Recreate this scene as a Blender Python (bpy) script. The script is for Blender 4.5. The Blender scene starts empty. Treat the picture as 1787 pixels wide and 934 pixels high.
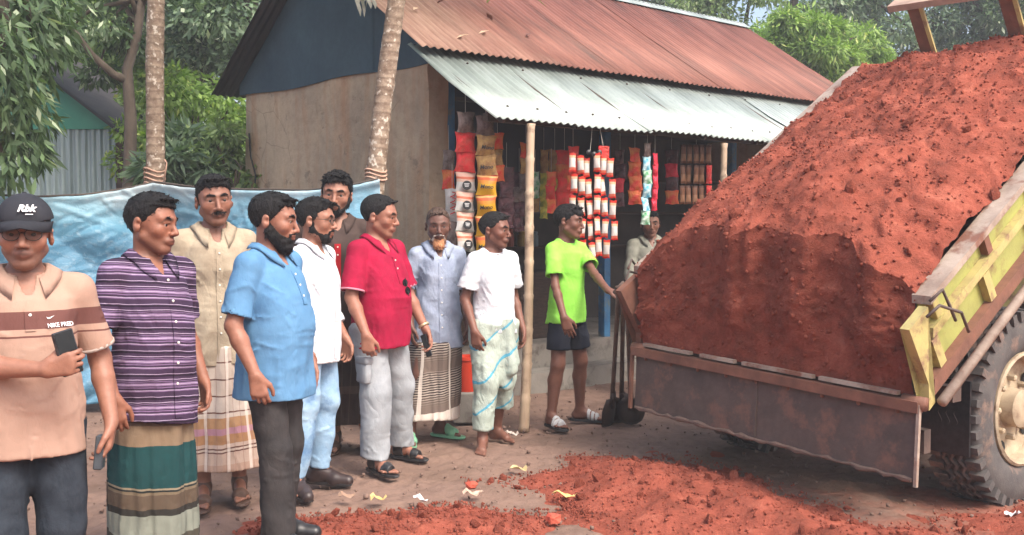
import bpy, bmesh, math, random
import numpy as np
from mathutils import Vector, Matrix

# ------------------------------------------------------------------ camera, sky, sun, exposure
SC = bpy.context.scene
COL = SC.collection
F = 1750.0; CX = 893.5; CY = 467.0; CAMH = 1.52
PITCH = math.atan2(75.0, F)
cam_d = bpy.data.cameras.new("camera"); cam = bpy.data.objects.new("camera", cam_d); COL.objects.link(cam)
cam_d.sensor_width = 36.0; cam_d.lens = 36.0 * F / 1787.0
cam_d.clip_start = 0.05; cam_d.clip_end = 2000
cam.location = (0, 0, CAMH); cam.rotation_euler = (math.pi / 2 - PITCH, 0, 0)
SC.camera = cam
SUN_EL = math.radians(52); SUN_AZ = math.radians(138)      # azimuth clockwise from +Y
w = bpy.data.worlds.new("World"); SC.world = w; w.use_nodes = True
nt = w.node_tree; bg = nt.nodes["Background"]
sky = nt.nodes.new("ShaderNodeTexSky"); sky.sky_type = 'NISHITA'; sky.sun_disc = False
sky.sun_elevation = SUN_EL; sky.sun_rotation = SUN_AZ; sky.air_density = 1.0; sky.dust_density = 6.0; sky.ozone_density = 0.6
nt.links.new(sky.outputs[0], bg.inputs[0]); bg.inputs[1].default_value = 0.15
sun_d = bpy.data.lights.new("sun", 'SUN'); sun = bpy.data.objects.new("sun", sun_d); COL.objects.link(sun)
sun_d.energy = 0.9; sun_d.angle = math.radians(18); sun_d.color = (1.0, 0.97, 0.93)
sdir = Vector((math.sin(SUN_AZ) * math.cos(SUN_EL), math.cos(SUN_AZ) * math.cos(SUN_EL), math.sin(SUN_EL)))
sun.rotation_euler = sdir.to_track_quat('Z', 'Y').to_euler(); sun.location = (0, -5, 30)
SC.view_settings.view_transform = 'Standard'; SC.view_settings.look = 'None'
SC.view_settings.exposure = 1.33; SC.view_settings.gamma = 1.0; SC.view_settings.use_curve_mapping = False

# ------------------------------------------------------------------ helpers
def at(px, py, Y):
    """world point seen at photo pixel (px,py) at world distance Y"""
    xc = (px - CX) / F; yc = -(py - CY) / F
    d = Vector((xc, math.cos(PITCH) + yc * math.sin(PITCH), -math.sin(PITCH) + yc * math.cos(PITCH)))
    d *= Y / d.y
    return Vector((d.x, d.y, d.z + CAMH))
def tag(o, label=None, cat=None, group=None, kind=None):
    if label: o["label"] = label
    if cat: o["category"] = cat
    if group: o["group"] = group
    if kind: o["kind"] = kind
    return o
def empty(name, loc=(0, 0, 0), rz=0.0, parent=None):
    o = bpy.data.objects.new(name, None); COL.objects.link(o); o.empty_display_size = 0.1
    o.location = loc; o.rotation_euler = (0, 0, rz)
    if parent: o.parent = parent
    return o
def mk(name, verts, faces, mat=None, parent=None, smooth=False, mats=None, midx=None):
    me = bpy.data.meshes.new(name)
    if isinstance(verts, np.ndarray):
        nv = len(verts); fa = np.asarray(faces, dtype=np.int32); nf, k = fa.shape
        me.vertices.add(nv); me.vertices.foreach_set("co", verts.astype(np.float32).ravel())
        me.loops.add(nf * k); me.loops.foreach_set("vertex_index", fa.ravel())
        me.polygons.add(nf); me.polygons.foreach_set("loop_start", np.arange(0, nf * k, k, dtype=np.int32))
        me.polygons.foreach_set("loop_total", np.full(nf, k, dtype=np.int32))
        me.update(calc_edges=True)
    else:
        me.from_pydata([tuple(v) for v in verts], [], [tuple(f) for f in faces]); me.update()
    if smooth: me.polygons.foreach_set("use_smooth", np.ones(len(me.polygons), dtype=bool))
    for m in (mats or ([mat] if mat else [])): me.materials.append(m)
    if midx is not None: me.polygons.foreach_set("material_index", np.asarray(midx, dtype=np.int32))
    o = bpy.data.objects.new(name, me); COL.objects.link(o)
    if parent: o.parent = parent
    return o
class MB:
    """collects simple shapes for ONE mesh object"""
    def __init__(s): s.v = []; s.f = []
    def add(s, vs, fs):
        b = len(s.v); s.v += [Vector(v) for v in vs]; s.f += [tuple(b + i for i in f) for f in fs]; return s
    def box(s, lo, hi, M=None, bev=0.0):
        x0, y0, z0 = lo; x1, y1, z1 = hi
        if bev <= 0:
            vs = [(x0,y0,z0),(x1,y0,z0),(x1,y1,z0),(x0,y1,z0),(x0,y0,z1),(x1,y0,z1),(x1,y1,z1),(x0,y1,z1)]
            fs = [(3,2,1,0),(4,5,6,7),(0,1,5,4),(1,2,6,5),(2,3,7,6),(3,0,4,7)]
        else:
            b = min(bev, (x1-x0)*.45, (y1-y0)*.45, (z1-z0)*.45); bm = bmesh.new(); bmesh.ops.create_cube(bm, size=1)
            for v in bm.verts: v.co = Vector(((x0+x1)/2 + v.co.x*(x1-x0), (y0+y1)/2 + v.co.y*(y1-y0), (z0+z1)/2 + v.co.z*(z1-z0)))
            bmesh.ops.bevel(bm, geom=bm.edges[:], offset=b, segments=1, affect='EDGES', profile=.5)
            bm.verts.index_update(); vs = [v.co.copy() for v in bm.verts]; fs = [tuple(v.index for v in f.verts) for f in bm.faces]; bm.free()
        if M is not None: vs = [M @ Vector(v) for v in vs]
        return s.add(vs, fs)
    def beam(s, a, b, wx, wy, up=(0, 0, 1)):
        a = Vector(a); b = Vector(b); d = (b - a); L = d.length; d.normalize(); up = Vector(up)
        x = d.cross(up)
        if x.length < 1e-4: x = d.cross(Vector((1, 0, 0)))
        x.normalize(); y = x.cross(d); vs = []
        for p in (a, b):
            for sx, sy in ((-1,-1),(1,-1),(1,1),(-1,1)): vs.append(p + x*sx*wx/2 + y*sy*wy/2)
        return s.add(vs, [(3,2,1,0),(4,5,6,7),(0,1,5,4),(1,2,6,5),(2,3,7,6),(3,0,4,7)])
    def tube(s, pts, rs, n=8, cap=True):
        pts = [Vector(p) for p in pts]; rs = rs if hasattr(rs, '__len__') else [rs]*len(pts); vs = []; fs = []
        u = None
        for i, p in enumerate(pts):
            d = (pts[min(i+1, len(pts)-1)] - pts[max(i-1, 0)]).normalized()
            if u is None:
                u = d.cross(Vector((0, 0, 1)));
                if u.length < 1e-3: u = d.cross(Vector((1, 0, 0)))
                u.normalize()
            else: u = (u - d*u.dot(d)).normalized()
            w_ = d.cross(u)
            for k in range(n):
                a = 2*math.pi*k/n; vs.append(p + (u*math.cos(a) + w_*math.sin(a))*rs[i])
        for i in range(len(pts)-1):
            for k in range(n):
                k2 = (k+1) % n; fs.append((i*n+k, i*n+k2, (i+1)*n+k2, (i+1)*n+k))
        if cap: fs.append(tuple(range(n))[::-1]); fs.append(tuple(range((len(pts)-1)*n, len(pts)*n)))
        return s.add(vs, fs)
    def lathe(s, prof, n=16, M=None, close=False):
        vs = []; fs = []
        for r, z in prof:
            for k in range(n):
                a = 2*math.pi*k/n; p = Vector((r*math.cos(a), r*math.sin(a), z)); vs.append(M @ p if M is not None else p)
        m = len(prof)
        for i in range(m if close else m-1):
            j = (i+1) % m
            for k in range(n):
                k2 = (k+1) % n; fs.append((i*n+k, i*n+k2, j*n+k2, j*n+k))
        if not close: fs.append(tuple(range(n))[::-1]); fs.append(tuple(range((m-1)*n, m*n)))
        return s.add(vs, fs)
    def build(s, name, mat, parent=None, smooth=False):
        return mk(name, s.v, s.f, mat, parent, smooth)
def sm_auto(o, ang=40):
    me = o.data; me.polygons.foreach_set("use_smooth", np.ones(len(me.polygons), dtype=bool))
    try: me.set_sharp_from_angle(angle=math.radians(ang))
    except Exception: pass
    return o
def copy_tree(o, parent=None):
    c = o.copy(); COL.objects.link(c); c.parent = parent
    for ch in [k for k in bpy.data.objects if k.parent == o]: copy_tree(ch, c)
    return c
def srgb(r, g, b):
    f = lambda c: (c/255/12.92) if c/255 <= .04045 else ((c/255+.055)/1.055)**2.4
    return (f(r), f(g), f(b))

# ------------------------------------------------------------------ materials
class NT:
    def __init__(s, name):
        s.m = bpy.data.materials.new(name); s.m.use_nodes = True; s.t = s.m.node_tree
        s.b = s.t.nodes["Principled BSDF"]; s.co = s.t.nodes.new("ShaderNodeTexCoord")
    def n(s, typ, **k):
        nd = s.t.nodes.new(typ)
        for a, v in k.items(): setattr(nd, a, v)
        return nd
    def l(s, a, b): s.t.links.new(a, b)
    def noise(s, scale, detail=4, rough=.55, vec=None, stretch=None, dist=0.0):
        nd = s.n("ShaderNodeTexNoise"); nd.inputs["Scale"].default_value = scale; nd.inputs["Detail"].default_value = detail
        nd.inputs["Roughness"].default_value = rough; nd.inputs["Distortion"].default_value = dist
        v = vec or s.co.outputs["Object"]
        if stretch:
            mp = s.n("ShaderNodeMapping"); mp.inputs["Scale"].default_value = stretch; s.l(v, mp.inputs[0]); v = mp.outputs[0]
        s.l(v, nd.inputs["Vector"]); return nd.outputs["Fac"]
    def ramp(s, fac, stops, mode='LINEAR'):
        r = s.n("ShaderNodeValToRGB"); cr = r.color_ramp; cr.interpolation = mode
        while len(cr.elements) < len(stops): cr.elements.new(.5)
        for e, (p, c) in zip(cr.elements, sorted(stops, key=lambda q: q[0])):
            e.position = p; e.color = (*c[:3], 1)
        s.l(fac, r.inputs[0]); return r.outputs[0]
    def math(s, op, a, b=None):
        m = s.n("ShaderNodeMath", operation=op)
        for i, v in enumerate((a, b)):
            if v is None: continue
            if isinstance(v, (int, float)): m.inputs[i].default_value = v
            else: s.l(v, m.inputs[i])
        return m.outputs[0]
    def mix(s, fac, a, b, mode='MIX'):
        m = s.n("ShaderNodeMixRGB", blend_type=mode)
        for i, v in enumerate((fac, a, b)):
            if isinstance(v, (int, float)): m.inputs[i].default_value = v
            elif isinstance(v, tuple): m.inputs[i].default_value = (*v[:3], 1)
            else: s.l(v, m.inputs[i])
        return m.outputs[0]
    def axis(s, i):
        sp = s.n("ShaderNodeSeparateXYZ"); s.l(s.co.outputs["Object"], sp.inputs[0]); return sp.outputs[i]
    def color(s, c):
        if isinstance(c, tuple): s.b.inputs["Base Color"].default_value = (*c[:3], 1)
        else: s.l(c, s.b.inputs["Base Color"])
    def bump(s, h, strength=.3, dist=.01):
        bp = s.n("ShaderNodeBump"); bp.inputs["Strength"].default_value = strength; bp.inputs["Distance"].default_value = dist
        s.l(h, bp.inputs["Height"])
        old = s.b.inputs["Normal"].links
        if old: s.l(old[0].from_socket, bp.inputs["Normal"])
        s.l(bp.outputs[0], s.b.inputs["Normal"])
    def set(s, rough=.8, metal=0.0, spec=None, sheen=None):
        s.b.inputs["Roughness"].default_value = rough; s.b.inputs["Metallic"].default_value = metal
        if spec is not None: s.b.inputs["Specular IOR Level"].default_value = spec
        return s.m
_MC = {}
def mat(name, c1, c2=None, scale=6, rough=.75, bump=.0, bscale=40, metal=0, spec=None, lo=.35, hi=.7, bdist=.01, stretch=None, c3=None, scale3=2.0):
    if name in _MC: return _MC[name]
    t = NT(name)
    if c2 is not None:
        col = t.ramp(t.noise(scale, 6, .6, stretch=stretch), [(lo, c1), (hi, c2)])
        if c3 is not None: col = t.mix(t.ramp(t.noise(scale3, 5, .65), [(.52, (0,0,0)), (.66, (1,1,1))]), col, c3)
        t.color(col)
    else: t.color(c1)
    if bump: t.bump(t.noise(bscale, 5, .6, stretch=stretch), bump, bdist)
    _MC[name] = t.set(rough, metal, spec); return _MC[name]
# ------------------------------------------------------------------ implicit surfaces (bodies, clothes)
def smin(a, b, k):
    if k <= 1e-6: return np.minimum(a, b)
    h = np.maximum(k - np.abs(a - b), 0) / k
    return np.minimum(a, b) - h * h * k * .25
class Field:
    def __init__(s, lo, hi, dx, zfine=(), dz=None):
        s.x = np.arange(lo[0], hi[0] + dx, dx, dtype=np.float32); s.y = np.arange(lo[1], hi[1] + dx, dx, dtype=np.float32)
        zs = [lo[2]]; base = dz or dx
        while zs[-1] < hi[2]:
            st = base
            for a, b, d in zfine:
                if a - .02 <= zs[-1] <= b: st = min(st, d)
            zs.append(zs[-1] + st)
        s.z = np.array(zs, dtype=np.float32)
        s.F = np.full((len(s.x), len(s.y), len(s.z)), .08, dtype=np.float32)
    def sub(s, lo, hi):
        sl = []; g = []
        for ax, a, b in ((s.x, lo[0], hi[0]), (s.y, lo[1], hi[1]), (s.z, lo[2], hi[2])):
            i = max(0, int(np.searchsorted(ax, a)) - 1); j = min(len(ax), int(np.searchsorted(ax, b)) + 1)
            if j <= i: return None
            sl.append(slice(i, j)); g.append(ax[i:j])
        return tuple(sl), g[0][:, None, None], g[1][None, :, None], g[2][None, None, :]
    def put(s, r, fn, k, op='add', pad=.02):
        lo, hi = r; m = k + pad
        q = s.sub([c - m for c in lo], [c + m for c in hi])
        if q is None: return
        sl, X, Y, Z = q; d = fn(X, Y, Z).astype(np.float32)
        if op == 'add': s.F[sl] = smin(s.F[sl], d, k)
        else: s.F[sl] = -smin(-s.F[sl], d, k)
    def cone(s, a, b, ra, rb, k=.01, op='add', cut=None, cut2=None, disp=None, flat=None):
        a = np.array(a, float); b = np.array(b, float); d = b - a; L2 = max(float(d @ d), 1e-9); R = max(ra, rb)
        def fn(X, Y, Z):
            px, py, pz = X - a[0], Y - a[1], Z - a[2]
            t = np.clip((px*d[0] + py*d[1] + pz*d[2]) / L2, 0, 1)
            r = ra + (rb - ra) * t
            qx, qy, qz = px - t*d[0], py - t*d[1], pz - t*d[2]
            if flat is not None:
                nrm, fac = flat; h = qx*nrm[0] + qy*nrm[1] + qz*nrm[2]; e = (1/fac - 1)
                qx = qx + nrm[0]*h*e; qy = qy + nrm[1]*h*e; qz = qz + nrm[2]*h*e
            dd = np.sqrt(qx*qx + qy*qy + qz*qz) - r
            if disp is not None: dd = dd + disp(X, Y, Z)
            for c in (cut, cut2):
                if c is not None:
                    p, n = c; dd = np.maximum(dd, (X-p[0])*n[0] + (Y-p[1])*n[1] + (Z-p[2])*n[2])
            return dd
        s.put((np.minimum(a, b) - R, np.maximum(a, b) + R), fn, k, op)
    def sph(s, c, r, k=.01, op='add'): s.cone(c, c, r, r, k, op)
    def ell(s, c, r, k=.01, op='add', R=None, cutfn=None, disp=None):
        c = np.array(c, float); r = np.array(r, float); m = float(r.min())
        Rm = np.eye(3) if R is None else np.array(R, float)
        def fn(X, Y, Z):
            px, py, pz = X - c[0], Y - c[1], Z - c[2]
            qx = (Rm[0,0]*px + Rm[1,0]*py + Rm[2,0]*pz) / r[0]; qy = (Rm[0,1]*px + Rm[1,1]*py + Rm[2,1]*pz) / r[1]; qz = (Rm[0,2]*px + Rm[1,2]*py + Rm[2,2]*pz) / r[2]
            l = np.sqrt(qx*qx + qy*qy + qz*qz) + 1e-6
            g = np.sqrt((qx/r[0])**2 + (qy/r[1])**2 + (qz/r[2])**2) + 1e-6
            d = l*(l - 1)/g
            d = np.where(l < .3, -m*.7, d)
            if disp is not None: d = d + disp(X, Y, Z)
            if cutfn is not None: d = np.maximum(d, cutfn(X, Y, Z))
            return d
        ext = np.sqrt(((Rm * r[None, :])**2).sum(1))
        s.put((c - ext, c + ext), fn, k, op)
    def stack(s, keys, k=.02, op='add', p=2.0, grow=0.0, disp=None, cutfn=None):
        """keys: (z, rx, ry, cx, cy) stacked ellipses"""
        K = np.array(sorted(keys), float); R = float((K[:, 1:3].max()) + grow + .03)
        def fn(X, Y, Z):
            z = Z[0, 0]
            rx = np.interp(z, K[:, 0], K[:, 1])[None, None, :] + grow; ry = np.interp(z, K[:, 0], K[:, 2])[None, None, :] + grow
            cx = np.interp(z, K[:, 0], K[:, 3])[None, None, :]; cy = np.interp(z, K[:, 0], K[:, 4])[None, None, :]
            q = (np.abs((X-cx)/rx)**p + np.abs((Y-cy)/ry)**p)**(1/p)
            d = (q - 1)*np.minimum(rx, ry)
            if disp is not None: d = d + disp(X, Y, Z)
            d = np.maximum(d, np.maximum(K[0, 0] - Z, Z - K[-1, 0]))
            if cutfn is not None: d = np.maximum(d, cutfn(X, Y, Z))
            return d
        c = K[:, 3:5]
        s.put(((c[:, 0].min()-R, c[:, 1].min()-R, K[0, 0]), (c[:, 0].max()+R, c[:, 1].max()+R, K[-1, 0])), fn, k, op)
    def probe_front(s, x, z, sign=-1):
        """y of the front (-y) surface at x,z"""
        i = int(np.clip(np.searchsorted(s.x, x), 0, len(s.x)-1)); k = int(np.clip(np.searchsorted(s.z, z), 0, len(s.z)-1))
        c = s.F[i, :, k]; w = np.where(c < 0)[0]
        if not len(w): return 0.0
        j = w[0]
        if j == 0: return float(s.y[0])
        a, b = c[j-1], c[j]; return float(s.y[j-1] + (s.y[j]-s.y[j-1])*a/(a-b))
    def mesh(s):
        Fv = s.F
        Fv[0] = Fv[-1] = .05; Fv[:, 0] = Fv[:, -1] = .05; Fv[:, :, 0] = Fv[:, :, -1] = .05
        ins = Fv < 0
        c = ins[:-1, :-1, :-1].astype(np.int8)
        tot = sum(ins[i:ins.shape[0]-1+i, j:ins.shape[1]-1+j, k:ins.shape[2]-1+k].astype(np.int8) for i in (0,1) for j in (0,1) for k in (0,1))
        act = (tot > 0) & (tot < 8); I, J, K = np.nonzero(act); n = len(I)
        idx = np.full(act.shape, -1, dtype=np.int32); idx[I, J, K] = np.arange(n)
        V = {(i, j, k): Fv[I+i, J+j, K+k] for i in (0,1) for j in (0,1) for k in (0,1)}
        acc = np.zeros((n, 3)); cnt = np.zeros(n)
        cs = list(V)
        for a in cs:
            for ax in range(3):
                if a[ax] == 1: continue
                b = list(a); b[ax] = 1; b = tuple(b); fa, fb = V[a], V[b]
                cr = (fa < 0) != (fb < 0); t = np.where(cr, fa/np.where(cr, fa-fb, 1), 0)
                for q in range(3): acc[:, q] += np.where(cr, a[q] + (t if q == ax else 0), 0)
                cnt += cr
        acc /= np.maximum(cnt, 1)[:, None]
        out = np.empty((n, 3), dtype=np.float32)
        for q, (ax, ii) in enumerate(((s.x, I), (s.y, J), (s.z, K))): out[:, q] = ax[ii] + acc[:, q]*(ax[ii+1]-ax[ii])
        Q = []
        for ax in range(3):
            a = ins[tuple(slice(0, -1) if q == ax else slice(1, -1) for q in range(3))]
            b = ins[tuple(slice(1, None) if q == ax else slice(1, -1) for q in range(3))]
            for flip, msk in ((0, a & ~b), (1, b & ~a)):
                P = np.nonzero(msk); P = [P[q] + (0 if q == ax else 1) for q in range(3)]
                u, v = [(1, 2), (2, 0), (0, 1)][ax]
                def cell(du, dv):
                    W = [p.copy() for p in P]; W[u] -= du; W[v] -= dv; return idx[W[0], W[1], W[2]]
                q4 = np.stack([cell(1, 1), cell(0, 1), cell(0, 0), cell(1, 0)], 1)
                Q.append(q4[:, ::-1] if flip else q4)
        return out, np.concatenate(Q)
def creases(Fd, lines):
    """raise sharp cloth folds along polylines [(pts, amp, width)] of an existing field"""
    D = np.zeros_like(Fd.F)
    for pts, amp, w in lines:
        n = len(pts) - 1
        for i in range(n):
            a, b = np.array(pts[i], float), np.array(pts[i+1], float); m = 3.2*w
            q = Fd.sub(np.minimum(a, b) - m, np.maximum(a, b) + m)
            if q is None: continue
            sl, X, Y, Z = q; d = b - a; L2 = max(float(d @ d), 1e-9)
            t = np.clip(((X-a[0])*d[0] + (Y-a[1])*d[1] + (Z-a[2])*d[2])/L2, 0, 1)
            r2 = ((X-a[0]-t*d[0])**2 + (Y-a[1]-t*d[1])**2 + (Z-a[2]-t*d[2])**2)/(w*w)
            u = (i + t)/n; tp = np.sin(np.pi*np.clip(.06 + .9*u, 0, 1))**.7
            v = (np.exp(-r2) - .55*np.exp(-r2/5.0))*tp*amp
            D[sl] = np.where(np.abs(v) > np.abs(D[sl]), v, D[sl])
    Fd.F -= D
def fnoise(seed, freq, amp, n=5, aniso=(1, 1, 1)):
    """cheap smooth noise: a sum of warped sines"""
    r = np.random.RandomState(seed); D = r.normal(size=(n, 3)); D /= np.linalg.norm(D, axis=1)[:, None]
    D = D*np.array(aniso)[None]*freq*r.uniform(.6, 1.6, size=(n, 1)); ph = r.uniform(0, 6.28, n); E = r.normal(size=(n, 3))*freq*.35
    def f(X, Y, Z):
        o = 0
        for i in range(n):
            o = o + np.sin(D[i,0]*X + D[i,1]*Y + D[i,2]*Z + ph[i] + 1.2*np.sin(E[i,0]*X + E[i,1]*Y + E[i,2]*Z))
        return o*(amp/math.sqrt(n))
    return f
def ridged(seed, freq, amp, n=3, aniso=(1, 1, 1)):
    f = fnoise(seed, freq, 1.0, n, aniso)
    return lambda X, Y, Z: amp*(np.abs(f(X, Y, Z)) - .6)
# ------------------------------------------------------------------ people
def skin_mat():
    t = NT("skin"); a = t.n("ShaderNodeAttribute"); a.attribute_name = "Col"
    n = t.noise(42, 6, .7); c = t.mix(.6, a.outputs["Color"], t.mix(1.0, a.outputs["Color"], t.ramp(n, [(.3, (.72,.70,.70)), (.7, (1.12,1.1,1.08))]), 'MULTIPLY'))
    t.color(c); t.bump(t.noise(260, 3, .6), .12, .002); t.bump(t.noise(34, 4, .6), .35, .006)
    t.b.inputs["Subsurface Weight"].default_value = .08; t.b.inputs["Subsurface Radius"].default_value = (.012, .004, .002)
    return t.set(.5, 0, .4)
SKIN = skin_mat()
def hair_mat(name, c):
    t = NT(name); n = t.noise(70, 4, .7, stretch=(1, 1, .35)); t.color(t.ramp(n, [(.3, tuple(x*.55 for x in c)), (.7, tuple(min(1, x*1.7) for x in c))]))
    t.bump(t.noise(110, 4, .7, stretch=(1, 1, .3)), .9, .012); return t.set(.6, 0, .22)
HAIR = hair_mat("black_hair", (.009, .0085, .009)); HAIR_OLD = hair_mat("brown_grey_hair", (.07, .045, .035)); HENNA = hair_mat("henna_beard", (.40, .19, .095)); GREYB = hair_mat("grey_beard", (.32, .28, .25))
EYEW = mat("eye_white", (.30, .25, .23), rough=.25); EYEB = mat("eye_iris", (.012, .008, .006), rough=.2)
NAIL = None
def Rz(a): return np.array(Matrix.Rotation(a, 3, 'Z'))
def Rx(a): return np.array(Matrix.Rotation(a, 3, 'X'))
def Ry(a): return np.array(Matrix.Rotation(a, 3, 'Y'))
def nz(v): v = np.array(v, float); return v/np.linalg.norm(v)
def ik(S, W, L1, L2, pole):
    S = np.array(S, float); W = np.array(W, float); d = W - S; D = np.linalg.norm(d)
    if D > (L1+L2)*.995: W = S + d*(L1+L2)*.995/D; d = W - S; D = np.linalg.norm(d)
    u = d/D; a = (L1*L1 - L2*L2 + D*D)/(2*D); h = math.sqrt(max(L1*L1 - a*a, 0))
    p = np.array(pole, float); p = p - u*(p @ u); p /= np.linalg.norm(p)
    return S + u*a + p*h, W
def crease(t, wr, st=(1, 1, .6)):
    """soft crumple plus sharp ridged creases"""
    t.bump(t.noise(13, 4, .55, stretch=st, dist=.4), wr*.9, .022)
    r = t.math('POWER', t.math('ABSOLUTE', t.math('SUBTRACT', t.noise(4.6, 2, .5, stretch=(1.3, 1.3, .8), dist=.4), .5)), .8); t.bump(r, min(1, wr*.55), .05)
    t.bump(t.noise(45, 4, .6, stretch=(.6, .6, 1.3), dist=.3), wr*.35, .006)
def cloth(name, c1, c2=None, rough=.85, wr=.5, scale=9, weave=True, spec=.2):
    """plain cloth with soft crumple and a little soiling"""
    if name in _MC: return _MC[name]
    t = NT(name); c1 = tuple(x*.72 for x in c1); c2 = tuple(x*.72 for x in c2) if c2 else tuple(x*.82 for x in c1)
    t.color(t.ramp(t.noise(scale, 5, .6), [(.35, c2), (.68, c1)]))
    crease(t, wr)
    if weave: t.bump(t.noise(320, 2, .5), .25, .002)
    _MC[name] = t.set(rough, 0, spec); return _MC[name]
def bands(name, lo, hi, stops, rough=.88, slant=(0, 0), wr=.5, vert=None, warp=.012, soil=.25, period=None, amt=None):
    """horizontal bands on object Z; vert=(freq, colour, width) adds vertical lines round the body"""
    t = NT(name); z = t.axis(2); x = t.axis(0); y = t.axis(1)
    z = t.math('ADD', z, t.math('ADD', t.math('MULTIPLY', x, slant[0]), t.math('MULTIPLY', y, slant[1])))
    z = t.math('ADD', z, t.math('MULTIPLY', t.math('SUBTRACT', t.noise(5, 3), .5), warp*2))
    f = t.math('DIVIDE', t.math('SUBTRACT', z, lo), hi - lo)
    if period: f = t.math('FRACT', f)
    c = t.ramp(f, [(p, tuple(x*.74 for x in q)) for p, q in stops], 'CONSTANT')
    if vert:
        for fr, vc, wd, am in vert:
            an = t.math('ARCTAN2', y, x); g = t.math('FRACT', t.math('MULTIPLY', t.math('ADD', an, t.math('MULTIPLY', t.noise(4, 2), .15)), fr/6.2832))
            c = t.mix(t.math('MULTIPLY', t.math('LESS_THAN', g, wd), am), c, vc)
    c = t.mix(soil, c, t.mix(1.0, c, t.ramp(t.noise(10, 5, .6), [(.35, (.55,.52,.5)), (.65, (1.05,1.05,1.05))]), 'MULTIPLY'))
    t.color(c); crease(t, wr, (1, 1, .45)); t.bump(t.noise(320, 2, .5), .2, .002)
    return t.set(rough, 0, .2)

KEYS = [(.78,.130,.095,.01),(.86,.152,.115,.012),(.94,.146,.108,.004),(1.02,.132,.100,0),(1.10,.135,.102,0),(1.20,.145,.110,-.004),(1.275,.145,.105,0),(1.32,.128,.092,.008),(1.355,.095,.074,.016),(1.385,.068,.060,.020)]
PEOPLE = {}
def person(key, label, px, D, H, yaw, hyaw, pitch=0, skin=(.23,.095,.055), girth=1.0, belly=0.0, arms=None, feet=None, hair=None, beard=None, brow=1.0,
           shirt=None, bottom=None, shoes=None, roll=0, sit=0.0, z0=0.0, lean=0.0, shoulders=1.0, hscale=1.0, stub=.0, group="men standing in a row", seed=0, ground=None, cap=False):
    s = H/1.65*.985; g = girth*.97; skin = (skin[0]*.97, skin[1]*1.06, skin[2]*1.12); base = at(px, 467, D); base.z = z0
    lift = .018 if shoes and shoes[0] in ('sandal', 'slide', 'shoe') else 0.0
    root = empty("person", (base.x, base.y, z0), math.radians(yaw)); tag(root, label, "person", group)
    Minv = (Matrix.Translation(root.location) @ Matrix.Rotation(math.radians(yaw), 4, 'Z')).inverted()
    loc = lambda p: np.array(Minv @ at(*p))
    rng = random.Random(seed+7); dz = -sit + lift
    sc = lambda v: np.array([v[0]*s*g, v[1]*s*g, v[2]*s + dz])
    keys = []
    for z, rx, ry, cy in KEYS:
        b = belly*math.exp(-((z - 1.04)/.15)**2)
        keys.append((z*s + dz, (rx + b*.18)*s*g, (ry + b*.5)*s*g, 0.0, (cy - b*.5)*s + lean*max(0, z-.9)))
    # joints
    sh = {}; A = {}
    for sd, sg in (('L', 1), ('R', -1)):
        S = np.array([sg*.168*s*g*shoulders, (.012)*s + lean*.45, 1.325*s + dz]); sh[sd] = S
        a = (arms or {}).get(sd, {})
        if 'w' in a: W = loc(a['w'])
        else: W = np.array([sg*(.168*g*shoulders + .058 + belly*.30 + a.get('out', 0))*s, a.get('y', -.05)*s, .835*s + dz])
        E, W = ik(S, W, .285*s, .25*s, a.get('pole', (sg*.35, 1, -.1)))
        f = nz(a.get('f', (0, -.12, -1))); nn = np.array(a.get('n', (-sg, .25, 0)), float); nn = nz(nn - f*(nn @ f))
        A[sd] = dict(S=S, E=E, W=W, f=f, n=nn, curl=a.get('curl', .35), sg=sg, thumb=a.get('thumb', .0))
    feet = feet or {'L': (.10, .02, 12), 'R': (-.10, -.02, -12)}
    LG = {}
    for sd, sg in (('L', 1), ('R', -1)):
        fx, fy, fa = feet[sd]
        if abs(fx) > 5:
            q = Minv @ at(fx, fy, CAMH*F/(fy - 392.0)); fx, fy, fa = q.x/s, q.y/s, fa - yaw
        Hh = np.array([sg*.088*s*g, .005, .86*s + dz]); An = np.array([fx*s, fy*s, .078*s + lift])
        Kn, An2 = ik(Hh, An, .397*s, .390*s, (sg*.12, -1, 0)); LG[sd] = dict(H=Hh, K=Kn, A=An, yaw=math.radians(fa))
    hs = H/1.65*hscale*1.085; HC = np.array([0, -.012*s + lean*.72, H - .130*hs + dz]); HR = Rz(math.radians(hyaw - yaw)) @ Rx(math.radians(pitch)) @ Ry(math.radians(roll))
    hp = lambda x, y, z: HC + HR @ (np.array([x, y, z])*hs)
    # ---- skin, one continuous surface
    pts = [A[q][j] for q in A for j in 'EW'] + [LG[q]['A'] for q in LG] + [LG[q]['K'] for q in LG] + [HC]
    P = np.array(pts); lo = np.minimum(P.min(0), [-.24, -.16, 0]) - .13; hi = np.maximum(P.max(0), [.24, .16, 0]) + .13; lo[2] = -.02; hi[2] = H + dz + .03
    for q in LG: lo[1] = min(lo[1], LG[q]['A'][1] - .25*s)
    hz = [(min(A[q]['W'][2], (A[q]['W'] + A[q]['f']*.2)[2]) - .03, max(A[q]['W'][2], (A[q]['W'] + A[q]['f']*.2)[2]) + .03, .0055) for q in A]
    rf_ = min(1.3, max(1.0, D/5.4)); Fd = Field(lo, hi, .0060*rf_, [(HC[2] - .135*hs, 9, .0046*rf_), (-1, .09, .009)] + hz, .019)
    Fd.stack(keys, .02)
    for q in A:
        a = A[q]; sg = a['sg']
        Fd.cone((sg*.04*s, .026*s + lean*.45, 1.380*s + dz), a['S'] + [0, 0, .0], .034*s, .047*s*g, .045)
        Fd.cone(a['S'], a['E'], .046*s*g, .037*s*g, .02); m = a['E']*.7 + a['W']*.3
        Fd.cone(a['E'], m, .036*s*g, .038*s*g, .02); Fd.cone(m, a['W'], .038*s*g, .0255*s, .02)
        hand(Fd, a, s)
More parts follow.
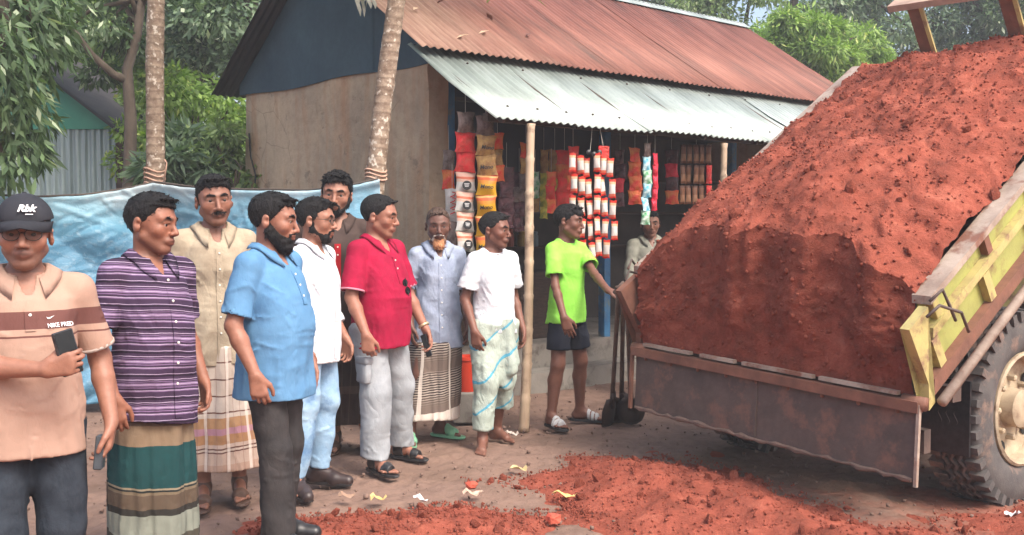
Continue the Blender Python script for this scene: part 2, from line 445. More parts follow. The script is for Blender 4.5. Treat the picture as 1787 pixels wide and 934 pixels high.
    for q in LG:
        l = LG[q]; Fd.cone(l['H'], l['K'], .078*s*g, .054*s, .03); m = l['K']*.68 + l['A']*.32 + np.array([0, .012, 0])
        Fd.cone(l['K'], m, .052*s, .053*s, .02); Fd.cone(m, l['A'], .053*s, .034*s, .02); foot(Fd, l, s, lift)
    nb = np.array([0, .022*s + lean*.5, 1.362*s + dz])
    Fd.cone(hp(0, .018, -.055), nb, .047*hs*min(max(g, .92), 1.08), .056*s*min(max(g, .92), 1.10), .025)
    head(Fd, hp, hs, HR, g, belly, np.random.RandomState(seed*13+5))
    v, f4 = Fd.mesh(); body = mk("body", v, f4, SKIN, root, True)
    # colour per vertex: lips, stubble, brows, lighter palms and soles
    hl = ((v - HC) @ HR)/hs; col = np.tile(np.array(skin), (len(v), 1)); x, y, z = hl.T
    inh = (z > -.13) & (np.abs(x) < .1) & (np.abs(y) < .13)
    def blend(m, c, ): col[:] = col*(1-m[:, None]) + np.array(c)[None]*m[:, None]
    sm = lambda d, w_: np.clip(.5 - d/w_, 0, 1)
    dark = tuple(c*.25 + .004 for c in skin)
    lipd = np.sqrt((x/.024)**2 + ((z + .0625)/.0115)**2) - 1; blend(sm(lipd, .7)*inh*(y < -.07)*.75, (skin[0]*.78, skin[1]*.58, skin[2]*.60))
    mline = np.sqrt((x/.022)**2 + ((z + .0622)/.0035)**2) - 1; blend(sm(mline, 1.0)*inh*(y < -.07)*.8, dark)
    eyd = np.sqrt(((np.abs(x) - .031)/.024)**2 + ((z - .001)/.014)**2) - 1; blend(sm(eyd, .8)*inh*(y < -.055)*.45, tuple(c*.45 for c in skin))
    bz = .0225 + .10*(np.abs(x) - .02) - 4.5*np.maximum(np.abs(x) - .033, 0)**2*10
    bd = np.maximum(np.abs(z - bz)/.0058, np.abs(np.abs(x) - .032)/.021) - 1; blend(sm(bd, .9)*inh*(y < -.05)*.88*brow, (.012, .01, .009))
    if stub:
        jaw = np.clip((-.03 - z + .25*np.minimum(y + .05, 0))/.025, 0, 1)*np.clip((.03 - y)/.03, 0, 1)*(z > -.125); must = sm(np.sqrt((x/.03)**2 + ((z + .047)/.009)**2) - 1, .8)*(y < -.07)
        blend(np.clip(jaw*.8 + must, 0, 1)*inh*stub, (.03, .022, .02))
    nos = np.sqrt(((np.abs(x) - .009)/.006)**2 + ((z + .044)/.004)**2 + ((y + .098)/.01)**2) - 1; blend(sm(nos, 1.0)*inh*.7, dark)
    chk = np.sqrt(((np.abs(x) - .042)/.03)**2 + ((z + .025)/.03)**2) - 1; blend(sm(chk, 1.2)*inh*(y < -.03)*.3, (min(1, skin[0]*1.25), skin[1]*1.12, skin[2]*1.08))
    low = np.clip((.06*s - v[:, 2])/.05, 0, 1)*.25; blend(low, (.22, .12, .085))
    at_ = body.data.color_attributes.new("Col", 'FLOAT_COLOR', 'POINT'); at_.data.foreach_set("color", np.concatenate([np.clip(col, 0, 1), np.ones((len(v), 1))], 1).astype(np.float32).ravel())
    # eyes
    for sg in (1, -1):
        c = hp(sg*.031, -.0732, .0005); r = .0122*hs; vs = []; fs = []; mi = []; n1, n2 = 10, 9
        for i in range(n2+1):
            th = math.pi*i/n2
            for k in range(n1):
                a = 2*math.pi*k/n1; d = np.array([math.sin(th)*math.cos(a), -math.cos(th), math.sin(th)*math.sin(a)]); vs.append(c + HR @ d*r)
        for i in range(n2):
            for k in range(n1): k2 = (k+1) % n1; fs.append((i*n1+k, i*n1+k2, (i+1)*n1+k2, (i+1)*n1+k)); mi.append(1 if i < 2 else 0)
        mk("eye", vs, fs, parent=root, smooth=True, mats=[EYEW, EYEB], midx=mi)
    # eyebrows
    nb_ = fnoise(seed+9, 160, .0012, 4); bt = .0042*brow**.5
    for sg in (1, -1):
        Fw = Field(hp(sg*.032, -.085, .026) - .045*hs, hp(sg*.032, -.085, .026) + .045*hs, .005); Fw.cone(hp(sg*.013, -.0925, .0225), hp(sg*.033, -.0885, .0285), bt*hs, bt*1.05*hs, .003, disp=nb_); Fw.cone(hp(sg*.033, -.0885, .0285), hp(sg*.050, -.0735, .0235), bt*1.0*hs, bt*.6*hs, .003, disp=nb_)
        v2, f2 = Fw.mesh()
        if len(f2): v2, f2 = strands(v2, f2, HC, HR, hs, seed+2, 30, .007, (0, -.2, .3), False); mk("eyebrow", v2, f2, HAIR if not hair or hair.get('m', HAIR) is HAIR else HAIR_OLD, root, True)
    # hair
    if hair:
        hm, vol, top, rec, fr = hair.get('m', HAIR), hair.get('vol', .010), hair.get('top', .012), hair.get('rec', 0.0), hair.get('fringe', 0.0)
        Fh = Field(HC - .15*hs, HC + .16*hs, .0055); ns = fnoise(seed, 60, .0016, 5); ns2 = fnoise(seed+3, 190, .0014, 5)
        zmn = lambda yy: np.interp(yy, [-.13,-.092,-.06,-.045,-.02,0,.02,.05,.12], [.076+rec-fr,.074+rec-fr,.066+rec*.7-fr*.8,.054-fr*.3,.018,-.012 if not hair.get('short') else .004,.012,-.035,-.055])
        def cutf(X, Y, Z):
            a, b, c = X-HC[0], Y-HC[1], Z-HC[2]
            hx = (HR[0,0]*a + HR[1,0]*b + HR[2,0]*c)/hs; hy = (HR[0,1]*a + HR[1,1]*b + HR[2,1]*c)/hs; hzz = (HR[0,2]*a + HR[1,2]*b + HR[2,2]*c)/hs
            return (zmn(hy) - hzz)*hs*.8 + ns2(X, Y, Z)*3.0
        dsp = lambda X, Y, Z: ns(X, Y, Z)*hair.get('mess', 1) + ns2(X, Y, Z)*hair.get('mess', 1)
        sv = min(vol, .005)
        Fh.ell(hp(0, .013, .034), np.array([.0735+sv, .092+sv+.002, .082+sv])*hs, 0, R=HR, cutfn=cutf, disp=dsp)
        Fh.ell(hp(0, -.002, .050+top*.55), np.array([.064+vol*.8, .080+vol*.9, .056+top*.5])*hs, .012, R=HR, cutfn=cutf, disp=dsp)
        rt = np.random.RandomState(seed+40); ntf = 0 if hair.get('under') else 170 if not hair.get('short') else 70
        for _ in range(ntf):
            d = rt.normal(size=3); d[2] = abs(d[2])*1.2 + .15; d /= np.linalg.norm(d)
            if d[1] < -.55 and d[2] < .55: d[2] = .62
            b = np.array([0, -.002, .050+top*.55]) + d*np.array([.064+vol*.8, .080+vol*.9, .056+top*.5])*.98
            if b[2] < (.06 + rec if b[1] < -.03 else .03): continue
            e = b + (d*.45 + np.array([rt.normal()*.35, -.75, rt.normal()*.25]))*rt.uniform(.006, .014)*(1.2 if hair.get('mess', 1) > 1 else .9)
            Fh.cone(hp(*b), hp(*e), .0062*hs, .0026*hs, .003)
        if fr: Fh.ell(hp(.01, -.055, .05), np.array([.058, .045, .036])*hs, .015, R=HR, cutfn=cutf, disp=dsp)
        v2, f2 = Fh.mesh(); v2, f2 = (v2, f2) if hair.get('under') else strands(v2, f2, HC, HR, hs, seed, 1000 if not hair.get('short') else 700, (.014 if not hair.get('short') else .008)*hair.get('mess', 1)**.5, (0, -.7, -.25), True); mk("hair", v2, f2, hm, root, True)
    if beard:
        bm_, thick, drop = beard.get('m', HAIR), beard.get('t', .008), beard.get('drop', 0.0)
        Fb = Field(HC - .16*hs, HC + .12*hs, .005); ns = fnoise(seed+5, 150, .0022, 6)
        def cutb(X, Y, Z):
            a, b, c = X-HC[0], Y-HC[1], Z-HC[2]
            hx = (HR[0,0]*a + HR[1,0]*b + HR[2,0]*c)/hs; hy = (HR[0,1]*a + HR[1,1]*b + HR[2,1]*c)/hs; hzz = (HR[0,2]*a + HR[1,2]*b + HR[2,2]*c)/hs
            top_ = np.interp(hy, [-.12,-.085,-.05,-.01,.02], beard.get('top', [-.073,-.072,-.055,-.015,.03]))
            d = np.maximum(hzz - top_, hy - beard.get('back', .015))*hs
            return np.maximum(d, (np.abs(hx) - beard.get('wide', .09))*hs)
        if not beard.get('only_m'):
            Fb.cone(hp(0, -.028, -.045), hp(0, -.060, -.094-drop), (.052+thick)*hs, (.027+thick)*hs, 0, disp=ns)
            for sg in (1, -1): Fb.cone(hp(sg*.052, .0, -.045), hp(sg*.018, -.06, -.09-drop), (.018+thick)*hs, (.020+thick)*hs, .015, disp=ns); Fb.cone(hp(sg*.058, .002, .0), hp(sg*.054, 0, -.05), (.014+thick*.6)*hs, (.018+thick)*hs, .01, disp=ns)
            q = Fb.F.copy(); X, Y, Z = Fb.x[:, None, None], Fb.y[None, :, None], Fb.z[None, None, :]
            Fb.F = np.maximum(q, cutb(X, Y, Z)).astype(np.float32)
        if beard.get('must', 1):
            mt = beard.get('mt', .0065)
            for sg in (1, -1): Fb.cone(hp(sg*.003, -.098, -.049), hp(sg*.026, -.086, -.056), mt*hs, mt*.75*hs, .004, disp=ns)
            if not beard.get('only_m'):
                for sg in (1, -1): Fb.cone(hp(sg*.027, -.085, -.056), hp(sg*.027, -.082, -.085), mt*.8*hs, mt*1.1*hs, .006, disp=ns)
        v2, f2 = Fb.mesh()
        if len(f2): v2, f2 = strands(v2, f2, HC, HR, hs, seed, 420 if not beard.get('only_m') else 120, .012 + .2*thick + .35*drop, (0, -.35, -1.0), False); mk("moustache" if beard.get('only_m') else "beard", v2, f2, bm_, root, True)
    R = dict(rf=rf_, root=root, keys=keys, A=A, LG=LG, s=s, g=g, hp=hp, HR=HR, hs=hs, HC=HC, dz=dz, lean=lean, belly=belly, H=H, lift=lift, seed=seed, nb=nb)
    if bottom: bottom_wear(R, **bottom)
    if shirt: shirt_wear(R, **shirt)
    if shoes: foot_wear(R, *shoes)
    PEOPLE[key] = R
    return R
def head(Fd, hp, hs, HR, g, belly, rv):
    k = hs; fat = (1 + max(0, g - 1)*.6)*rv.uniform(.90, 1.05); nl_ = rv.uniform(-.004, .004); nw = rv.uniform(.82, 1.12); bw = rv.uniform(-.002, .003); lp = rv.uniform(.85, 1.15); ck = rv.uniform(.85, 1.1); chn = rv.uniform(-.005, .004)
    E = lambda c, r, kk, op='add', R=None: Fd.ell(hp(*c), np.array(r)*k, kk*k, op, R=HR if R is None else HR @ R)
    C = lambda a, b, ra, rb, kk, op='add': Fd.cone(hp(*a), hp(*b), ra*k, rb*k, kk*k, op)
    E((0, .012, .032), (.0735, .092, .082), .02)
    E((0, -.034, -.004), (.060*fat, .055, .086), .03)
    C((0, -.030, -.045), (0, -.058, -.092), .051*fat, .024*fat, .025)
    C((0, -.070, -.094 + chn), (0, -.070, -.094 + chn), .017, .017, .015)
    for s in (1, -1):
        C((s*.042, -.055, -.022), (s*.042, -.055, -.022), .024*ck, .024*ck, .02)
        C((s*.050*fat, .002, -.050), (s*.018, -.058, -.092), .019*fat, .017*fat, .02)
        C((s*.046, -.066, .023), (s*.010, -.084, .021), .0105 + bw, .0105 + bw, .012)
        C((s*.031, -.100, .002), (s*.031, -.100, .002), .018, .018, .010, 'sub')
        C((s*.019, -.0855, .0095), (s*.046, -.076, .0065), .0052, .0050, .004)
        C((s*.021, -.0835, -.0100), (s*.043, -.0765, -.009), .0048, .0046, .005)
        C((s*.0122*nw, -.0955, -.0375 + nl_), (s*.0122*nw, -.0955, -.0375 + nl_), .0086*nw, .0086*nw, .005)
        E((s*.0775, .014, -.008), (.009, .020, .031), .006, R=Rz(s*.35))
        C((s*.089, .006, -.004), (s*.089, .008, -.004), .0115, .0115, .005, 'sub')
        C((s*.021, -.0835, -.061), (0, -.0945, -.0575), .004*lp, .0058*lp, .004)
        C((s*.018, -.0835, -.0655), (0, -.0925, -.0690), .0045, .0068, .004)
    C((0, -.0865, .010), (0, -.108, -.033 + nl_), .0074, .0108*nw, .008)
    E((0, -.076, -.060), (.028, .020, .020), .012)
def hand(Fd, a, s):
    W, f, n, sg = a['W'], a['f'], a['n'], a['sg']; h = s*1.02; c0 = a['curl']
    t = np.cross(f, n) if sg < 0 else np.cross(n, f)
    offs = (.029, .0095, -.0105, -.029); ln = (.072, .080, .074, .057); kn = (.088, .092, .087, .078)
    for j in range(4):
        k0 = W + (f*kn[j] + t*offs[j])*h
        Fd.cone(W + (f*.008 + t*offs[j]*.55)*h, k0, .0145*h, .0115*h, .016)
        p = k0; ang = 0.0; fan = t*(.06*(1.5-j))
        for i, fr in enumerate((.45, .30, .25)):
            ang += c0*(1.0 if i else .8)*(1 + .12*j); d = nz(f*math.cos(ang) + n*math.sin(ang) + fan*math.cos(ang))
            q = p + d*ln[j]*fr*h; Fd.cone(p, q, (.0090-.0006*i)*h, (.0086-.0007*i)*h, .003 if i == 0 else .002); p = q
    b = W + (f*.022 + t*.022)*h; d = nz(f*.75 + t*.62 + n*(.25 + a['thumb'])); q = b + d*.046*h; Fd.cone(b, q, .0165*h, .0115*h, .012)
    d2 = nz(f*.92 + t*.18 + n*(.35 + a['thumb'])); q2 = q + d2*.032*h; Fd.cone(q, q2, .0112*h, .0098*h, .003); d3 = nz(f*.95 + n*(.3 + a['thumb']) - t*.1); Fd.cone(q2, q2 + d3*.02*h, .0098*h, .0082*h, .002)
def fl(l, s, x, y, z, lift=0):
    c, sn = math.cos(l['yaw']), math.sin(l['yaw']); A = l['A']; return np.array([A[0] + (c*x - sn*y)*s, A[1] + (sn*x + c*y)*s, z*s + lift])
def foot(Fd, l, s, lift, grow=0, toes=True, k=.012):
    P = lambda x, y, z: fl(l, s, x, y, z, lift)
    sd = 1 if l['H'][0] > 0 else -1
    Fd.cone(P(0, 0, .082), P(0, .030, .035), .034*s+grow, .032*s+grow, .02); Fd.cone(P(0, .035, .030), P(0, -.03, .030), .029*s+grow, .030*s+grow, .02)
    Fd.cone(P(0, -.005, .072), P(sd*-.004, -.10, .028), .033*s+grow, .026*s+grow, .02)
    Fd.cone(P(sd*-.016, -.105, .021), P(sd*.022, -.09, .019), .022*s+grow, .020*s+grow, .02)
    if toes:
        for j in range(5):
            x0 = -.026 + j*.0145; L = (.058, .054, .048, .040, .030)[j]; r = (.0125, .0092, .0088, .0085, .0082)[j]
            Fd.cone(P(sd*x0, -.118 + j*.004, .016), P(sd*(x0*1.08), -.125 - L + j*.006, .011), r*s*1.15, r*s, .004)
    else: Fd.cone(P(sd*-.012, -.12, .022), P(sd*-.004, -.190, .017), .027*s+grow, .020*s+grow, .02)
def limb_lines(a, b, r, rc, n, t0, t1, amp):
    """creases that wrap part of the way round a sleeve or trouser leg"""
    a = np.array(a, float); b = np.array(b, float); u = nz(b - a); x = nz(np.cross(u, [.3, 1, .1])); y = np.cross(u, x); out = []; L = np.linalg.norm(b - a)
    for _ in range(n):
        t = rc.uniform(t0, t1); ph = rc.uniform(0, 6.28); sp = rc.uniform(.9, 2.0); slope = rc.uniform(-.09, .09)
        out.append(([a + u*(t*L + slope*(k/5 - .5)) + (x*math.cos(ph + sp*k/5) + y*math.sin(ph + sp*k/5))*r for k in range(6)], amp*rc.uniform(.6, 1.2), rc.uniform(.009, .014)))
    return out
def bottom_wear(R, kind, mat, top=1.0, hem=.09, loose=.012, flare=.0, wave=1.0, name=None, hem2=None, tuck=None, pocket=None, folds=.006):
    s, g, dz, keys, LG = R['s'], R['g'], R['dz'], R['keys'], R['LG']; root = R['root']; sd = R['seed']
    ks = np.array(keys); P = np.array([LG[q][j] for q in LG for j in 'HKA'])
    lo = np.minimum(P.min(0) - .17, [-.27*g*s, -.30*s, 0]); hi = np.maximum(P.max(0) + .17, [.27*g*s, .25*s, 0]); lo[2] = max(hem*s - .05, -.01) + min(0, dz); hi[2] = top*s + dz + .05
    Fd = Field(lo, hi, .0085*R['rf'])
    ring = lambda z: [float(np.interp(z*s + dz, ks[:, 0], ks[:, i])) for i in (1, 2, 4)]
    if kind == 'trousers' or kind == 'shorts':
        fold = ridged(sd+11, 16, folds, 4, (1, 1, 1.5)); fold2 = fnoise(sd+12, 30, .0022, 4, (1, 1, .6))
        dsp = lambda X, Y, Z: fold(X, Y, Z) + fold2(X, Y, Z)
        kk = []
        for z in [q for q in (.74, .80, .86, .94) if q < top - .005] + [top]:
            rx, ry, cy = ring(max(z, .80)); kk.append((z*s + dz, rx + loose, ry + loose, 0, cy))
        kk[0] = (kk[0][0], kk[0][1]*.85, kk[0][2]*.8, 0, kk[0][4])
        Fd.stack(kk, .02, disp=lambda X, Y, Z: fold2(X, Y, Z))
        for q in LG:
            l = LG[q]; d = nz(l['A'] - l['K'])
            if kind == 'shorts':
                e = l['H'] + (l['K'] - l['H'])*((.86 - hem)/.41); dd = nz(l['K'] - l['H'])
                Fd.cone(l['H'], l['K'], .088*s*g + loose, .088*s*g + loose + flare, .035, cut=(e, dd), disp=dsp)
            else:
                Fd.cone(l['H'] + [0, 0, -.03], l['K'], .080*s*g + loose, .062*s + loose*1.2, .035, disp=dsp)
                hp_ = np.array([l['A'][0], l['A'][1], hem*s + R['lift']]); dn = (0, 0.15, -1)
                Fd.cone(l['K'], l['A'], .062*s + loose*1.2, .050*s + loose + flare, .02, cut=(hp_, dn), disp=dsp)
    elif kind == 'lungi':
        cx = [(LG['L']['A'][0] + LG['R']['A'][0])/2, (LG['L']['A'][1] + LG['R']['A'][1])/2]; kk = []
        sp = abs(LG['L']['A'][0] - LG['R']['A'][0])*.5; spy = abs(LG['L']['A'][1] - LG['R']['A'][1])*.5
        for z in [q for q in (hem, .3, .5, .68, .80, .88) if q < top - .005] + [top]:
            rx, ry, cy = ring(max(z, .8)); u = max(0, (.8 - z)/.8); w0 = 1 - u; rx = max(rx, .166*s*g); ry = max(ry, .120*s*g)
            kk.append((z*s + (dz if z > .5 else dz), rx*(1-.12*u) + loose + flare*u + sp*.25*u, ry*(1+.02*u) + loose + flare*u + spy*.5*u, cx[0]*u, cy*w0 + cx[1]*u))
        pl = fnoise(sd+13, 1, 1, 2); rr = np.random.RandomState(sd+1); ph = rr.uniform(0, 6.28, 5); fq = (5, 8, 11, 17, 3)
        nz1 = fnoise(sd+14, 14, .004, 4, (1, 1, 1.4)); z1 = top*s + dz
        def dsp(X, Y, Z):
            th = np.arctan2(Y - .0, X); u = np.clip((z1 - Z)/.9, 0, 1); o = 0
            tw = 1.1*(u - .3)
            for i in range(5): o = o + np.abs(np.sin((fq[i]*(th + .18*tw*np.sin(2*th + ph[i])) + ph[i])/1.0))*(.4, .35, .3, .18, .45)[i]
            fr = np.exp(-((th + 1.45 + .35*u)/.22)**2)
            return (o - .9)*(.008 + .022*u)*wave - fr*.028*(1 - .2*u) + nz1(X, Y, Z)*wave
        hw = fnoise(sd+15, 9, .010, 3)
        Fd.stack(kk, .0, p=2.2, disp=dsp, cutfn=lambda X, Y, Z: hem*s + .02 + hw(X, Y, 0) + (hem2 or 0)*X - Z)
        if tuck is not None:  # knot at the waist
            y0 = Fd.probe_front(tuck[0], (top-.03)*s + dz); Fd.ell((tuck[0], y0 - .005, (top-.035)*s + dz), (.045, .026, .035), .02); Fd.cone((tuck[0], y0 - .012, (top-.06)*s+dz), (tuck[0]+.02, y0-.015, (top-.30)*s+dz), .024, .034, .02)
    elif kind == 'dhoti':
        fold = ridged(sd+11, 22, .010, 4, (1, 1, .9)); fold2 = ridged(sd+16, 34, .007, 3, (1.6, 1.6, .4))
        dsp = lambda X, Y, Z: fold(X, Y, Z) + fold2(X, Y, Z)
        kk = []
        for z in [q for q in (.50, .62, .72, .80, .88) if q < top - .005] + [top]:
            rx, ry, cy = ring(max(z, .82)); kk.append((z*s + dz, (rx + loose)*(.74 if z < .55 else .95 if z < .7 else 1.0), ry + loose, 0, cy))
        Fd.stack(kk, .02, disp=dsp)
        for q, hm in (('R', hem), ('L', hem2 or hem)):
            l = LG[q]; Fd.cone(l['H'], l['K'], .105*s, .088*s, .05, disp=dsp)
            Fd.cone(l['K'], l['A'], .088*s, (.066 if q == 'R' else .105)*s, .03, cut=((0, 0, hm*s), (0, .25 if q == 'L' else .1, -1)), disp=dsp)
        for (a, b, r0, r1) in (((.03, -.11, .93), (.05, -.15, .55), .022, .045), ((.055, -.10, .95), (.10, -.12, .60), .02, .03), ((-.0, -.11, .90), (.03, -.10, .45), .02, .05)):
            Fd.cone(np.array(a)*s, np.array(b)*s, r0, r1, .03, disp=fold2)
        Fd.ell((.03*s, -.125*s, .95*s), (.05, .03, .045), .02, disp=fold2)
    rc = np.random.RandomState(sd*5+17); lines = []
    if kind in ('trousers', 'shorts'):
        for q in LG:
            l = LG[q]; lines += limb_lines(l['H'], l['K'], .085*s*g + loose, rc, 8, .1, 1.0, .008)
            if kind == 'trousers': lines += limb_lines(l['K'], l['A'], .064*s + loose, rc, 8, -.1, .75, .009) + limb_lines(l['K'], l['A'], .058*s + loose, rc, 8, .78, 1.05, .011)
            for k in range(2): x0 = rc.uniform(-.04, .04); lines.append(([l['H'] + [x0, -(.085*s*g + loose), -.05], l['K'] + [x0, -(.064*s + loose*1.2), .05]], .007, .012))
    elif kind == 'lungi':
        Kk = np.array(sorted(kk))
        def sf(th, z): rx, ry, cx_, cy = (np.interp(z, Kk[:, 0], Kk[:, i]) for i in (1, 2, 3, 4)); return (cx_ + rx*math.cos(th), cy + ry*math.sin(th), z)
        for k in range(26):
            th = rc.uniform(0, 6.28); za = rc.uniform(.35, top)*s + dz; zb = max(hem*s + dz, za - rc.uniform(.2, .55)); dth = rc.uniform(-.45, .45); lines.append(([sf(th + dth*u, za + (zb-za)*u) for u in np.linspace(0, 1, 6)], rc.uniform(.006, .012), rc.uniform(.010, .017)))
    elif kind == 'dhoti':
        for q in LG: l = LG[q]; lines += limb_lines(l['H'], l['K'], .105*s, rc, 12, .0, 1.0, .011) + limb_lines(l['K'], l['A'], .085*s, rc, 10, .0, .9, .011)
    creases(Fd, lines)
    v, f4 = Fd.mesh(); o = mk(name or kind, v, f4, mat, root, True); R['bottom'] = o; R['bF'] = Fd
    return o
def shirt_wear(R, kind, mat, hem=.80, cuff=.72, loose=.016, collar=None, open_=0.0, tuckin=False, sleeve_grow=.013, placket=None, pocket=None, trim=None, name="shirt", buttons=None, hemslant=0.0, wrinkle=1.0, inner=None):
    s, g, dz, keys, A = R['s'], R['g'], R['dz'], R['keys'], R['A']; root = R['root']; sd = R['seed']; lean = R['lean']
    ks = np.array(keys); kk = []
    mrx = float(np.interp(1.04*s+dz, ks[:, 0], ks[:, 1])); mfr = float(np.interp(1.06*s+dz, ks[:, 0], ks[:, 2] - ks[:, 4]))
    for z in (hem-.03, .84, .90, .97, 1.04, 1.10, 1.18, 1.25, 1.30, 1.335, 1.365, 1.39):
        if z < hem - .031: continue
        Z = max(z, .86)*s + dz; rx = float(np.interp(Z, ks[:, 0], ks[:, 1])); ry = float(np.interp(Z, ks[:, 0], ks[:, 2])); cy = float(np.interp(Z, ks[:, 0], ks[:, 4]))
        e = loose*(1.0 if z < 1.25 else .75 if z < 1.33 else .45)
        if z < 1.1:
            rx = max(rx, mrx*.98); fr = max(ry - cy, mfr*(.90 + .1*(z-.8)/.3)); bk = max(ry + cy, .108*s*g); ry = (fr + bk)/2; cy = (bk - fr)/2; e += .006 + .05*max(0, .95 - z)
        kk.append((z*s + dz, rx + e, ry + e, 0, cy))
    pts = np.array([A[q][j] for q in A for j in ('S', 'E', 'W')]); lo = np.minimum(pts.min(0) - .1, [-.27, -.33, 0]); hi = np.maximum(pts.max(0) + .1, [.27, .25, 0]); lo[2] = hem*s + dz - .08; hi[2] = 1.50*s + dz
    lo[2] = min(lo[2], pts[:, 2].min() - .05) if cuff > 1 else lo[2]
    Fd = Field(lo, hi, .0074*R['rf'])
    f1 = ridged(sd+21, 15, .009*wrinkle, 3, (.7, .7, 1.4)); f2 = fnoise(sd+22, 26, .0032*wrinkle, 4, (1.2, 1.2, .7)); f3 = ridged(sd+23, 24, .008*wrinkle, 3, (1.2, 1.2, .35))
    zb = 1.02*s + dz
    def dsp(X, Y, Z):
        low = np.clip((1.22*s + dz - Z)/.25, 0, 1); vlow = np.clip((zb - Z)/.2, 0, 1)
        return f1(X, Y, Z)*(.35 + .75*low) + f2(X, Y, Z) + f3(X, Y, Z)*vlow
    hw = fnoise(sd+24, 7, .006, 3)
    Fd.stack(kk, .0, disp=dsp, p=2.15, cutfn=lambda X, Y, Z: hem*s + dz + hemslant*X + hw(X, Y, 0) - Z)
    sl = ridged(sd+25, 26, .0075*wrinkle, 3, (.8, .8, 1.3))
    for q in A:
        a = A[q]; sg = a['sg']; ar = .051*s*g + sleeve_grow
        Fd.cone((sg*.045*s, .026*s + lean*.45, 1.378*s + dz), a['S'], .037*s, .050*s*g + .004, .045)
        Fd.cone(a['S'], a['S'] + (a['E']-a['S'])*.35, .049*s*g + .007, .048*s*g + sleeve_grow*.8, .035)
        u = nz(a['E'] - a['S']); L = np.linalg.norm(a['E'] - a['S'])
        if cuff <= 1:
            e = a['S'] + u*L*cuff; Fd.cone(a['S'] + u*L*.25, a['E'], .048*s*g + sleeve_grow*.7, .048*s*g + sleeve_grow*1.6, .010, cut=(e, u), disp=sl); R.setdefault('cuffs', []).append((e, u, .0475*s*g + sleeve_grow*1.4))
        else:
            Fd.cone(a['S'] + u*L*.25, a['E'], .050*s*g + sleeve_grow, .044*s*g + sleeve_grow, .014, disp=sl)
            u2 = nz(a['W'] - a['E']); L2 = np.linalg.norm(a['W'] - a['E']); e = a['E'] + u2*L2*(cuff-1); Fd.cone(a['E'], a['W'], .044*s*g + sleeve_grow, .032*s + sleeve_grow, .014, cut=(e, u2), disp=sl)
    if cuff <= 1:            # hollow sleeve ends, so the cloth stands off the arm
        for e, u, r in R['cuffs']: Fd.cone(e - u*.045, e + u*.03, r - .024, r - .013, .004, 'sub')
    nb = R['nb']; hp = R['hp']; top = hp(0, .018, -.055)
    nr = .060*s*min(g, 1.15)
    if kind == 'tee':
        Fd.cone(nb + [0, -.012*s, .005], nb + (top-nb)*1.3 + [0, -.02, .03], nr + .008, nr + .03, .004, 'sub')
    else:
        Fd.cone(nb + [0, -.004*s, .01], nb + (top-nb)*1.3 + [0, -.0, .03], nr + .004, nr + .02, .004, 'sub')
        d = open_*s; Fd.cone(nb + [0, -.075*s, .015], nb + [0, -.115*s, -d], .030*s, .004, .004, 'sub')
    Kk = np.array(sorted(kk)); rc = np.random.RandomState(sd*7+31); lines = []
    def surf(th, z):
        rx, ry, cy = (np.interp(z, Kk[:, 0], Kk[:, i]) for i in (1, 2, 4)); return (rx*math.cos(th), cy + ry*math.sin(th), z)
    def line(t0, z0, t1, z1, amp, w, bow=0.0):
        lines.append(([surf(t0 + (t1-t0)*u + bow*math.sin(math.pi*u), (z0 + (z1-z0)*u)*s + dz - bow*.05*math.sin(math.pi*u)) for u in np.linspace(0, 1, 6)], amp*wrinkle, w))
    for sgn in (1, -1):
        c0 = 0.0 if sgn > 0 else math.pi
        for k in range(5):   # from the armpit across the chest and the back
            fb = -1 if rc.rand() < .65 else 1; line(c0 + sgn*fb*.35, 1.25 - .02*k, c0 + sgn*fb*rc.uniform(.8, 1.4), 1.25 - rc.uniform(.06, .30), rc.uniform(.006, .011), rc.uniform(.010, .016), rc.uniform(-.1, .1))
        for k in range(7):   # slanting folds at the waist
            z = rc.uniform(.84, 1.10); line(c0 + rc.uniform(-.5, .3), z, c0 + rc.uniform(-.2, .2) + rc.choice([-1, 1])*rc.uniform(.5, 1.1), z + rc.uniform(-.09, .09), rc.uniform(.006, .011), rc.uniform(.009, .015), rc.uniform(-.15, .15))
    for k in range(12):      # hanging folds over the hem
        th = rc.uniform(0, 6.28); line(th, hem - .01, th + rc.uniform(-.2, .2), hem + rc.uniform(.10, .26), rc.uniform(.006, .012), rc.uniform(.011, .018))
    for k in range(6):       # soft cross folds on the belly
        z = rc.uniform(.92, 1.16); th = -1.57 + rc.uniform(-.5, .5); line(th - rc.uniform(.3, .7), z, th + rc.uniform(.3, .7), z + rc.uniform(-.04, .04), rc.uniform(.004, .007), rc.uniform(.010, .014), rc.uniform(-.1, .1))
    for q in A:              # sleeves
        a = A[q]; lines += limb_lines(a['S'], a['E'], .048*s*g + sleeve_grow, rc, 5, .25, min(cuff, 1.0), .008*wrinkle)
        if cuff > 1: lines += limb_lines(a['E'], a['W'], .04*s*g + sleeve_grow, rc, 6, -.05, cuff - 1, .008*wrinkle)
    creases(Fd, lines)
    v, f4 = Fd.mesh(); o = mk(name, v, f4, mat, root, True); R['sF'] = Fd; R['shirt'] = o
    fy = lambda x, z: Fd.probe_front(x, z)
    if kind == 'tee':
        collar_ring(R, o, trim or mat)
    elif collar: make_collar(R, o, collar, d if open_ else 0.04, fy)
    zt = nb[2] - open_*s*.9
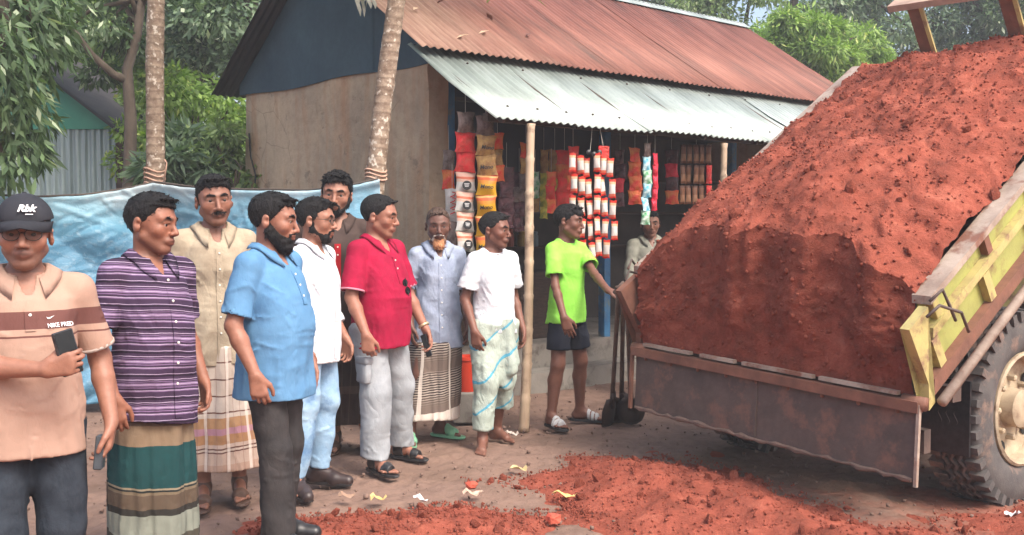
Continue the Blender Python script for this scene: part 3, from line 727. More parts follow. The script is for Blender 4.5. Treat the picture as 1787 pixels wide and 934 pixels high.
    if placket:
        z0_ = placket.get('z0', hem*s + dz + .03); n = 10; vs = []; fs = []; w_ = placket.get('w', .017)
        for i in range(n+1):
            z = zt + (z0_ - zt)*i/n
            for xx, off in ((-w_, -.001), (-w_, .0045), (w_, .0045), (w_, -.001)): vs.append((xx, fy(xx*.8, z) - off - .0015, z))
        for i in range(n):
            for k in range(3): fs.append((i*4+k, i*4+k+1, i*4+4+k+1, i*4+4+k))
        mk("placket", vs, fs, placket.get('m', mat), o, False)
        for i in range(placket.get('n', 4)):
            z = zt - .02 - i*placket.get('gap', .085)
            if z < z0_ + .01: break
            MB().lathe([(.0055, 0), (.0055, .003), (.004, .004)], 8, Matrix.Translation((0, fy(0, z) - .006, z)) @ Matrix.Rotation(math.pi/2, 4, 'X')).build("button", placket.get('bm', MATS['button']), o)
    if pocket:
        x0, z0_, pw, ph = pocket; vs = []; fs = []
        for i in range(5):
            for j in range(5):
                x = x0 + (j/4 - .5)*pw; z = z0_ - i/4*ph + (-.012*(1 - abs(j/2 - 1)) if i == 4 else 0); vs.append((x, fy(x, z) - (.006 if 0 < i and 0 < j < 4 else .004), z))
        for i in range(4):
            for j in range(4): fs.append((i*5+j, i*5+j+5, i*5+j+6, i*5+j+1))
        mk("pocket", vs, fs, mat, o, False)
    if trim and cuff <= 1 and kind != 'tee':
        for e, u, r in R['cuffs']:
            M = Matrix.Translation(Vector(e - u*.004)) @ Vector(u).to_track_quat('Z', 'Y').to_matrix().to_4x4()
            MB().lathe([(r - .006, -.006), (r + .0028, -.006), (r + .0028, .006), (r - .006, .006)], 20, M, True).build("cuff_band", trim, o, True)
    return o
def strands(v, f, HC, HR, hs, seed, n, L, comb, top):
    """thin tapering locks rooted on a hair surface, joined to it"""
    r = np.random.RandomState(seed+60); idx = r.randint(0, len(v), n); p = v[idx]; nn = p - HC - (HR @ np.array([0, -.02 if not top else .01, -.05 if not top else .02]))*hs; nn /= np.linalg.norm(nn, axis=1)[:, None]
    cb = (HR @ np.array(comb))[None] + r.normal(size=(n, 3))*.45; cb -= nn*(cb*nn).sum(1)[:, None]*.9; cb /= np.linalg.norm(cb, axis=1)[:, None]
    d = cb + nn*r.uniform(.08, .45, (n, 1)); d /= np.linalg.norm(d, axis=1)[:, None]; sd = np.cross(d, nn); sd /= np.linalg.norm(sd, axis=1)[:, None] + 1e-6; l = L*hs*r.uniform(.5, 1.3, (n, 1)); w = .0019*hs
    q = np.stack([p - nn*.002 - sd*w, p - nn*.002 + sd*w, p + d*l*.6 + sd*w*.7, p + d*l - nn*l*.15], 1).reshape(-1, 3)
    return np.concatenate([v, q.astype(np.float32)]), np.concatenate([f, len(v) + np.arange(4*n).reshape(-1, 4)])
def collar_ring(R, par, m):
    s, nb, hp = R['s'], R['nb'], R['hp']; n = 24; pts = []; nr = (.060*min(R['g'], 1.15))*s + .010
    for k in range(n):
        a = 2*math.pi*k/n; pts.append((nb[0] + nr*1.06*math.cos(a), nb[1] - .008 + nr*1.0*math.sin(a), nb[2] + .018*s + .016*s*math.sin(a)))
    mb = MB()
    for k in range(n):
        mb.tube([pts[k], pts[(k+1) % n]], .0075, 6, False)
    mb.build("neckband", m, par, True)
def lifted(R, p, gap):
    """push a point out of the shirt until it clears the cloth by gap"""
    Fd = R['sF']; p = np.array(p, float); c = R['nb'] - np.array([0, 0, .05])
    for _ in range(24):
        i, j, k = (int(np.clip(np.searchsorted(ax, q), 1, len(ax)-1)) for ax, q in zip((Fd.x, Fd.y, Fd.z), p))
        if Fd.F[i, j, k] > gap: break
        d = p - c; p = p + d/np.linalg.norm(d)*.004
    return tuple(p)
def make_collar(R, par, c, opn, fy):
    """a turned-down collar: a ring round the neck whose leaf ends in two points"""
    s, nb = R['s'], R['nb']; hp = R['hp']; n = 22; m = c.get('m'); sp = c.get('spread', .35); tall = c.get('h', .036)*s; vs = []; fs = []
    nr = (.060*min(R['g'], 1.15))*s + .007; tip = c.get('tip', .055)*s
    for i in range(n+1):
        u = i/n; a = -math.pi/2 + sp + u*(2*math.pi - 2*sp); ca, sa = math.cos(a), math.sin(a)
        end = max(0, 1 - min(u, 1-u)/.16); fr = max(0, -sa)
        zt = nb[2] + (.062 - .040*fr - .012*end)*s; zl = zt - tall*(.75 + .1*fr) - tip*.72*end**1.3
        r0 = nr; r1 = nr + .005; r2 = nr + .026 + .016*end + .012*abs(ca)
        P = lambda r, z: (nb[0] + r*ca*1.02 + (.012*end*(1 if ca > 0 else -1)), nb[1] - .006 + r*sa, z)
        p3 = list(P(r2, zl)); p3b = list(P(r2 - .005, zl + .001))
        if fr > .35:
            y = fy(p3[0], zl) - .006
            p3[1] = min(p3[1], y) if abs(p3[1]-y) > .0 else p3[1]; p3[1] = y - .003; p3b[1] = y + .004
        top_ = np.array(P(r1 + .003, zt + .003)); mid = (top_ + np.array(p3))/2 + np.array([ca, sa, 0])*.004; mid2 = mid - np.array([ca, sa, 0])*.005
        vs += [P(r0, zt - .03*s), P(r0, zt), tuple(top_), lifted(R, mid, .008), lifted(R, p3, .008), lifted(R, p3b, .003)]
    for i in range(n):
        for k in range(5): fs.append((i*6+k, i*6+6+k, i*6+6+k+1, i*6+k+1))
    mk("collar", vs, fs, m, par, True)
def foot_wear(R, kind, m, m2=None, bands_=None):
    s, lift, root = R['s'], R['lift'], R['root']
    for q in R['LG']:
        l = R['LG'][q]; sd = 1 if l['H'][0] > 0 else -1
        if kind == 'shoe':
            a = l['A']; lo = a - .26*s; hi = a + .26*s; lo[2] = -.01; hi[2] = .13*s; Fd = Field(lo, hi, .006)
            foot(Fd, l, s, lift*.7, .014, False); X, Y, Z = Fd.x[:, None, None], Fd.y[None, :, None], Fd.z[None, None, :]
            Fd.F = np.maximum(Fd.F, Z - .075*s - lift - .35*np.maximum(0, (Y-l['A'][1]))).astype(np.float32)
            v, f4 = Fd.mesh(); par = mk("shoe", v, f4, m, root, True)
        out = []
        for (x, y) in ((-.030,-.205),(-.012,-.218),(.008,-.212),(.028,-.190),(.041,-.15),(.043,-.10),(.034,-.04),(.032,.02),(.030,.055),(.016,.078),(-.012,.078),(-.030,.055),(-.033,.02),(-.036,-.04),(-.044,-.10),(-.044,-.16)): out.append((x*sd*1.02, y))
        if sd < 0: out = out[::-1]
        vs = []; n = len(out); th = lift*1.05
        for zz, sc_ in ((.0005, .96), (th*.5, 1.02), (th, 1.0)):
            for x, y in out: p = fl(l, s, x*sc_, (y+.07)*sc_ - .07, 0); vs.append((p[0], p[1], zz))
        fs = [tuple(range(n))[::-1], tuple(range(2*n, 3*n))] + [(k*n+i, k*n+(i+1) % n, (k+1)*n+(i+1) % n, (k+1)*n+i) for k in (0, 1) for i in range(n)]
        sole = mk("sole" if kind == 'shoe' else kind if kind != 'slide' else "slide_sandal", vs, fs, m2 if kind == 'shoe' and m2 else m, par if kind == 'shoe' else root)
        if kind in ('sandal', 'slide'):
            for (ya, yb) in (bands_ or [(-.15, -.105), (-.045, -.005)]):
                a = l['A']; lo = a - .22*s; hi = a + .22*s; lo[2] = .004; hi[2] = .13*s; Fd = Field(lo, hi, .0055); foot(Fd, l, s, lift, .0065, False)
                X, Y, Z = Fd.x[:, None, None], Fd.y[None, :, None], Fd.z[None, None, :]; c, sn = math.cos(l['yaw']), math.sin(l['yaw'])
                fyy = (-sn*(X - a[0]) + c*(Y - a[1]))/s; Fd.F = np.maximum(np.maximum(Fd.F, np.maximum(fyy - yb, ya - fyy)*s), .006 - Z).astype(np.float32)
                v, f4 = Fd.mesh()
                if len(f4): mk("strap", v, f4, m2 or m, sole, True)
def glasses(R, m, lens=None, r=.021):
    hp, HR, hs, root = R['hp'], R['HR'], R['hs'], R['root']; mb = MB()
    for sg in (1, -1):
        pts = [hp(sg*.032 + r*1.12*math.cos(a), -.098 + abs(sg*.032 + r*1.12*math.cos(a))*.12, .0 + r*.85*math.sin(a)) for a in np.linspace(0, 2*math.pi, 15)]
        mb.tube(pts, .0016*hs, 5, False); mb.tube([hp(sg*.056, -.092, .006), hp(sg*.078, -.05, .008), hp(sg*.082, .01, .006)], .0017*hs, 5)
    mb.tube([hp(-.010, -.098, .004), hp(0, -.103, .006), hp(.010, -.098, .004)], .0016*hs, 5); o = mb.build("glasses", m, root, True)
    if lens:
        for sg in (1, -1):
            vs = [hp(sg*.032, -.0945, 0)] + [hp(sg*.032 + r*1.1*math.cos(a), -.097 + abs(sg*.032 + r*1.1*math.cos(a))*.12, r*.84*math.sin(a)) for a in np.linspace(0, 2*math.pi, 15)[:-1]]
            mk("lens", vs, [(0, 1+i, 1+(i+1) % 14) for i in range(14)], lens, o, True)
def text(name, body, size, m, parent, M, extrude=.0008, bold=0.0, shear=0.0, align='CENTER'):
    c = bpy.data.curves.new(name, 'FONT'); c.body = body; c.size = size; c.extrude = extrude; c.offset = bold; c.shear = shear; c.align_x = align; c.align_y = 'CENTER'; c.resolution_u = 3
    c.materials.append(m); tmp = bpy.data.objects.new(name, c); COL.objects.link(tmp); bpy.context.view_layer.update()
    me = bpy.data.meshes.new_from_object(tmp.evaluated_get(bpy.context.evaluated_depsgraph_get())); bpy.data.objects.remove(tmp); bpy.data.curves.remove(c)
    o = bpy.data.objects.new(name, me); COL.objects.link(o); o.matrix_local = M
    if parent: o.parent = parent
    return o
MATS = {}
MATS['button'] = mat("button_white", (.7, .68, .62), rough=.4)
# ------------------------------------------------------------------ the people of the photograph
BLK = mat("black_plastic", (.012, .012, .014), (.03, .03, .033), 30, .35)
PHONE_G = mat("phone_glass", (.008, .009, .012), rough=.08)
FRAME = mat("spectacle_frame", (.02, .016, .014), rough=.3, metal=.3)
t = NT("tinted_lens"); t.color((.05, .045, .045)); t.b.inputs["Alpha"].default_value = .30; LENS_D = t.set(.05, 0, .8)
t = NT("clear_lens"); t.color((.5, .5, .5)); t.b.inputs["Alpha"].default_value = .12; LENS_C = t.set(.05, 0, .8)
def fit_front(R, x, z, off=.003): return R['sF'].probe_front(x, z) - off
def chest_M(R, x, z, dx=.02, off=.004):
    """matrix of a flat print lying on the chest at x,z"""
    y = fit_front(R, x, z, off); y1 = fit_front(R, x-dx, z, off); y2 = fit_front(R, x+dx, z, off); y3 = fit_front(R, x, z-.02, off); y4 = fit_front(R, x, z+.02, off)
    ex = Vector((2*dx, y2-y1, 0)).normalized(); ez = Vector((0, y4-y3, .04)).normalized(); n = ex.cross(ez).normalized(); ez = n.cross(ex)
    return Matrix((( ex.x, ez.x, n.x, x), (ex.y, ez.y, n.y, min(y, (y1+y2)/2)), (ex.z, ez.z, n.z, z), (0,0,0,1)))
def held(R, side, name, label, cat, dims, m, off=(0, 0, 0), rot=(0, 0, 0), screen=None, bev=.004):
    """a thing gripped in a hand (its own top-level object), dims along palm-normal, across, along fingers"""
    a = R['A'][side]; f, n = a['f'], a['n']; u = np.cross(f, n); c = a['W'] + f*(.078 + off[2]) + n*(.024 + off[0]) + u*off[1]
    L = Matrix(((n[0], u[0], f[0], c[0]), (n[1], u[1], f[1], c[1]), (n[2], u[2], f[2], c[2]), (0, 0, 0, 1)))
    Mr = Matrix.Translation(R['root'].location) @ Matrix.Rotation(R['root'].rotation_euler.z, 4, 'Z')
    from mathutils import Euler
    o = MB().box([-d/2 for d in dims], [d/2 for d in dims], bev=bev).build(name, m); o.matrix_world = Mr @ L @ Euler(rot).to_matrix().to_4x4(); tag(o, label, cat)
    if screen: MB().box((-dims[0]/2 - .0012, -dims[1]/2+.004, -dims[2]/2+.006), (-dims[0]/2 + .0004, dims[1]/2-.004, dims[2]/2-.006)).build("screen", screen, o)
    return o

# 1 -- cap, beige polo with brown chest band
BEI, BRN = srgb(192, 158, 140), srgb(118, 78, 72)
zc = 1.175
polo1 = bands("beige_polo_cloth", .7, 1.5, [(0, BEI), ((1.135-.7)/.8, BRN), ((1.141-.7)/.8, BEI), ((1.163-.7)/.8, BRN), ((1.222-.7)/.8, BEI)], warp=.004, wr=.3, soil=.2)
R1 = person('cap', "man in dark cap, glasses and beige polo with brown chest band, holding a phone", 44, 3.5, 1.625, 31, 21, 0, (.30,.13,.082), 1.06, .04,
    arms={'R': dict(w=(78, 645, 3.28), f=(.87, -.42, .22), n=(.5, .85, .1), curl=.85, pole=(-1, .2, -.7), thumb=.3), 'L': dict(y=-.06, out=.03, f=(-.12, -.1, -1), n=(-1, .3, .1), curl=.55)},
    hair=dict(vol=.002, top=-.02, short=1, under=1), stub=.55, shirt=dict(kind='polo', mat=polo1, hem=.735, cuff=.80, loose=.02, open_=.10, collar=dict(m=cloth("beige_collar_cloth", BEI), h=.04, tip=.05), trim=cloth("pale_trim_cloth", (.62,.52,.46)), placket=dict(z0=1.16, n=2, gap=.05, m=polo1), wrinkle=.8),
    bottom=dict(kind='trousers', mat=cloth("slate_denim", srgb(58, 66, 76), srgb(40, 47, 56), wr=.6, scale=14), top=.84, hem=.06, loose=.02), seed=1)
hp, HR, hs = R1['hp'], R1['HR'], R1['hs']
CAPM = cloth("charcoal_cap_cloth", (.045, .047, .058), (.03, .032, .04), wr=.25)
Fc = Field(R1['HC'] - .15*hs, R1['HC'] + .17*hs, .006)
def capcut(X, Y, Z):
    a, b, c = X-R1['HC'][0], Y-R1['HC'][1], Z-R1['HC'][2]
    hy = HR[0,1]*a + HR[1,1]*b + HR[2,1]*c; hz_ = HR[0,2]*a + HR[1,2]*b + HR[2,2]*c
    return .050*hs - hz_ + hy*.14
Fc.ell(hp(0, .010, .040), np.array([.088, .108, .094])*hs, 0, R=HR, cutfn=capcut); v, f4 = Fc.mesh()
capo = mk("cap", v, f4, CAPM, R1['root'], True)
vs = []; fs = []; n = 14
for i in range(n+1):
    a = math.pi*(1.0 + (i/n)); ca, sa = math.cos(a), math.sin(a)
    for q, (rr, dzv) in enumerate(((.98, 0), (1.28, -.006), (1.52, -.020))):
        x = .086*ca*(1 if q == 0 else .98 - .02*q); y = .010 + .105*sa*rr; vs.append(hp(x, y, .057 + y*.10 + dzv - .26*abs(x)*max(0, rr-1)*1.4 - 2.2*x*x))
for i in range(n):
    for q in range(2): fs.append((i*3+q, i*3+q+1, i*3+3+q+1, i*3+3+q))
vis = mk("visor", vs, fs, CAPM, capo, True); md = vis.modifiers.new("s", 'SOLIDIFY'); md.thickness = .005
MB().lathe([(.008, 0), (.008, .003), (.004, .006)], 8, Matrix.Translation(Vector(hp(0, .010, .133)))).build("cap_button", CAPM, capo)
WHITE = mat("white_print", (.8, .8, .8), rough=.6)
def headM(x, y, z, rx, rz=0): M = Matrix([list(r) for r in HR]).to_4x4(); M.translation = Vector(hp(x, y, z)); return M @ Matrix.Rotation(rz, 4, 'Z') @ Matrix.Rotation(rx, 4, 'X')
text("cap_lettering", "Rbk", .032*hs, WHITE, capo, headM(.012, -.0955, .082, math.radians(68), .12), .002, .0012, .35)
MB().box((-.012, -.0012, -.0012), (.012, .0012, .0016)).build("cap_stitch", WHITE, capo).matrix_local = headM(.022, -.101, .064, math.radians(72), .2)
glasses(R1, FRAME, LENS_D, .023)
text("chest_lettering", "NIKE PRED", .021, WHITE, R1['shirt'], chest_M(R1, .095, 1.176, off=.010), .0006, .0004)
sw = chest_M(R1, .062, 1.203, off=.008); ptsw = [(-.012,.003),(-.010,-.003),(-.006,-.0055),(0,-.004),(.016,.006),(0,.000),(-.006,-.0015),(-.009,.000)]
mk("chest_tick", [sw @ Vector((x, y, .0008)) for x, y in ptsw], [tuple(range(8))], WHITE, R1['shirt'])
held(R1, 'R', "mobile_phone", "black mobile phone upright in the fist of the man in the cap", "phone", (.012, .150, .072), BLK, (-.004, .035, .0), (0, .8, 0), PHONE_G)
held(R1, 'L', "wallet_pouch", "dark slate pouch held at the thigh by the man in the cap", "pouch", (.03, .085, .12), mat("dark_pouch", (.03,.037,.045), (.06,.07,.08), 20, .35), (.004, 0, .03))
# 2 -- purple striped shirt, banded lungi
PA, PB, PC, PD = srgb(70, 52, 78), srgb(136, 110, 148), srgb(196, 178, 206), srgb(40, 30, 46)
shirt2 = bands("purple_striped_cloth", .62, .715, [(0, PA), (.14, PB), (.18, PC), (.21, PA), (.30, PB), (.345, PD), (.38, PB), (.44, PC), (.47, PB), (.53, PD), (.57, PB), (.60, PA), (.66, PC), (.685, PA), (.80, PD), (.86, PA), (.90, PC), (.925, PA)], warp=.010, wr=.55, period=True, slant=(.10, .06))
lungi2 = bands("teal_beige_lungi_cloth", 0, 1.0, [(0, srgb(120,125,118)), (.20, srgb(80,76,66)), (.245, srgb(140,146,134)), (.335, srgb(52,50,46)), (.36, srgb(98,84,70)), (.42, srgb(126,112,92)), (.432, srgb(40,46,46)), (.44, srgb(150,138,116)), (.448, srgb(30,72,74)), (.62, srgb(140,120,98)), (.70, srgb(100,84,74))], slant=(.06, -.1), soil=.3)
R2 = person('purple', "man in purple striped shirt and teal banded lungi, face turned to the truck", 262, 4.2, 1.645, 56, 79, 4, (.27,.105,.062), 1.03, .05,
    arms={'R': dict(y=-.10, out=.015, f=(.05, -.15, -1), n=(.6, .8, .1), curl=.5), 'L': dict(y=-.04, f=(-.05, -.25, -1), n=(-1, .2, 0), curl=.55)},
    roll=3, hair=dict(vol=.012, top=.016, fringe=.0), stub=.35, shirt=dict(kind='shirt', mat=shirt2, hem=.69, cuff=.78, loose=.022, open_=.05, collar=dict(m=shirt2, h=.042, tip=.06), placket=dict(n=6, m=shirt2), hemslant=-.18),
    bottom=dict(kind='lungi', mat=lungi2, top=.80, hem=.12, loose=.016, flare=.02, wave=.8), shoes=('sandal', BLK), seed=2)
# 3 -- beige shirt, plaid lungi
SH3 = cloth("cream_shirt_cloth", srgb(196, 182, 158), srgb(174, 158, 136), wr=.6)
lungi3 = bands("plaid_pink_lungi_cloth", 0, 1.0, [(0, srgb(128,62,56)), (.180, srgb(205,172,152)), (.235, srgb(216,190,172)), (.30, srgb(120,84,76)), (.306, srgb(222,204,188)), (.32, srgb(120,84,76)), (.326, srgb(220,196,180)), (.345, srgb(196,150,110)), (.395, srgb(205,155,170)), (.43, srgb(200,158,118)), (.485, srgb(226,212,198)), (.51, srgb(130,92,82)), (.516, srgb(226,212,198)), (.60, srgb(120,88,80)), (.607, srgb(222,206,190)), (.69, srgb(120,88,80)), (.697, srgb(222,206,190)), (.78, srgb(120,88,80)), (.787, srgb(222,206,190))], vert=[(22, srgb(150,112,100), .06, .6), (9, srgb(236,226,214), .14, .6)], soil=.25)
R3 = person('beige', "moustached man in cream button shirt and pink plaid lungi, behind the purple striped shirt", 374, 5.45, 1.785, 28, 27, 2, (.24,.10,.062), 1.0, .0,
    feet={'R': (356, 884, 12), 'L': (418, 872, 20)}, roll=-4, hair=dict(vol=.012, top=.014, rec=-.004), beard=dict(only_m=1, mt=.0068), stub=.25,
    shirt=dict(kind='shirt', mat=SH3, hem=.70, cuff=.80, loose=.026, open_=.085, collar=dict(m=SH3, h=.045, tip=.062), placket=dict(n=6), pocket=(.085, 1.2, .11, .12), sleeve_grow=.018),
    bottom=dict(kind='lungi', mat=lungi3, top=.80, hem=.16, loose=.02, flare=.045), shoes=('sandal', mat("brown_sandal", (.09,.05,.035), rough=.6)), seed=3)
# 4 -- sky-blue polo, black beard
BLU = cloth("sky_blue_polo_cloth", srgb(110, 160, 202), srgb(98, 146, 188), wr=.35)
R4 = person('blue', "bearded man in sky blue polo and charcoal trousers, seen from his right side", 474, 4.72, 1.665, 70, 90, 6, (.31,.13,.082), 1.05, .08,
    arms={'R': dict(y=-.08, out=.005, f=(.05, -.2, -1), n=(.9, .5, .1), curl=.55)},
    hair=dict(vol=.013, top=.012), beard=dict(t=.010, drop=.014, top=[-.074,-.072,-.058,-.02,.02]), shirt=dict(kind='polo', mat=BLU, hem=.70, cuff=.84, loose=.02, open_=.07, collar=dict(m=BLU, h=.036, tip=.045), placket=dict(z0=1.15, n=3, gap=.05), sleeve_grow=.017),
    bottom=dict(kind='trousers', mat=cloth("charcoal_trousers_cloth", srgb(74, 70, 70), srgb(54, 52, 53), wr=.45), top=.79, hem=.05, loose=.012, flare=.02), shoes=('shoe', BLK), feet={'L': (.11, .05, 10), 'R': (-.09, -.08, -8)}, seed=4)
# 5 -- white shirt, spectacles, pale jeans
WH5 = cloth("white_shirt_cloth", srgb(250, 252, 255), srgb(232, 236, 244), wr=.55)
JEAN = mat("pale_blue_denim", srgb(122, 158, 190), srgb(160, 188, 210), 7, .85, .5, 22, bdist=.015, c3=srgb(92,128,166), scale3=5)
R5 = person('white', "man with spectacles in white shirt and pale blue jeans, behind the sky blue polo", 548, 5.75, 1.67, 72, 88, 4, (.32,.14,.088), .97, .02,
    arms={'L': dict(y=-.08, f=(0, -.15, -1), n=(-1, .2, 0), curl=.5)}, feet={'R': (515, 868, 32), 'L': (556, 848, 74)},
    hair=dict(vol=.010, top=.012), beard=dict(t=.003, drop=.0), shirt=dict(kind='shirt', mat=WH5, hem=.71, cuff=1.62, loose=.022, open_=.05, collar=dict(m=WH5), placket=dict(n=6)),
    bottom=dict(kind='trousers', mat=JEAN, top=.84, hem=.085, loose=.012, folds=.008), shoes=('shoe', mat("dark_brown_leather", srgb(62,48,46), srgb(44,34,34), 12, .42), BLK), seed=5)
glasses(R5, FRAME, LENS_C, .019)
# 6 -- tall man, brown polo with red placket
BR6 = cloth("brown_polo_cloth", srgb(92, 76, 70), srgb(78, 64, 60), wr=.35); RED6 = cloth("red_facing_cloth", srgb(196, 40, 48))
R6 = person('brown', "tallest man, in brown polo with red collar lining, behind the white shirt", 588, 6.55, 1.855, 12, 4, 4, (.32,.14,.088), 1.06, .02,
    feet={'R': (585, 786, 0), 'L': (640, 790, 15)}, roll=5, hair=dict(vol=.013, top=.022, mess=1.6), beard=dict(t=.003, drop=0, top=[-.078,-.077,-.066,-.03,.02]), stub=.4,
    shirt=dict(kind='polo', mat=BR6, hem=.70, cuff=.82, loose=.02, open_=.13, collar=dict(m=BR6, h=.04), placket=dict(z0=1.17, n=2, gap=.05, m=RED6, w=.02)),
    bottom=dict(kind='lungi', mat=bands("dark_brown_lungi_cloth", 0, 1, [(0, srgb(66,52,48)), (.16, srgb(96,84,78)), (.2, srgb(64,50,46)), (.42, srgb(88,70,64)), (.47, srgb(60,48,44))], vert=[(14, srgb(88,74,66), .12, .5)]), top=.80, hem=.17, loose=.02, flare=.03), shoes=('sandal', mat("brown_sandal", (.09,.05,.035))), seed=6)
mk("chest_stripe", [chest_M(R6, .11, zz) @ Vector((x, y, .002)) for zz in (1.305, 1.290) for x, y in ((-.024,-.004),(.024,-.004),(.024,.004),(-.024,.004))], [(0,1,2,3), (4,5,6,7)], WHITE, R6['shirt'])
# 7 -- magenta red polo
MAG = cloth("crimson_polo_cloth", srgb(188, 28, 72), srgb(160, 24, 62), wr=.35)
PALE = cloth("pale_grey_trousers_cloth", srgb(190, 196, 202), srgb(168, 174, 180), wr=.55)
R7 = person('red', "stout man in crimson polo and pale grey cargo trousers, sunglasses hooked on his placket", 660, 6.2, 1.70, 56, 81, 8, (.32,.135,.086), 1.05, .08,
    arms={'R': dict(y=-.13, f=(.05, -.12, -1), n=(.85, .5, .1), curl=.7), 'L': dict(y=-.16, f=(.05, -.35, -1), n=(-.9, .4, 0), curl=.5)},
    feet={'R': (655, 828, 42), 'L': (698, 803, 62)}, roll=-3, hair=dict(vol=.006, top=.006, rec=.014, short=1, mess=.6), stub=.15,
    shirt=dict(kind='polo', mat=MAG, hem=.745, cuff=.86, loose=.02, open_=.085, collar=dict(m=MAG, h=.036), placket=dict(z0=1.16, n=2, gap=.05), trim=cloth("pale_pink_trim_cloth", srgb(226,150,170)), sleeve_grow=.018),
    bottom=dict(kind='trousers', mat=PALE, top=.85, hem=.075, loose=.026, flare=.012, folds=.008), shoes=('sandal', BLK, BLK, [(-.155, -.105), (-.04, .03)]), seed=7)
# 8 -- old man, pale blue shirt, striped lungi
SH8 = cloth("pale_blue_shirt_cloth", srgb(182, 194, 216), srgb(160, 172, 196), wr=.7)
t = NT("black_white_striped_lungi_cloth"); z = t.math('ADD', t.axis(2), t.math('MULTIPLY', t.math('SUBTRACT', t.noise(6, 3), .5), .025)); z = t.math('ADD', z, t.math('MULTIPLY', t.axis(0), -.12))
fr = t.math('FRACT', t.math('MULTIPLY', z, 1/.0165)); lines = t.ramp(fr, [(0, srgb(178,166,154)), (.46, srgb(56,46,46))], 'CONSTANT')
bandm = t.ramp(t.math('FRACT', t.math('MULTIPLY', t.math('ADD', z, .02), 1/.30)), [(0, (0,0,0)), (.12, (.35,.35,.35)), (.3, (1,1,1)), (.72, (.75,.75,.75)), (.82, (0,0,0))])
c = t.mix(bandm, srgb(112,98,90), lines); c = t.mix(t.math('LESS_THAN', z, .235), c, srgb(206,194,184))
an = t.math('ARCTAN2', t.axis(1), t.axis(0)); g1 = t.math('FRACT', t.math('MULTIPLY', an, 5/6.2832)); c = t.mix(t.math('MULTIPLY', t.math('LESS_THAN', g1, .10), .85), c, srgb(214,204,194))
t.color(c); t.bump(t.noise(14, 4, .55, stretch=(1, 1, .45)), .5, .02); LU8 = t.set(.9, 0, .2)
R8 = person('old', "elderly man with henna orange beard, pale blue shirt and finely striped lungi", 764, 7.0, 1.635, 16, 9, 6, (.15,.065,.045), .92, .0,
    feet={'R': (716, 777, 6), 'L': (768, 764, 62)}, hair=dict(m=HAIR_OLD, vol=.004, top=.004, rec=.010, short=1, mess=.7), beard=dict(m=HENNA, t=.006, drop=.026, wide=.036, top=[-.079,-.078,-.07,-.05,-.04], back=-.03, must=0), brow=.5,
    shirt=dict(kind='shirt', mat=SH8, hem=.66, cuff=.86, loose=.028, open_=.10, collar=dict(m=SH8, h=.045, tip=.06), placket=dict(n=6), pocket=(.085, 1.19, .11, .13), sleeve_grow=.026, wrinkle=1.3),
    bottom=dict(kind='lungi', mat=LU8, top=.71, hem=.14, loose=.03, flare=.05), shoes=('slide', mat("mint_green_rubber", srgb(120,176,142), rough=.6), None, [(-.15, -.06)]), seed=8)
Fb = Field(R8['HC'] - .16*R8['hs'], R8['HC'] + .1*R8['hs'], .005); hq = R8['hp']
for sg in (1, -1):
    Fb.cone(hq(sg*.003, -.098, -.050), hq(sg*.028, -.086, -.058), .006*hs, .004*hs, .004, disp=fnoise(3, 150, .0015)); Fb.cone(hq(sg*.030, -.083, -.06), hq(sg*.036, -.062, -.088), .006*hs, .010*hs, .006, disp=fnoise(4, 150, .0018))
v, f4 = Fb.mesh(); mk("moustache", v, f4, GREYB, R8['root'], True)
# 9 -- white T-shirt, tucked-up lungi, barefoot
TEE = cloth("white_tee_cloth", srgb(248, 250, 254), srgb(226, 232, 240), wr=.55)
t = NT("grey_green_wrap_cloth"); zz = t.math('ADD', t.axis(2), t.math('MULTIPLY', t.axis(0), -.75)); zz = t.math('ADD', zz, t.math('MULTIPLY', t.math('SUBTRACT', t.noise(4, 3), .5), .10))
fr = t.math('FRACT', t.math('MULTIPLY', zz, 1/.205)); c = t.ramp(fr, [(0, srgb(88,158,182)), (.085, srgb(168,180,172)), (.11, srgb(150,176,176)), (.13, srgb(170,182,172))], 'CONSTANT')
c = t.mix(.4, c, t.mix(1.0, c, t.ramp(t.noise(11, 5, .6), [(.35, (.55,.55,.5)), (.65, (1.05,1.05,1.05))]), 'MULTIPLY')); t.color(c); t.bump(t.noise(16, 4, .6, stretch=(1, 1, .6), dist=.8), .7, .025); DH9 = t.set(.9, 0, .2)
R9 = person('tee', "barefoot man in white T-shirt and tucked-up grey green wrap, left of the bamboo pole", 862, 6.85, 1.62, 34, 66, 3, (.19,.075,.048), .92, .01,
    arms={'R': dict(y=-.08, f=(.1, -.1, -1), n=(.8, .5, 0), curl=.4), 'L': dict(y=-.05, f=(-.05, -.2, -1), n=(-1, .2, 0), curl=.4)},
    feet={'R': (842, 790, -4), 'L': (866, 770, 52)}, hair=dict(vol=.008, top=.008, rec=.008, short=1), stub=.2,
    shirt=dict(kind='tee', mat=TEE, hem=.80, cuff=.74, loose=.020, sleeve_grow=.024, wrinkle=1.1, trim=TEE), bottom=dict(kind='dhoti', mat=DH9, top=.87, hem=.16, hem2=.24, loose=.03, name="wrap"), seed=9)
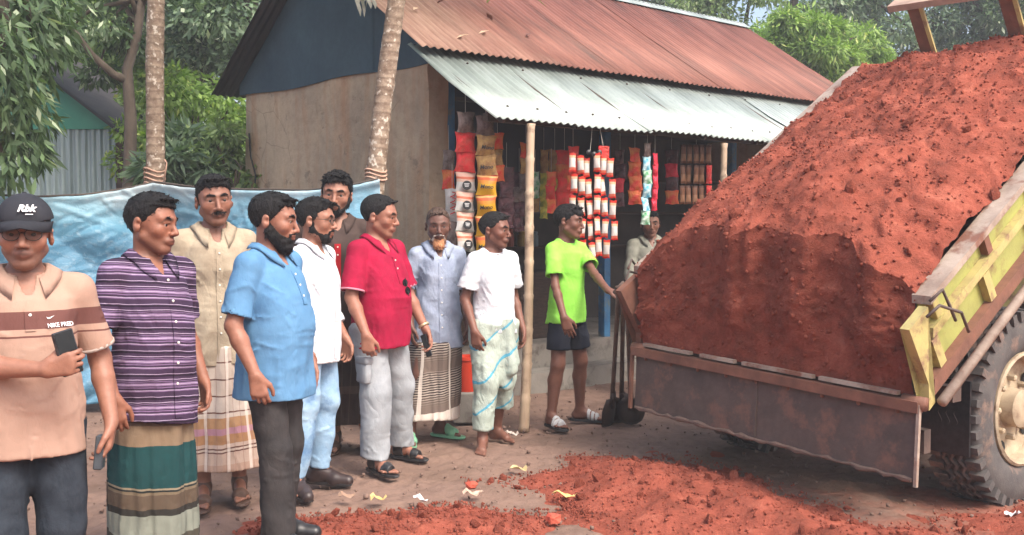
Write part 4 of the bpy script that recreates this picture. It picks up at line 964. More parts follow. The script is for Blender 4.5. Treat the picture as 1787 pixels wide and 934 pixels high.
# 10 -- boy in lime T-shirt
LIME = cloth("lime_tee_cloth", srgb(172, 250, 104), srgb(152, 232, 84), wr=.3)
R10 = person('boy', "teenage boy in lime green T-shirt and navy shorts, hand stretched to the truck bed", 990, 7.5, 1.665, 36, 72, 3, (.18,.072,.047), .83, .0,
    arms={'R': dict(y=-.2, f=(.25, -.25, -1), n=(.6, .7, .2), curl=.25), 'L': dict(w=(1064, 512, 7.15), f=(.55, -.75, -.25), n=(.1, .2, -1), curl=.35, pole=(.2, .3, -1))},
    feet={'R': (962, 748, 28), 'L': (1012, 737, 72)}, roll=4, hair=dict(vol=.012, top=.014, fringe=.022), shirt=dict(kind='tee', mat=LIME, hem=.77, cuff=.72, loose=.024, sleeve_grow=.024, wrinkle=.8, trim=LIME),
    bottom=dict(kind='shorts', mat=cloth("navy_shorts_cloth", srgb(38, 42, 56), srgb(30, 33, 44), wr=.4), top=.83, hem=.56, loose=.008, flare=.02), shoes=('slide', mat("black_rubber", (.02,.02,.022), rough=.6), bands("black_white_strap", 0, 1, [(0, (.7,.7,.7))]), [(-.150, -.128), (-.118, -.096), (-.086, -.064)]), seed=10, group="men standing in a row")
# 11 -- shopkeeper in the shade
GR11 = cloth("grey_green_shirt_cloth", srgb(176, 176, 162), srgb(150, 150, 138), wr=.6)
R11 = person('keeper', "shopkeeper in grey shirt sitting in the dark shop behind hanging packets", 1134, 9.25, 1.62, 10, 0, 5, (.22,.095,.062), 1.0, .0, sit=.36, z0=.39,
    arms={'R': dict(out=.03, y=-.2), 'L': dict(out=.03, y=-.2)}, feet={'L': (.12, -.42, 8), 'R': (-.12, -.42, -8)}, hair=dict(vol=.008, top=.008),
    shirt=dict(kind='shirt', mat=GR11, hem=.84, cuff=1.9, loose=.024, open_=.06, collar=dict(m=GR11), placket=dict(n=4)),
    bottom=dict(kind='trousers', mat=cloth("charcoal_trousers_cloth", (.05,.05,.05)), top=.90, hem=.1, loose=.02), shoes=('sandal', BLK), seed=11, group="")
# worn and held small things
hpz = R7
yy = fit_front(R7, .012, 1.20); so = empty("sunglasses", parent=None); Mr = Matrix.Translation(R7['root'].location) @ Matrix.Rotation(R7['root'].rotation_euler.z, 4, 'Z')
mb = MB(); x0, z0_ = .03, 1.165
for k in (0, 1): mb.lathe([(.0225, -.002), (.0225, .002)], 12, Matrix.Translation((x0 + .006*k, fit_front(R7, x0, z0_ - .045*k, .012), z0_ - .048*k)) @ Matrix.Rotation(math.radians(82), 4, 'X'))
mb.tube([(x0, fit_front(R7, x0, z0_, .012), z0_ + .03), (x0 + .01, fit_front(R7, x0, z0_-.06, .014), z0_ - .08)], .003, 5)
bpy.data.objects.remove(so); so = mb.build("sunglasses", PHONE_G); so.matrix_world = Mr; tag(so, "dark sunglasses hooked on the crimson polo", "sunglasses")
a = R7['A']['L']; M = Matrix.Translation(Vector(a['W'] - nz(a['W'] - a['E'])*.02)) @ Vector(nz(a['W'] - a['E'])).to_track_quat('Z', 'Y').to_matrix().to_4x4()
MB().lathe([(.030, -.008), (.036, -.008), (.036, .008), (.030, .008)], 16, M, True).build("wristband", mat("pale_gold_band", (.62,.5,.32), rough=.35, metal=.6), R7['root'], True)
held(R7, 'L', "mobile_phone", "dark phone in the left hand of the man in crimson polo", "phone", (.010, .070, .145), BLK, (.004, 0, .03), (0, 0, 0), PHONE_G)
l = R7['LG']['R']; pc = Vector(l['H']*.40 + l['K']*.60); sx = -(.085*R7['s']*R7['g'] + .026); Mp = Matrix.Translation(pc + Vector((sx*.93, -.02, 0))) @ Matrix.Rotation(-.35, 4, 'Z') @ Matrix.Rotation(.06, 4, 'Y')
MB().box((-.018, -.06, -.085), (.03, .06, .06), Mp, bev=.01).build("cargo_pocket", PALE, R7['bottom'], True); MB().box((-.026, -.066, .03), (.03, .066, .075), Mp, bev=.008).build("pocket_flap", PALE, R7['bottom'], True)
# ------------------------------------------------------------------ ground
def vnoise2(seed, n=256):
    g = np.random.RandomState(seed).rand(n, n)
    def f(x, y):
        xi = np.floor(x).astype(int); yi = np.floor(y).astype(int); u = x-xi; v = y-yi; u = u*u*(3-2*u); v = v*v*(3-2*v)
        G = lambda a, b: g[a % n, b % n]
        return (G(xi, yi)*(1-u) + G(xi+1, yi)*u)*(1-v) + (G(xi, yi+1)*(1-u) + G(xi+1, yi+1)*u)*v - .5
    return f
N2 = [vnoise2(i) for i in range(6)]
def fbm(x, y, f0, octs=4, gain=.5):
    o = 0; a = 1
    for i in range(octs): o = o + N2[i % 6](x*f0 + 7.3*i, y*f0 - 3.1*i)*a; f0 *= 2.03; a *= gain
    return o
SOIL1, SOIL2, SOIL3 = srgb(152, 82, 66), srgb(122, 67, 54), srgb(176, 106, 87)
def soil_mat(name, k=1.0, sc=1.0):
    t = NT(name); a = t.noise(5*sc, 8, .65); b = t.noise(38*sc, 6, .7); c_ = t.noise(150*sc, 4, .7)
    c = t.ramp(a, [(.3, tuple(x*k for x in SOIL2)), (.55, tuple(x*k for x in SOIL1)), (.75, tuple(x*k for x in SOIL3))])
    c = t.mix(.55, c, t.mix(1.0, c, t.ramp(b, [(.3, (.7,.66,.64)), (.55, (1,1,1)), (.75, (1.2,1.17,1.14))]), 'MULTIPLY'))
    t.color(c); t.bump(a, .3, .04); t.bump(b, .65, .025); t.bump(c_, .6, .008); return t.set(.95, 0, .1)
SOIL = soil_mat("red_soil"); SOIL_DK = soil_mat("shaded_red_soil", .84, 1.4)  # second soil is a darker copy: rear-face shade of the load put into colour
t = NT("trodden_earth")
a = t.noise(1.1, 6, .6); b = t.noise(14, 8, .65); c_ = t.noise(90, 5, .7)
c = t.ramp(a, [(.32, srgb(112,92,82)), (.5, srgb(134,110,98)), (.66, srgb(122,100,88))])
c = t.mix(.5, c, t.mix(1.0, c, t.ramp(b, [(.3, (.62,.58,.56)), (.52, (1,1,1)), (.72, (1.18,1.14,1.1))]), 'MULTIPLY'))
# red soil spilled over the near ground
sx = t.math('ADD', t.math('MULTIPLY', t.axis(1), -.75), t.math('MULTIPLY', t.axis(0), .35)); red = t.math('ADD', t.math('ADD', sx, 4.0), t.math('MULTIPLY', t.math('SUBTRACT', t.noise(2.2, 7, .65), .5), 2.6))
rm = t.ramp(red, [(.35, (0,0,0)), (1.0, (.75,.75,.75))]); rc = t.ramp(b, [(.3, srgb(112,62,50)), (.6, srgb(152,84,66))]); c = t.mix(rm, c, rc)
t.color(c); t.bump(b, .6, .03); t.bump(c_, .5, .008); EARTH = t.set(.95, 0, .12)
xs = np.concatenate([np.linspace(-150, -5, 20)[:-1], np.linspace(-5, 5, 400), np.linspace(5, 150, 20)[1:]]); ys = np.concatenate([np.linspace(-30, 4, 8)[:-1], np.linspace(4, 10, 240), np.linspace(10, 200, 20)[1:]])
X, Y = np.meshgrid(xs, ys, indexing='ij'); near = np.clip((10.5 - Y)/1, 0, 1)*np.clip((Y - 3.5)/.5, 0, 1)*np.clip((5.2 - np.abs(X))/.5, 0, 1)
Zg = (fbm(X, Y, 1.2, 4)*.035 + fbm(X, Y, 8, 4, .6)*.018)*near
rp = np.random.RandomState(5)
for _ in range(130):        # scuffs and footprints
    fx_, fy_, fa_ = rp.uniform(-3.2, 2.2), rp.uniform(4.8, 8.5), rp.uniform(0, 3.14); a_ = (X-fx_)*math.cos(fa_) + (Y-fy_)*math.sin(fa_); b_ = -(X-fx_)*math.sin(fa_) + (Y-fy_)*math.cos(fa_); q_ = (a_/.13)**2 + (b_/.05)**2; Zg += -.014*np.exp(-q_**2) + .006*np.exp(-(np.sqrt(q_) - 1.25)**2/.05)
Zg = Zg - .018
nx_, ny_ = X.shape; I = np.arange(nx_*ny_).reshape(nx_, ny_)
gnd = mk("ground", np.stack([X, Y, Zg], -1).reshape(-1, 3), np.stack([I[:-1, :-1], I[1:, :-1], I[1:, 1:], I[:-1, 1:]], -1).reshape(-1, 4), EARTH, None, True); tag(gnd, kind="structure")
# ------------------------------------------------------------------ soil heaps, clods
def clod_mesh(seed, r=1.0):
    rr = np.random.RandomState(seed); bm = bmesh.new(); bmesh.ops.create_icosphere(bm, subdivisions=1, radius=r)
    for v in bm.verts: v.co *= rr.uniform(.68, 1.22); v.co.z *= .8
    me = bpy.data.meshes.new("clod"); bm.to_mesh(me); bm.free(); me.materials.append(SOIL); return me
CLODS = [clod_mesh(i) for i in range(9)]
def add_clod(parent, p, r, rng, m=None):
    o = bpy.data.objects.new("clod", CLODS[rng.randrange(len(CLODS))]); COL.objects.link(o); o.location = p; o.scale = (r*rng.uniform(.8, 1.4), r*rng.uniform(.8, 1.2), r*rng.uniform(.6, 1.0)); o.rotation_euler = (rng.uniform(0, 6), rng.uniform(0, 6), rng.uniform(0, 6))
    o.parent = parent; return o
def crumbs(name, parent, pts, m):
    """many small crumbs joined in one part"""
    rr = np.random.RandomState(len(pts)); V = []; Fc_ = []; base = np.array([(1,0,0),(-1,0,0),(0,1,0),(0,-1,0),(0,0,1),(0,0,-1)], float); fc = [(0,2,4),(2,1,4),(1,3,4),(3,0,4),(2,0,5),(1,2,5),(3,1,5),(0,3,5)]
    for i, (p, r) in enumerate(pts):
        q = base*r*rr.uniform(.6, 1.3, (6, 1)) ; a = rr.uniform(0, 6); q = q @ np.array(Matrix.Rotation(a, 3, Vector(rr.normal(size=3)))).T
        V.append(q + np.array(p)); Fc_ += [tuple(6*i + k for k in f) for f in fc]
    o = mk(name, np.concatenate(V), Fc_, m, parent); tag(o, kind="stuff"); return o
def heap(name, label, x0, x1, y0, y1, hfun, seed, n_clod, n_crumb, step=.022):
    xs = np.arange(x0, x1, step); ys = np.arange(y0, y1, step); X, Y = np.meshgrid(xs, ys, indexing='ij'); H = hfun(X, Y); n_ = fbm(X+seed, Y, 5, 5, .55)
    Z = np.where(H > 0, H*(1 + n_*.6) + n_*.014, H) ; Z = Z + fbm(X, Y+seed, 22, 3)*.014*(H > 0)
    nx_, ny_ = X.shape; I = np.arange(nx_*ny_).reshape(nx_, ny_); Fq = np.stack([I[:-1, :-1], I[1:, :-1], I[1:, 1:], I[:-1, 1:]], -1).reshape(-1, 4)
    keep = (Z.ravel()[Fq].max(1) > -.03); o = mk(name, np.stack([X, Y, Z], -1).reshape(-1, 3), Fq[keep], SOIL, None, True); tag(o, label, "soil heap")
    rng = random.Random(seed); k = 0; cr = []
    while k < n_clod + n_crumb:
        i = rng.randrange(nx_); j = rng.randrange(ny_)
        if H[i, j] < -.02: continue
        if k < n_clod: r = .007 + .034*rng.random()**4; add_clod(o, (X[i, j], Y[i, j], max(Z[i, j], .0) + r*.25), r, rng)
        else: cr.append(((X[i, j] + rng.uniform(-.03, .03), Y[i, j], max(Z[i, j], .0) + .003), .004 + .008*rng.random()**2))
        k += 1
    crumbs("soil_crumbs", o, cr, SOIL); return o
def heap_main(X, Y):
    # crest runs from (1090,800) towards (1450,934) in the photo
    h = .15*np.exp(-(((X - 1.05 - .25*(5.3 - Y))/.62)**2 + ((Y - 5.35)/.62)**2)**1.0) + .09*np.exp(-(((X - .75)/.55)**2 + ((Y - 5.9)/.5)**2)) + .15*np.exp(-(((X - 1.75)/.55)**2 + ((Y - 4.35)/.5)**2))
    return h - .052 + fbm(X, Y, 2.2, 4)*.05
heap("soil_heap", "heap of crumbly red soil on the ground in front of the tailgate", -.3, 2.9, 3.3, 7.0, heap_main, 3, 270, 3000)
def heap_left(X, Y):
    return .07*np.exp(-(((X + .75)/.75)**2 + ((Y - 4.95)/.50)**2)) + .035*np.exp(-(((X - .05)/.5)**2 + ((Y - 5.25)/.25)**2)) - .055 + fbm(X, Y, 2.6, 4)*.05
heap("soil_spill", "low spread of red soil at the feet of the men in blue and crimson polos", -1.9, .9, 4.1, 5.8, heap_left, 8, 150, 1600)
def heap_right(X, Y): return .34*np.exp(-(((X - 3.15)/.55)**2 + ((Y - 4.7)/.55)**2)) - .05 + fbm(X, Y, 2.2, 4)*.05
heap("soil_bank", "bank of red soil beside the truck's rear wheel", 2.0, 4.2, 3.6, 5.6, heap_right, 12, 60, 600)
# scattered litter and bits of brick
LIT = [("paper_scrap", "crumpled white paper scrap on the red soil spill", "paper", (735, 888), (.10, .045), (.75,.72,.7)), ("dry_leaf", "curled pale dry leaf lying on the soil spill", "leaf", (825, 876), (.11, .06), (.55,.40,.30)), ("yellow_wrapper", "torn yellow wrapper on the ground beside the soil heap", "wrapper", (985, 880), (.13, .04), (.72,.55,.2)),
       ("plastic_scrap", "white plastic scrap on the soil near the truck wheel", "plastic", (1768, 916), (.09, .06), (.8,.8,.82)), ("paper_scrap", "small pale scrap beside the barefoot man's toes", "paper", (893, 768), (.09, .05), (.6,.52,.46)), ("yellow_wrapper", "small yellow wrapper near the spread red soil", "wrapper", (660, 886), (.09, .06), (.66,.5,.2)), ("dry_leaf", "brown dry leaf by the brown leather shoe", "leaf", (606, 882), (.09, .05), (.35,.22,.15)), ("yellow_wrapper", "pale yellow scrap in front of the bare feet", "wrapper", (905, 832), (.10, .06), (.62,.5,.25)), ("stick", None, None, None, None, None)]
for nm, lb, ct, pp, sz, cc in LIT[:-1]:
    p = at(pp[0], pp[1], CAMH*F/(pp[1]-392)); p.z = .03; rr = np.random.RandomState(int(pp[0])); n = 6; vs = []; fs = []
    for i in range(n):
        for j in range(4): vs.append(((i/(n-1)-.5)*sz[0] + rr.uniform(-.008, .008), (j/3-.5)*sz[1]*(1-.7*abs(i/(n-1)-.5)**2*2) + rr.uniform(-.006, .006), rr.uniform(0, .022) + .012*math.sin(i*1.3)))
    for i in range(n-1):
        for j in range(3): fs.append((i*4+j, i*4+4+j, i*4+5+j, i*4+1+j))
    o = mk(nm, vs, fs, mat("litter_%s" % pp[0], cc, tuple(x*.7 for x in cc), 30, .6)); o.location = p; o.rotation_euler = (0, 0, rr.uniform(-.6, .6)); tag(o, lb, ct)
BRICKM = mat("brick_red", srgb(168, 70, 52), srgb(190, 96, 76), 18, .9, .4, 60)
for pp, r, lb in (((966, 918), .035, "brick lump on the ground below the yellow wrapper"), ((823, 857), .030, "small brick lump beyond the dry leaf")):
    p = at(pp[0], pp[1], CAMH*F/(pp[1]-392)); p.z = .02; mb = MB().box((-r*1.1, -r*.8, -r*.6), (r*1.1, r*.8, r*.7), bev=.012); rr = np.random.RandomState(int(r*1e4)); mb.v = [v + Vector(rr.uniform(-.006, .006, 3)) for v in mb.v]; o = mb.build("brick_lump", BRICKM); o.location = p; o.rotation_euler = (.2, .1, .6); tag(o, lb, "brick")
pts = []; rng = random.Random(4)
for i in range(3200):
    x = rng.uniform(-3.5, 3.5); y = rng.uniform(4.6, 9.5); pts.append(((x, y, .0), .004 + .015*rng.random()**4))
crumbs("ground_grit", None, pts, mat("grit", srgb(132,108,96), srgb(100,78,68), 9, .9))
bpy.data.objects["ground_grit"]["label"] = "loose grit and small stones strewn over the trodden earth"

# ------------------------------------------------------------------ house with shop
HANG = math.atan2(.65, .76); HO = Vector((-.117, 7.32, 0))
house = empty("shop_house", HO, HANG); tag(house, "long shop house with red tin roof, pale veranda roof and mud-plastered gable", "house")
HM = Matrix.Translation(HO) @ Matrix.Rotation(HANG, 4, 'Z')
def corr(name, x0, x1, ya, za, yb, zb, m, parent, amp=.010, pitch=.076, rows=2, jit=0.0, sag=.0):
    """one corrugated sheet: ridges run from (ya,za) to (yb,zb); x0..x1 across"""
    n = max(2, int(round((x1-x0)/pitch*6))); d = Vector((0, yb-ya, zb-za)).normalized(); nn = Vector((0, -d.z, d.y)); nn = nn if nn.z > 0 else -nn; vs = []; fs = []
    for r in range(rows+1):
        u = r/rows
        for i in range(n+1):
            x = x0 + (x1-x0)*i/n; h = amp*math.sin(2*math.pi*x/pitch) + jit - sag*math.sin(math.pi*u); vs.append(Vector((x, ya+(yb-ya)*u, za+(zb-za)*u)) + nn*h)
    k = n+1
    for r in range(rows):
        for i in range(n): fs.append((r*k+i, r*k+i+1, r*k+k+i+1, r*k+k+i))
    o = mk(name, vs, fs, m, parent, True); md = o.modifiers.new("s", 'SOLIDIFY'); md.thickness = .003; md.offset = -1; return o
t = NT("rusty_red_tin"); y_ = t.axis(1); x_ = t.axis(0)
a = t.noise(2.0, 6, .65, stretch=(2.2, .25, .25)); b = t.noise(9, 6, .7, stretch=(3, .2, .2)); c = t.ramp(a, [(.30, srgb(88,58,49)), (.5, srgb(120,74,62)), (.7, srgb(144,96,82))])
c = t.mix(.55, c, t.mix(1.0, c, t.ramp(b, [(.3, (.55,.52,.5)), (.55, (1,1,1)), (.75, (1.15,1.15,1.12))]), 'MULTIPLY'))
fade = t.ramp(t.math('ADD', t.math('MULTIPLY', x_, .55), t.math('MULTIPLY', t.math('SUBTRACT', t.noise(1.5, 5, .6), .5), .9)), [(.15, (1,1,1)), (.75, (0,0,0))]); c = t.mix(t.math('MULTIPLY', fade, .8), c, t.ramp(b, [(.3, srgb(128,92,76)), (.6, srgb(172,140,122))]))
t.color(c); t.bump(b, .15, .005); RUST = t.set(.6, .15, .4)
t = NT("galvanised_tin"); a = t.noise(1.6, 5, .6, stretch=(2.5, .5, .5)); b = t.noise(14, 6, .7, stretch=(2, .5, .5)); c = t.ramp(a, [(.3, srgb(128,138,134)), (.55, srgb(156,166,162)), (.72, srgb(174,182,180))])
c = t.mix(.4, c, t.mix(1.0, c, t.ramp(b, [(.32, (.6,.62,.58)), (.5, (1,1,1))]), 'MULTIPLY')); t.color(c); GALV = t.set(.5, .25, .4)
DARKTIN = mat("dark_weathered_tin", (.035,.034,.042), (.06,.056,.06), 5, .75, stretch=(3, .3, .3), metal=.1)
XF = 6.75   # far end of the roof
sheets = 9; sw_ = XF/sheets
for i in range(sheets):
    corr("roof_sheet", i*sw_ - .02, (i+1)*sw_ + .03, .88, 2.93, 2.90, 4.27, RUST, house, jit=.004*(i % 2), sag=.012)
    corr("roof_sheet", i*sw_ - .02, (i+1)*sw_ + .03, 4.84, 2.93, 2.84, 4.27, DARKTIN, house, jit=.004*(i % 2))
sv = 6.6/8
for i in range(8): corr("veranda_sheet", i*sv - .01, (i+1)*sv + .03, -.02, 2.295 - .012*math.sin(i*2.1), 1.10, 2.98, GALV, house, jit=.004*(i % 2), sag=.02)
for i in range(7):
    x0 = i*.97; vs = []
    MB().add([(x0, 2.76, 4.205), (x0+.99, 2.76, 4.205), (x0+.99, 2.87, 4.290), (x0, 2.87, 4.290), (x0, 2.98, 4.205), (x0+.99, 2.98, 4.205)], [(0,1,2,3), (3,2,5,4)]).build("ridge_cap", GALV, house)
t = NT("mud_plaster"); a = t.noise(1.2, 7, .6); b = t.noise(12, 7, .65); st = t.noise(2.0, 5, .6, stretch=(3, 3, .35))
c = t.ramp(a, [(.3, srgb(158,142,125)), (.5, srgb(182,162,140)), (.7, srgb(198,176,150))]); c = t.mix(t.ramp(st, [(.46, (0,0,0)), (.7, (.65,.65,.65))]), c, srgb(176,134,104)); c = t.mix(.4, c, t.mix(1.0, c, t.ramp(b, [(.3, (.6,.58,.56)), (.55, (1,1,1))]), 'MULTIPLY'))
vo = t.n("ShaderNodeTexVoronoi"); vo.feature = 'DISTANCE_TO_EDGE'; vo.inputs["Scale"].default_value = 1.7; t.l(t.mix(.25, t.co.outputs["Object"], t.mix(1.0, t.co.outputs["Object"], t.n("ShaderNodeTexNoise").outputs["Color"], 'ADD')), vo.inputs["Vector"])
ck = t.math('MULTIPLY', t.math('LESS_THAN', vo.outputs["Distance"], .006), t.math('GREATER_THAN', t.noise(1.1, 2), .52)); c = t.mix(t.math('MULTIPLY', ck, .3), c, srgb(70,60,54))
c = t.mix(t.ramp(t.noise(3.3, 6, .7), [(.60, (0,0,0)), (.66, (.55,.55,.55))]), c, srgb(120,108,98)); t.bump(t.ramp(t.noise(3.3, 6, .7), [(.60, (1,1,1)), (.64, (0,0,0))]), .5, .01)
t.color(c); t.bump(b, .5, .02); t.bump(t.noise(60, 4, .6), .25, .006); MUD = t.set(.95, 0, .1)
t = NT("blue_painted_tin"); a = t.noise(1.4, 6, .6); b = t.noise(20, 5, .7); c = t.ramp(a, [(.3, srgb(46,66,80)), (.7, srgb(62,86,100))]); c = t.mix(.3, c, t.mix(1.0, c, t.ramp(b, [(.35, (.5,.5,.5)), (.6, (1,1,1))]), 'MULTIPLY')); t.color(c); BLUT = t.set(.7, 0, .3)
# gable wall with a chipped front corner, as one wobbly slab
def slab(name, x0, x1, y0, y1, z0, z1, m, parent, step=.12, amp=.012, seed=0):
    bm = bmesh.new(); bmesh.ops.create_cube(bm, size=1)
    for v in bm.verts: v.co = Vector(((x0+x1)/2 + v.co.x*(x1-x0), (y0+y1)/2 + v.co.y*(y1-y0), (z0+z1)/2 + v.co.z*(z1-z0)))
    nseg = int(max(x1-x0, y1-y0, z1-z0)/step)
    for ax in range(3):
        L = ((x1-x0), (y1-y0), (z1-z0))[ax]; n = int(L/step)
        for k in range(1, n):
            co = Vector(((x0+x1)/2, (y0+y1)/2, (z0+z1)/2)); co[ax] = (x0, y0, z0)[ax] + L*k/n; no = Vector((0, 0, 0)); no[ax] = 1
            bmesh.ops.bisect_plane(bm, geom=bm.verts[:] + bm.edges[:] + bm.faces[:], plane_co=co, plane_no=no)
    rr = fnoise(seed, 5, amp, 5); r2 = fnoise(seed+1, 17, amp*.5, 5)
    for v in bm.verts: c = v.co; a = float(rr(c.x, c.y, c.z) + r2(c.x, c.y, c.z)); b = float(rr(c.y+3, c.z, c.x) + r2(c.z, c.y, c.x+1)); v.co += Vector((a, b, 0))
    me = bpy.data.meshes.new(name); bm.to_mesh(me); bm.free(); me.materials.append(m); o = bpy.data.objects.new(name, me); COL.objects.link(o); o.parent = parent; me.polygons.foreach_set("use_smooth", np.ones(len(me.polygons), dtype=bool)); sm_auto(o, 50); return o
slab("gable_wall", .26, .46, 1.2, 4.59, -.05, 2.94, MUD, house, .14, .010, 2)
slab("rear_wall", .46, 6.4, 4.40, 4.58, -.05, 2.92, MUD, house, .6, .01, 3)
slab("far_wall", 6.2, 6.4, 1.5, 4.40, -.05, 2.92, MUD, house, .5, .01, 4)
# blue gable boarding, each vertical tin panel its own piece, slightly sagging lower edge
ze = lambda y: 2.93 + 1.34*(1 - abs(y - 2.86)/1.98) - .02
yb = [1.10, 1.98, 2.86, 3.74, 4.66]
for i in range(4):
    a, b = yb[i]+.002, yb[i+1]-.002; vs = []; fs = []; n = 8
    for k in range(n+1):
        y = a + (b-a)*k/n; lowz = 2.86 + .05*(y-1.1)/3.5 + .016*math.sin(y*3.1); jx = .238 - .004*(i % 2) + .006*math.sin(y*5)
        vs += [(jx, y, lowz), (jx, y, max(ze(y), lowz+.01)), (jx+.012, y, lowz), (jx+.012, y, max(ze(y), lowz+.01))]
    for k in range(n): o_ = k*4; fs += [(o_, o_+1, o_+5, o_+4), (o_+2, o_+6, o_+7, o_+3), (o_, o_+4, o_+6, o_+2)]
    mk("gable_panel", vs, fs, BLUT, house, False)
NAILM = mat("rusty_nail_head", (.05,.035,.03))
nail0 = MB().lathe([(.010, -.004), (.010, .004), (.004, .009)], 8).build("roof_nail", NAILM, house); ns_ = math.atan2(.685, 1.12)
for i in range(26):
    o = nail0 if i == 0 else nail0.copy()
    if i: COL.objects.link(o)
    q_ = (.16 if i < 18 else .85) + .01*math.sin(i*3); x_n = (.2 + i*.304 if i < 18 else .4 + (i-18)*.62); x_n = round(x_n/.076)*.076 + .019; o.location = (x_n, q_, 2.295 + .685/1.12*(q_ + .02) + .006); o.rotation_euler = (ns_, 0, 0); o.parent = house
WOODD = mat("dark_weathered_wood", srgb(78,60,50), srgb(52,40,34), 8, .85, .4, 30, stretch=(1, 1, 6))
BLUP = mat("blue_painted_wood", srgb(58,116,160), srgb(38,86,128), 9, .6, .25, 40, c3=srgb(92,110,116), scale3=7)
for x in (.34, 2.64, 4.7): MB().box((x-.045, 1.42, .36), (x+.045, 1.51, 2.86), bev=.006).build("post", BLUP, house)
MB().box((.475, 1.215, .0), (.555, 1.29, 2.84), bev=.006).build("post", BLUP, house)
for y, z in ((1.46, 2.80), (.16, 2.315)): MB().beam((.5 if y > 1 else .03, y, z), (6.4, y, z), .06, .06).build("beam", WOODD, house)
for i in range(9): x = .1 + i*.78; MB().beam((x, .03, 2.285), (x, 1.15, 2.970), .04, .04).build("rafter", WOODD, house)
CONC = mat("grey_concrete", srgb(138,132,124), srgb(112,106,100), 3, .92, .45, 35, c3=srgb(92,84,78), scale3=5)
slab("plinth", .30, 6.3, 1.40, 4.4, -.05, .385, CONC, house, .5, .008, 6)
slab("step", .56, 6.3, 1.12, 1.397, -.05, .165, CONC, house, .4, .008, 7)
# shop interior: counter, partitions, shelves
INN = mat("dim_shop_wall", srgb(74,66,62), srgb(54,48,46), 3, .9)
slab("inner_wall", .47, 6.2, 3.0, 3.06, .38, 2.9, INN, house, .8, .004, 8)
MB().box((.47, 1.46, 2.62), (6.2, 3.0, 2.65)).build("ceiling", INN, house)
MB().box((.47, 1.52, 1.95), (2.6, 1.55, 2.78)).build("lintel_board", mat("navy_board", srgb(34,38,54), srgb(28,30,42), 4, .7), house)
for (y, z) in ((2.80, 1.25), (2.80, 1.65), (2.80, 2.05)): MB().box((.5, y-.16, z), (6.1, y+.19, z+.025)).build("shelf", WOODD, house)
MB().box((.55, 1.75, .386), (2.5, 2.2, 1.05), bev=.01).build("counter", WOODD, house)
# wire and rust marks on the far end of the gable
mb = MB(); mb.tube([(.235, 4.45, 2.5), (.225, 4.40, 2.25), (.23, 4.30, 2.05), (.225, 4.33, 1.8), (.23, 4.38, 1.62)], .010, 6); mb.build("cable", mat("cable_black", (.02,.02,.02)), house)
MB().box((.20, 4.30, 1.55), (.26, 4.42, 1.68), bev=.008).build("meter_box", mat("dull_brown_tin", srgb(84,70,60)), house)
# bamboo poles that carry the veranda eave
def bamboo(name, label, p0, p1, r0, r1, nodes, m):
    p0 = Vector(p0); p1 = Vector(p1); pts = []; rs = []; n = nodes*6
    for i in range(n+1):
        u = i/n; k = (u*nodes) % 1.0; bump_ = .0045 if (i % 6 == 0) else (-.001 if i % 6 in (1, 5) else 0)
        pts.append(p0.lerp(p1, u) + Vector((.010*math.sin(u*5), .006*math.sin(u*7), 0))); rs.append(r0 + (r1-r0)*u + bump_)
        if i % 6 == 0 and 0 < i < n: pts.append(pts[-1] + (p1-p0).normalized()*.012); rs.append(rs[-1] - .006)
    mb = MB(); mb.tube([p - p0 for p in pts], rs, 14); o = mb.build(name, m, None, True); o.location = p0; tag(o, label, "pole", "bamboo poles under the veranda eave"); return o
BAMB = mat("dry_bamboo", srgb(186,164,138), srgb(158,134,112), 7, .6, .2, 60, stretch=(2, 2, .4), c3=srgb(120,100,84), scale3=6)
bamboo("bamboo_pole", "pale bamboo pole standing between the barefoot man and the boy", (at(914, 750, 7.45).x, 7.45, -.03), (at(929, 210, 7.52).x, 7.52, 2.27), .040, .030, 9, BAMB)
bamboo("bamboo_pole", "far bamboo pole under the veranda eave, partly hidden by the truck", (at(1255, 500, 9.05).x, 9.05, -.03), (at(1266, 250, 9.07).x, 9.07, 2.25), .034, .028, 8, BAMB)
# ------------------------------------------------------------------ tipper truck
TH = math.radians(32.7); TY = math.atan2(.6, .8); BW = 1.99; R0 = Vector((2.015, 4.85, 0)); HZ = .694
truck = empty("tipper_truck", R0, TY); tag(truck, "yellow tipper truck with raised bed full of red soil and tailgate hanging open", "truck")
def bp(t_, y, n): return Vector((t_*math.cos(TH) - n*math.sin(TH), y, HZ + .039*y + t_*math.sin(TH) + n*math.cos(TH)))
YEL = mat("chipped_yellow_paint", srgb(180,168,106), srgb(156,142,94), 7, .7, .3, 30, c3=srgb(132,104,80), scale3=9)
YELD = mat("faded_olive_yellow_paint", srgb(158,160,88), srgb(138,138,78), 5, .6, .2, 30, c3=srgb(120,92,66), scale3=4)
CAPR = mat("worn_grey_steel", srgb(168,152,138), srgb(130,112,100), 7, .6, .35, 30, c3=srgb(120,80,64), scale3=6)
DSTEEL = mat("dark_dirty_steel", srgb(88,74,68), srgb(70,59,55), 9, .75, .35, 22, c3=srgb(112,82,70), scale3=6)
RUSTB = mat("rusty_brown_steel", srgb(126,84,66), srgb(96,64,52), 8, .75, .35, 30)
BL = 3.0; SHH = .40; SL = .23
def plank(mb, t0, t1, y0, y1, n0, n1, sl0=0.0, sl1=0.0):
    """box in bed coordinates; sl shear shifts t with height at the rear end"""
    vs = [bp(t0+sl0*n0, y0, n0), bp(t1, y0, n0), bp(t1, y1, n0), bp(t0+sl0*n0, y1, n0), bp(t0+sl0*n1, y0, n1), bp(t1, y0, n1), bp(t1, y1, n1), bp(t0+sl0*n1, y1, n1)]
    return mb.add(vs, [(3,2,1,0),(4,5,6,7),(0,1,5,4),(1,2,6,5),(2,3,7,6),(3,0,4,7)])
k = SL/SHH
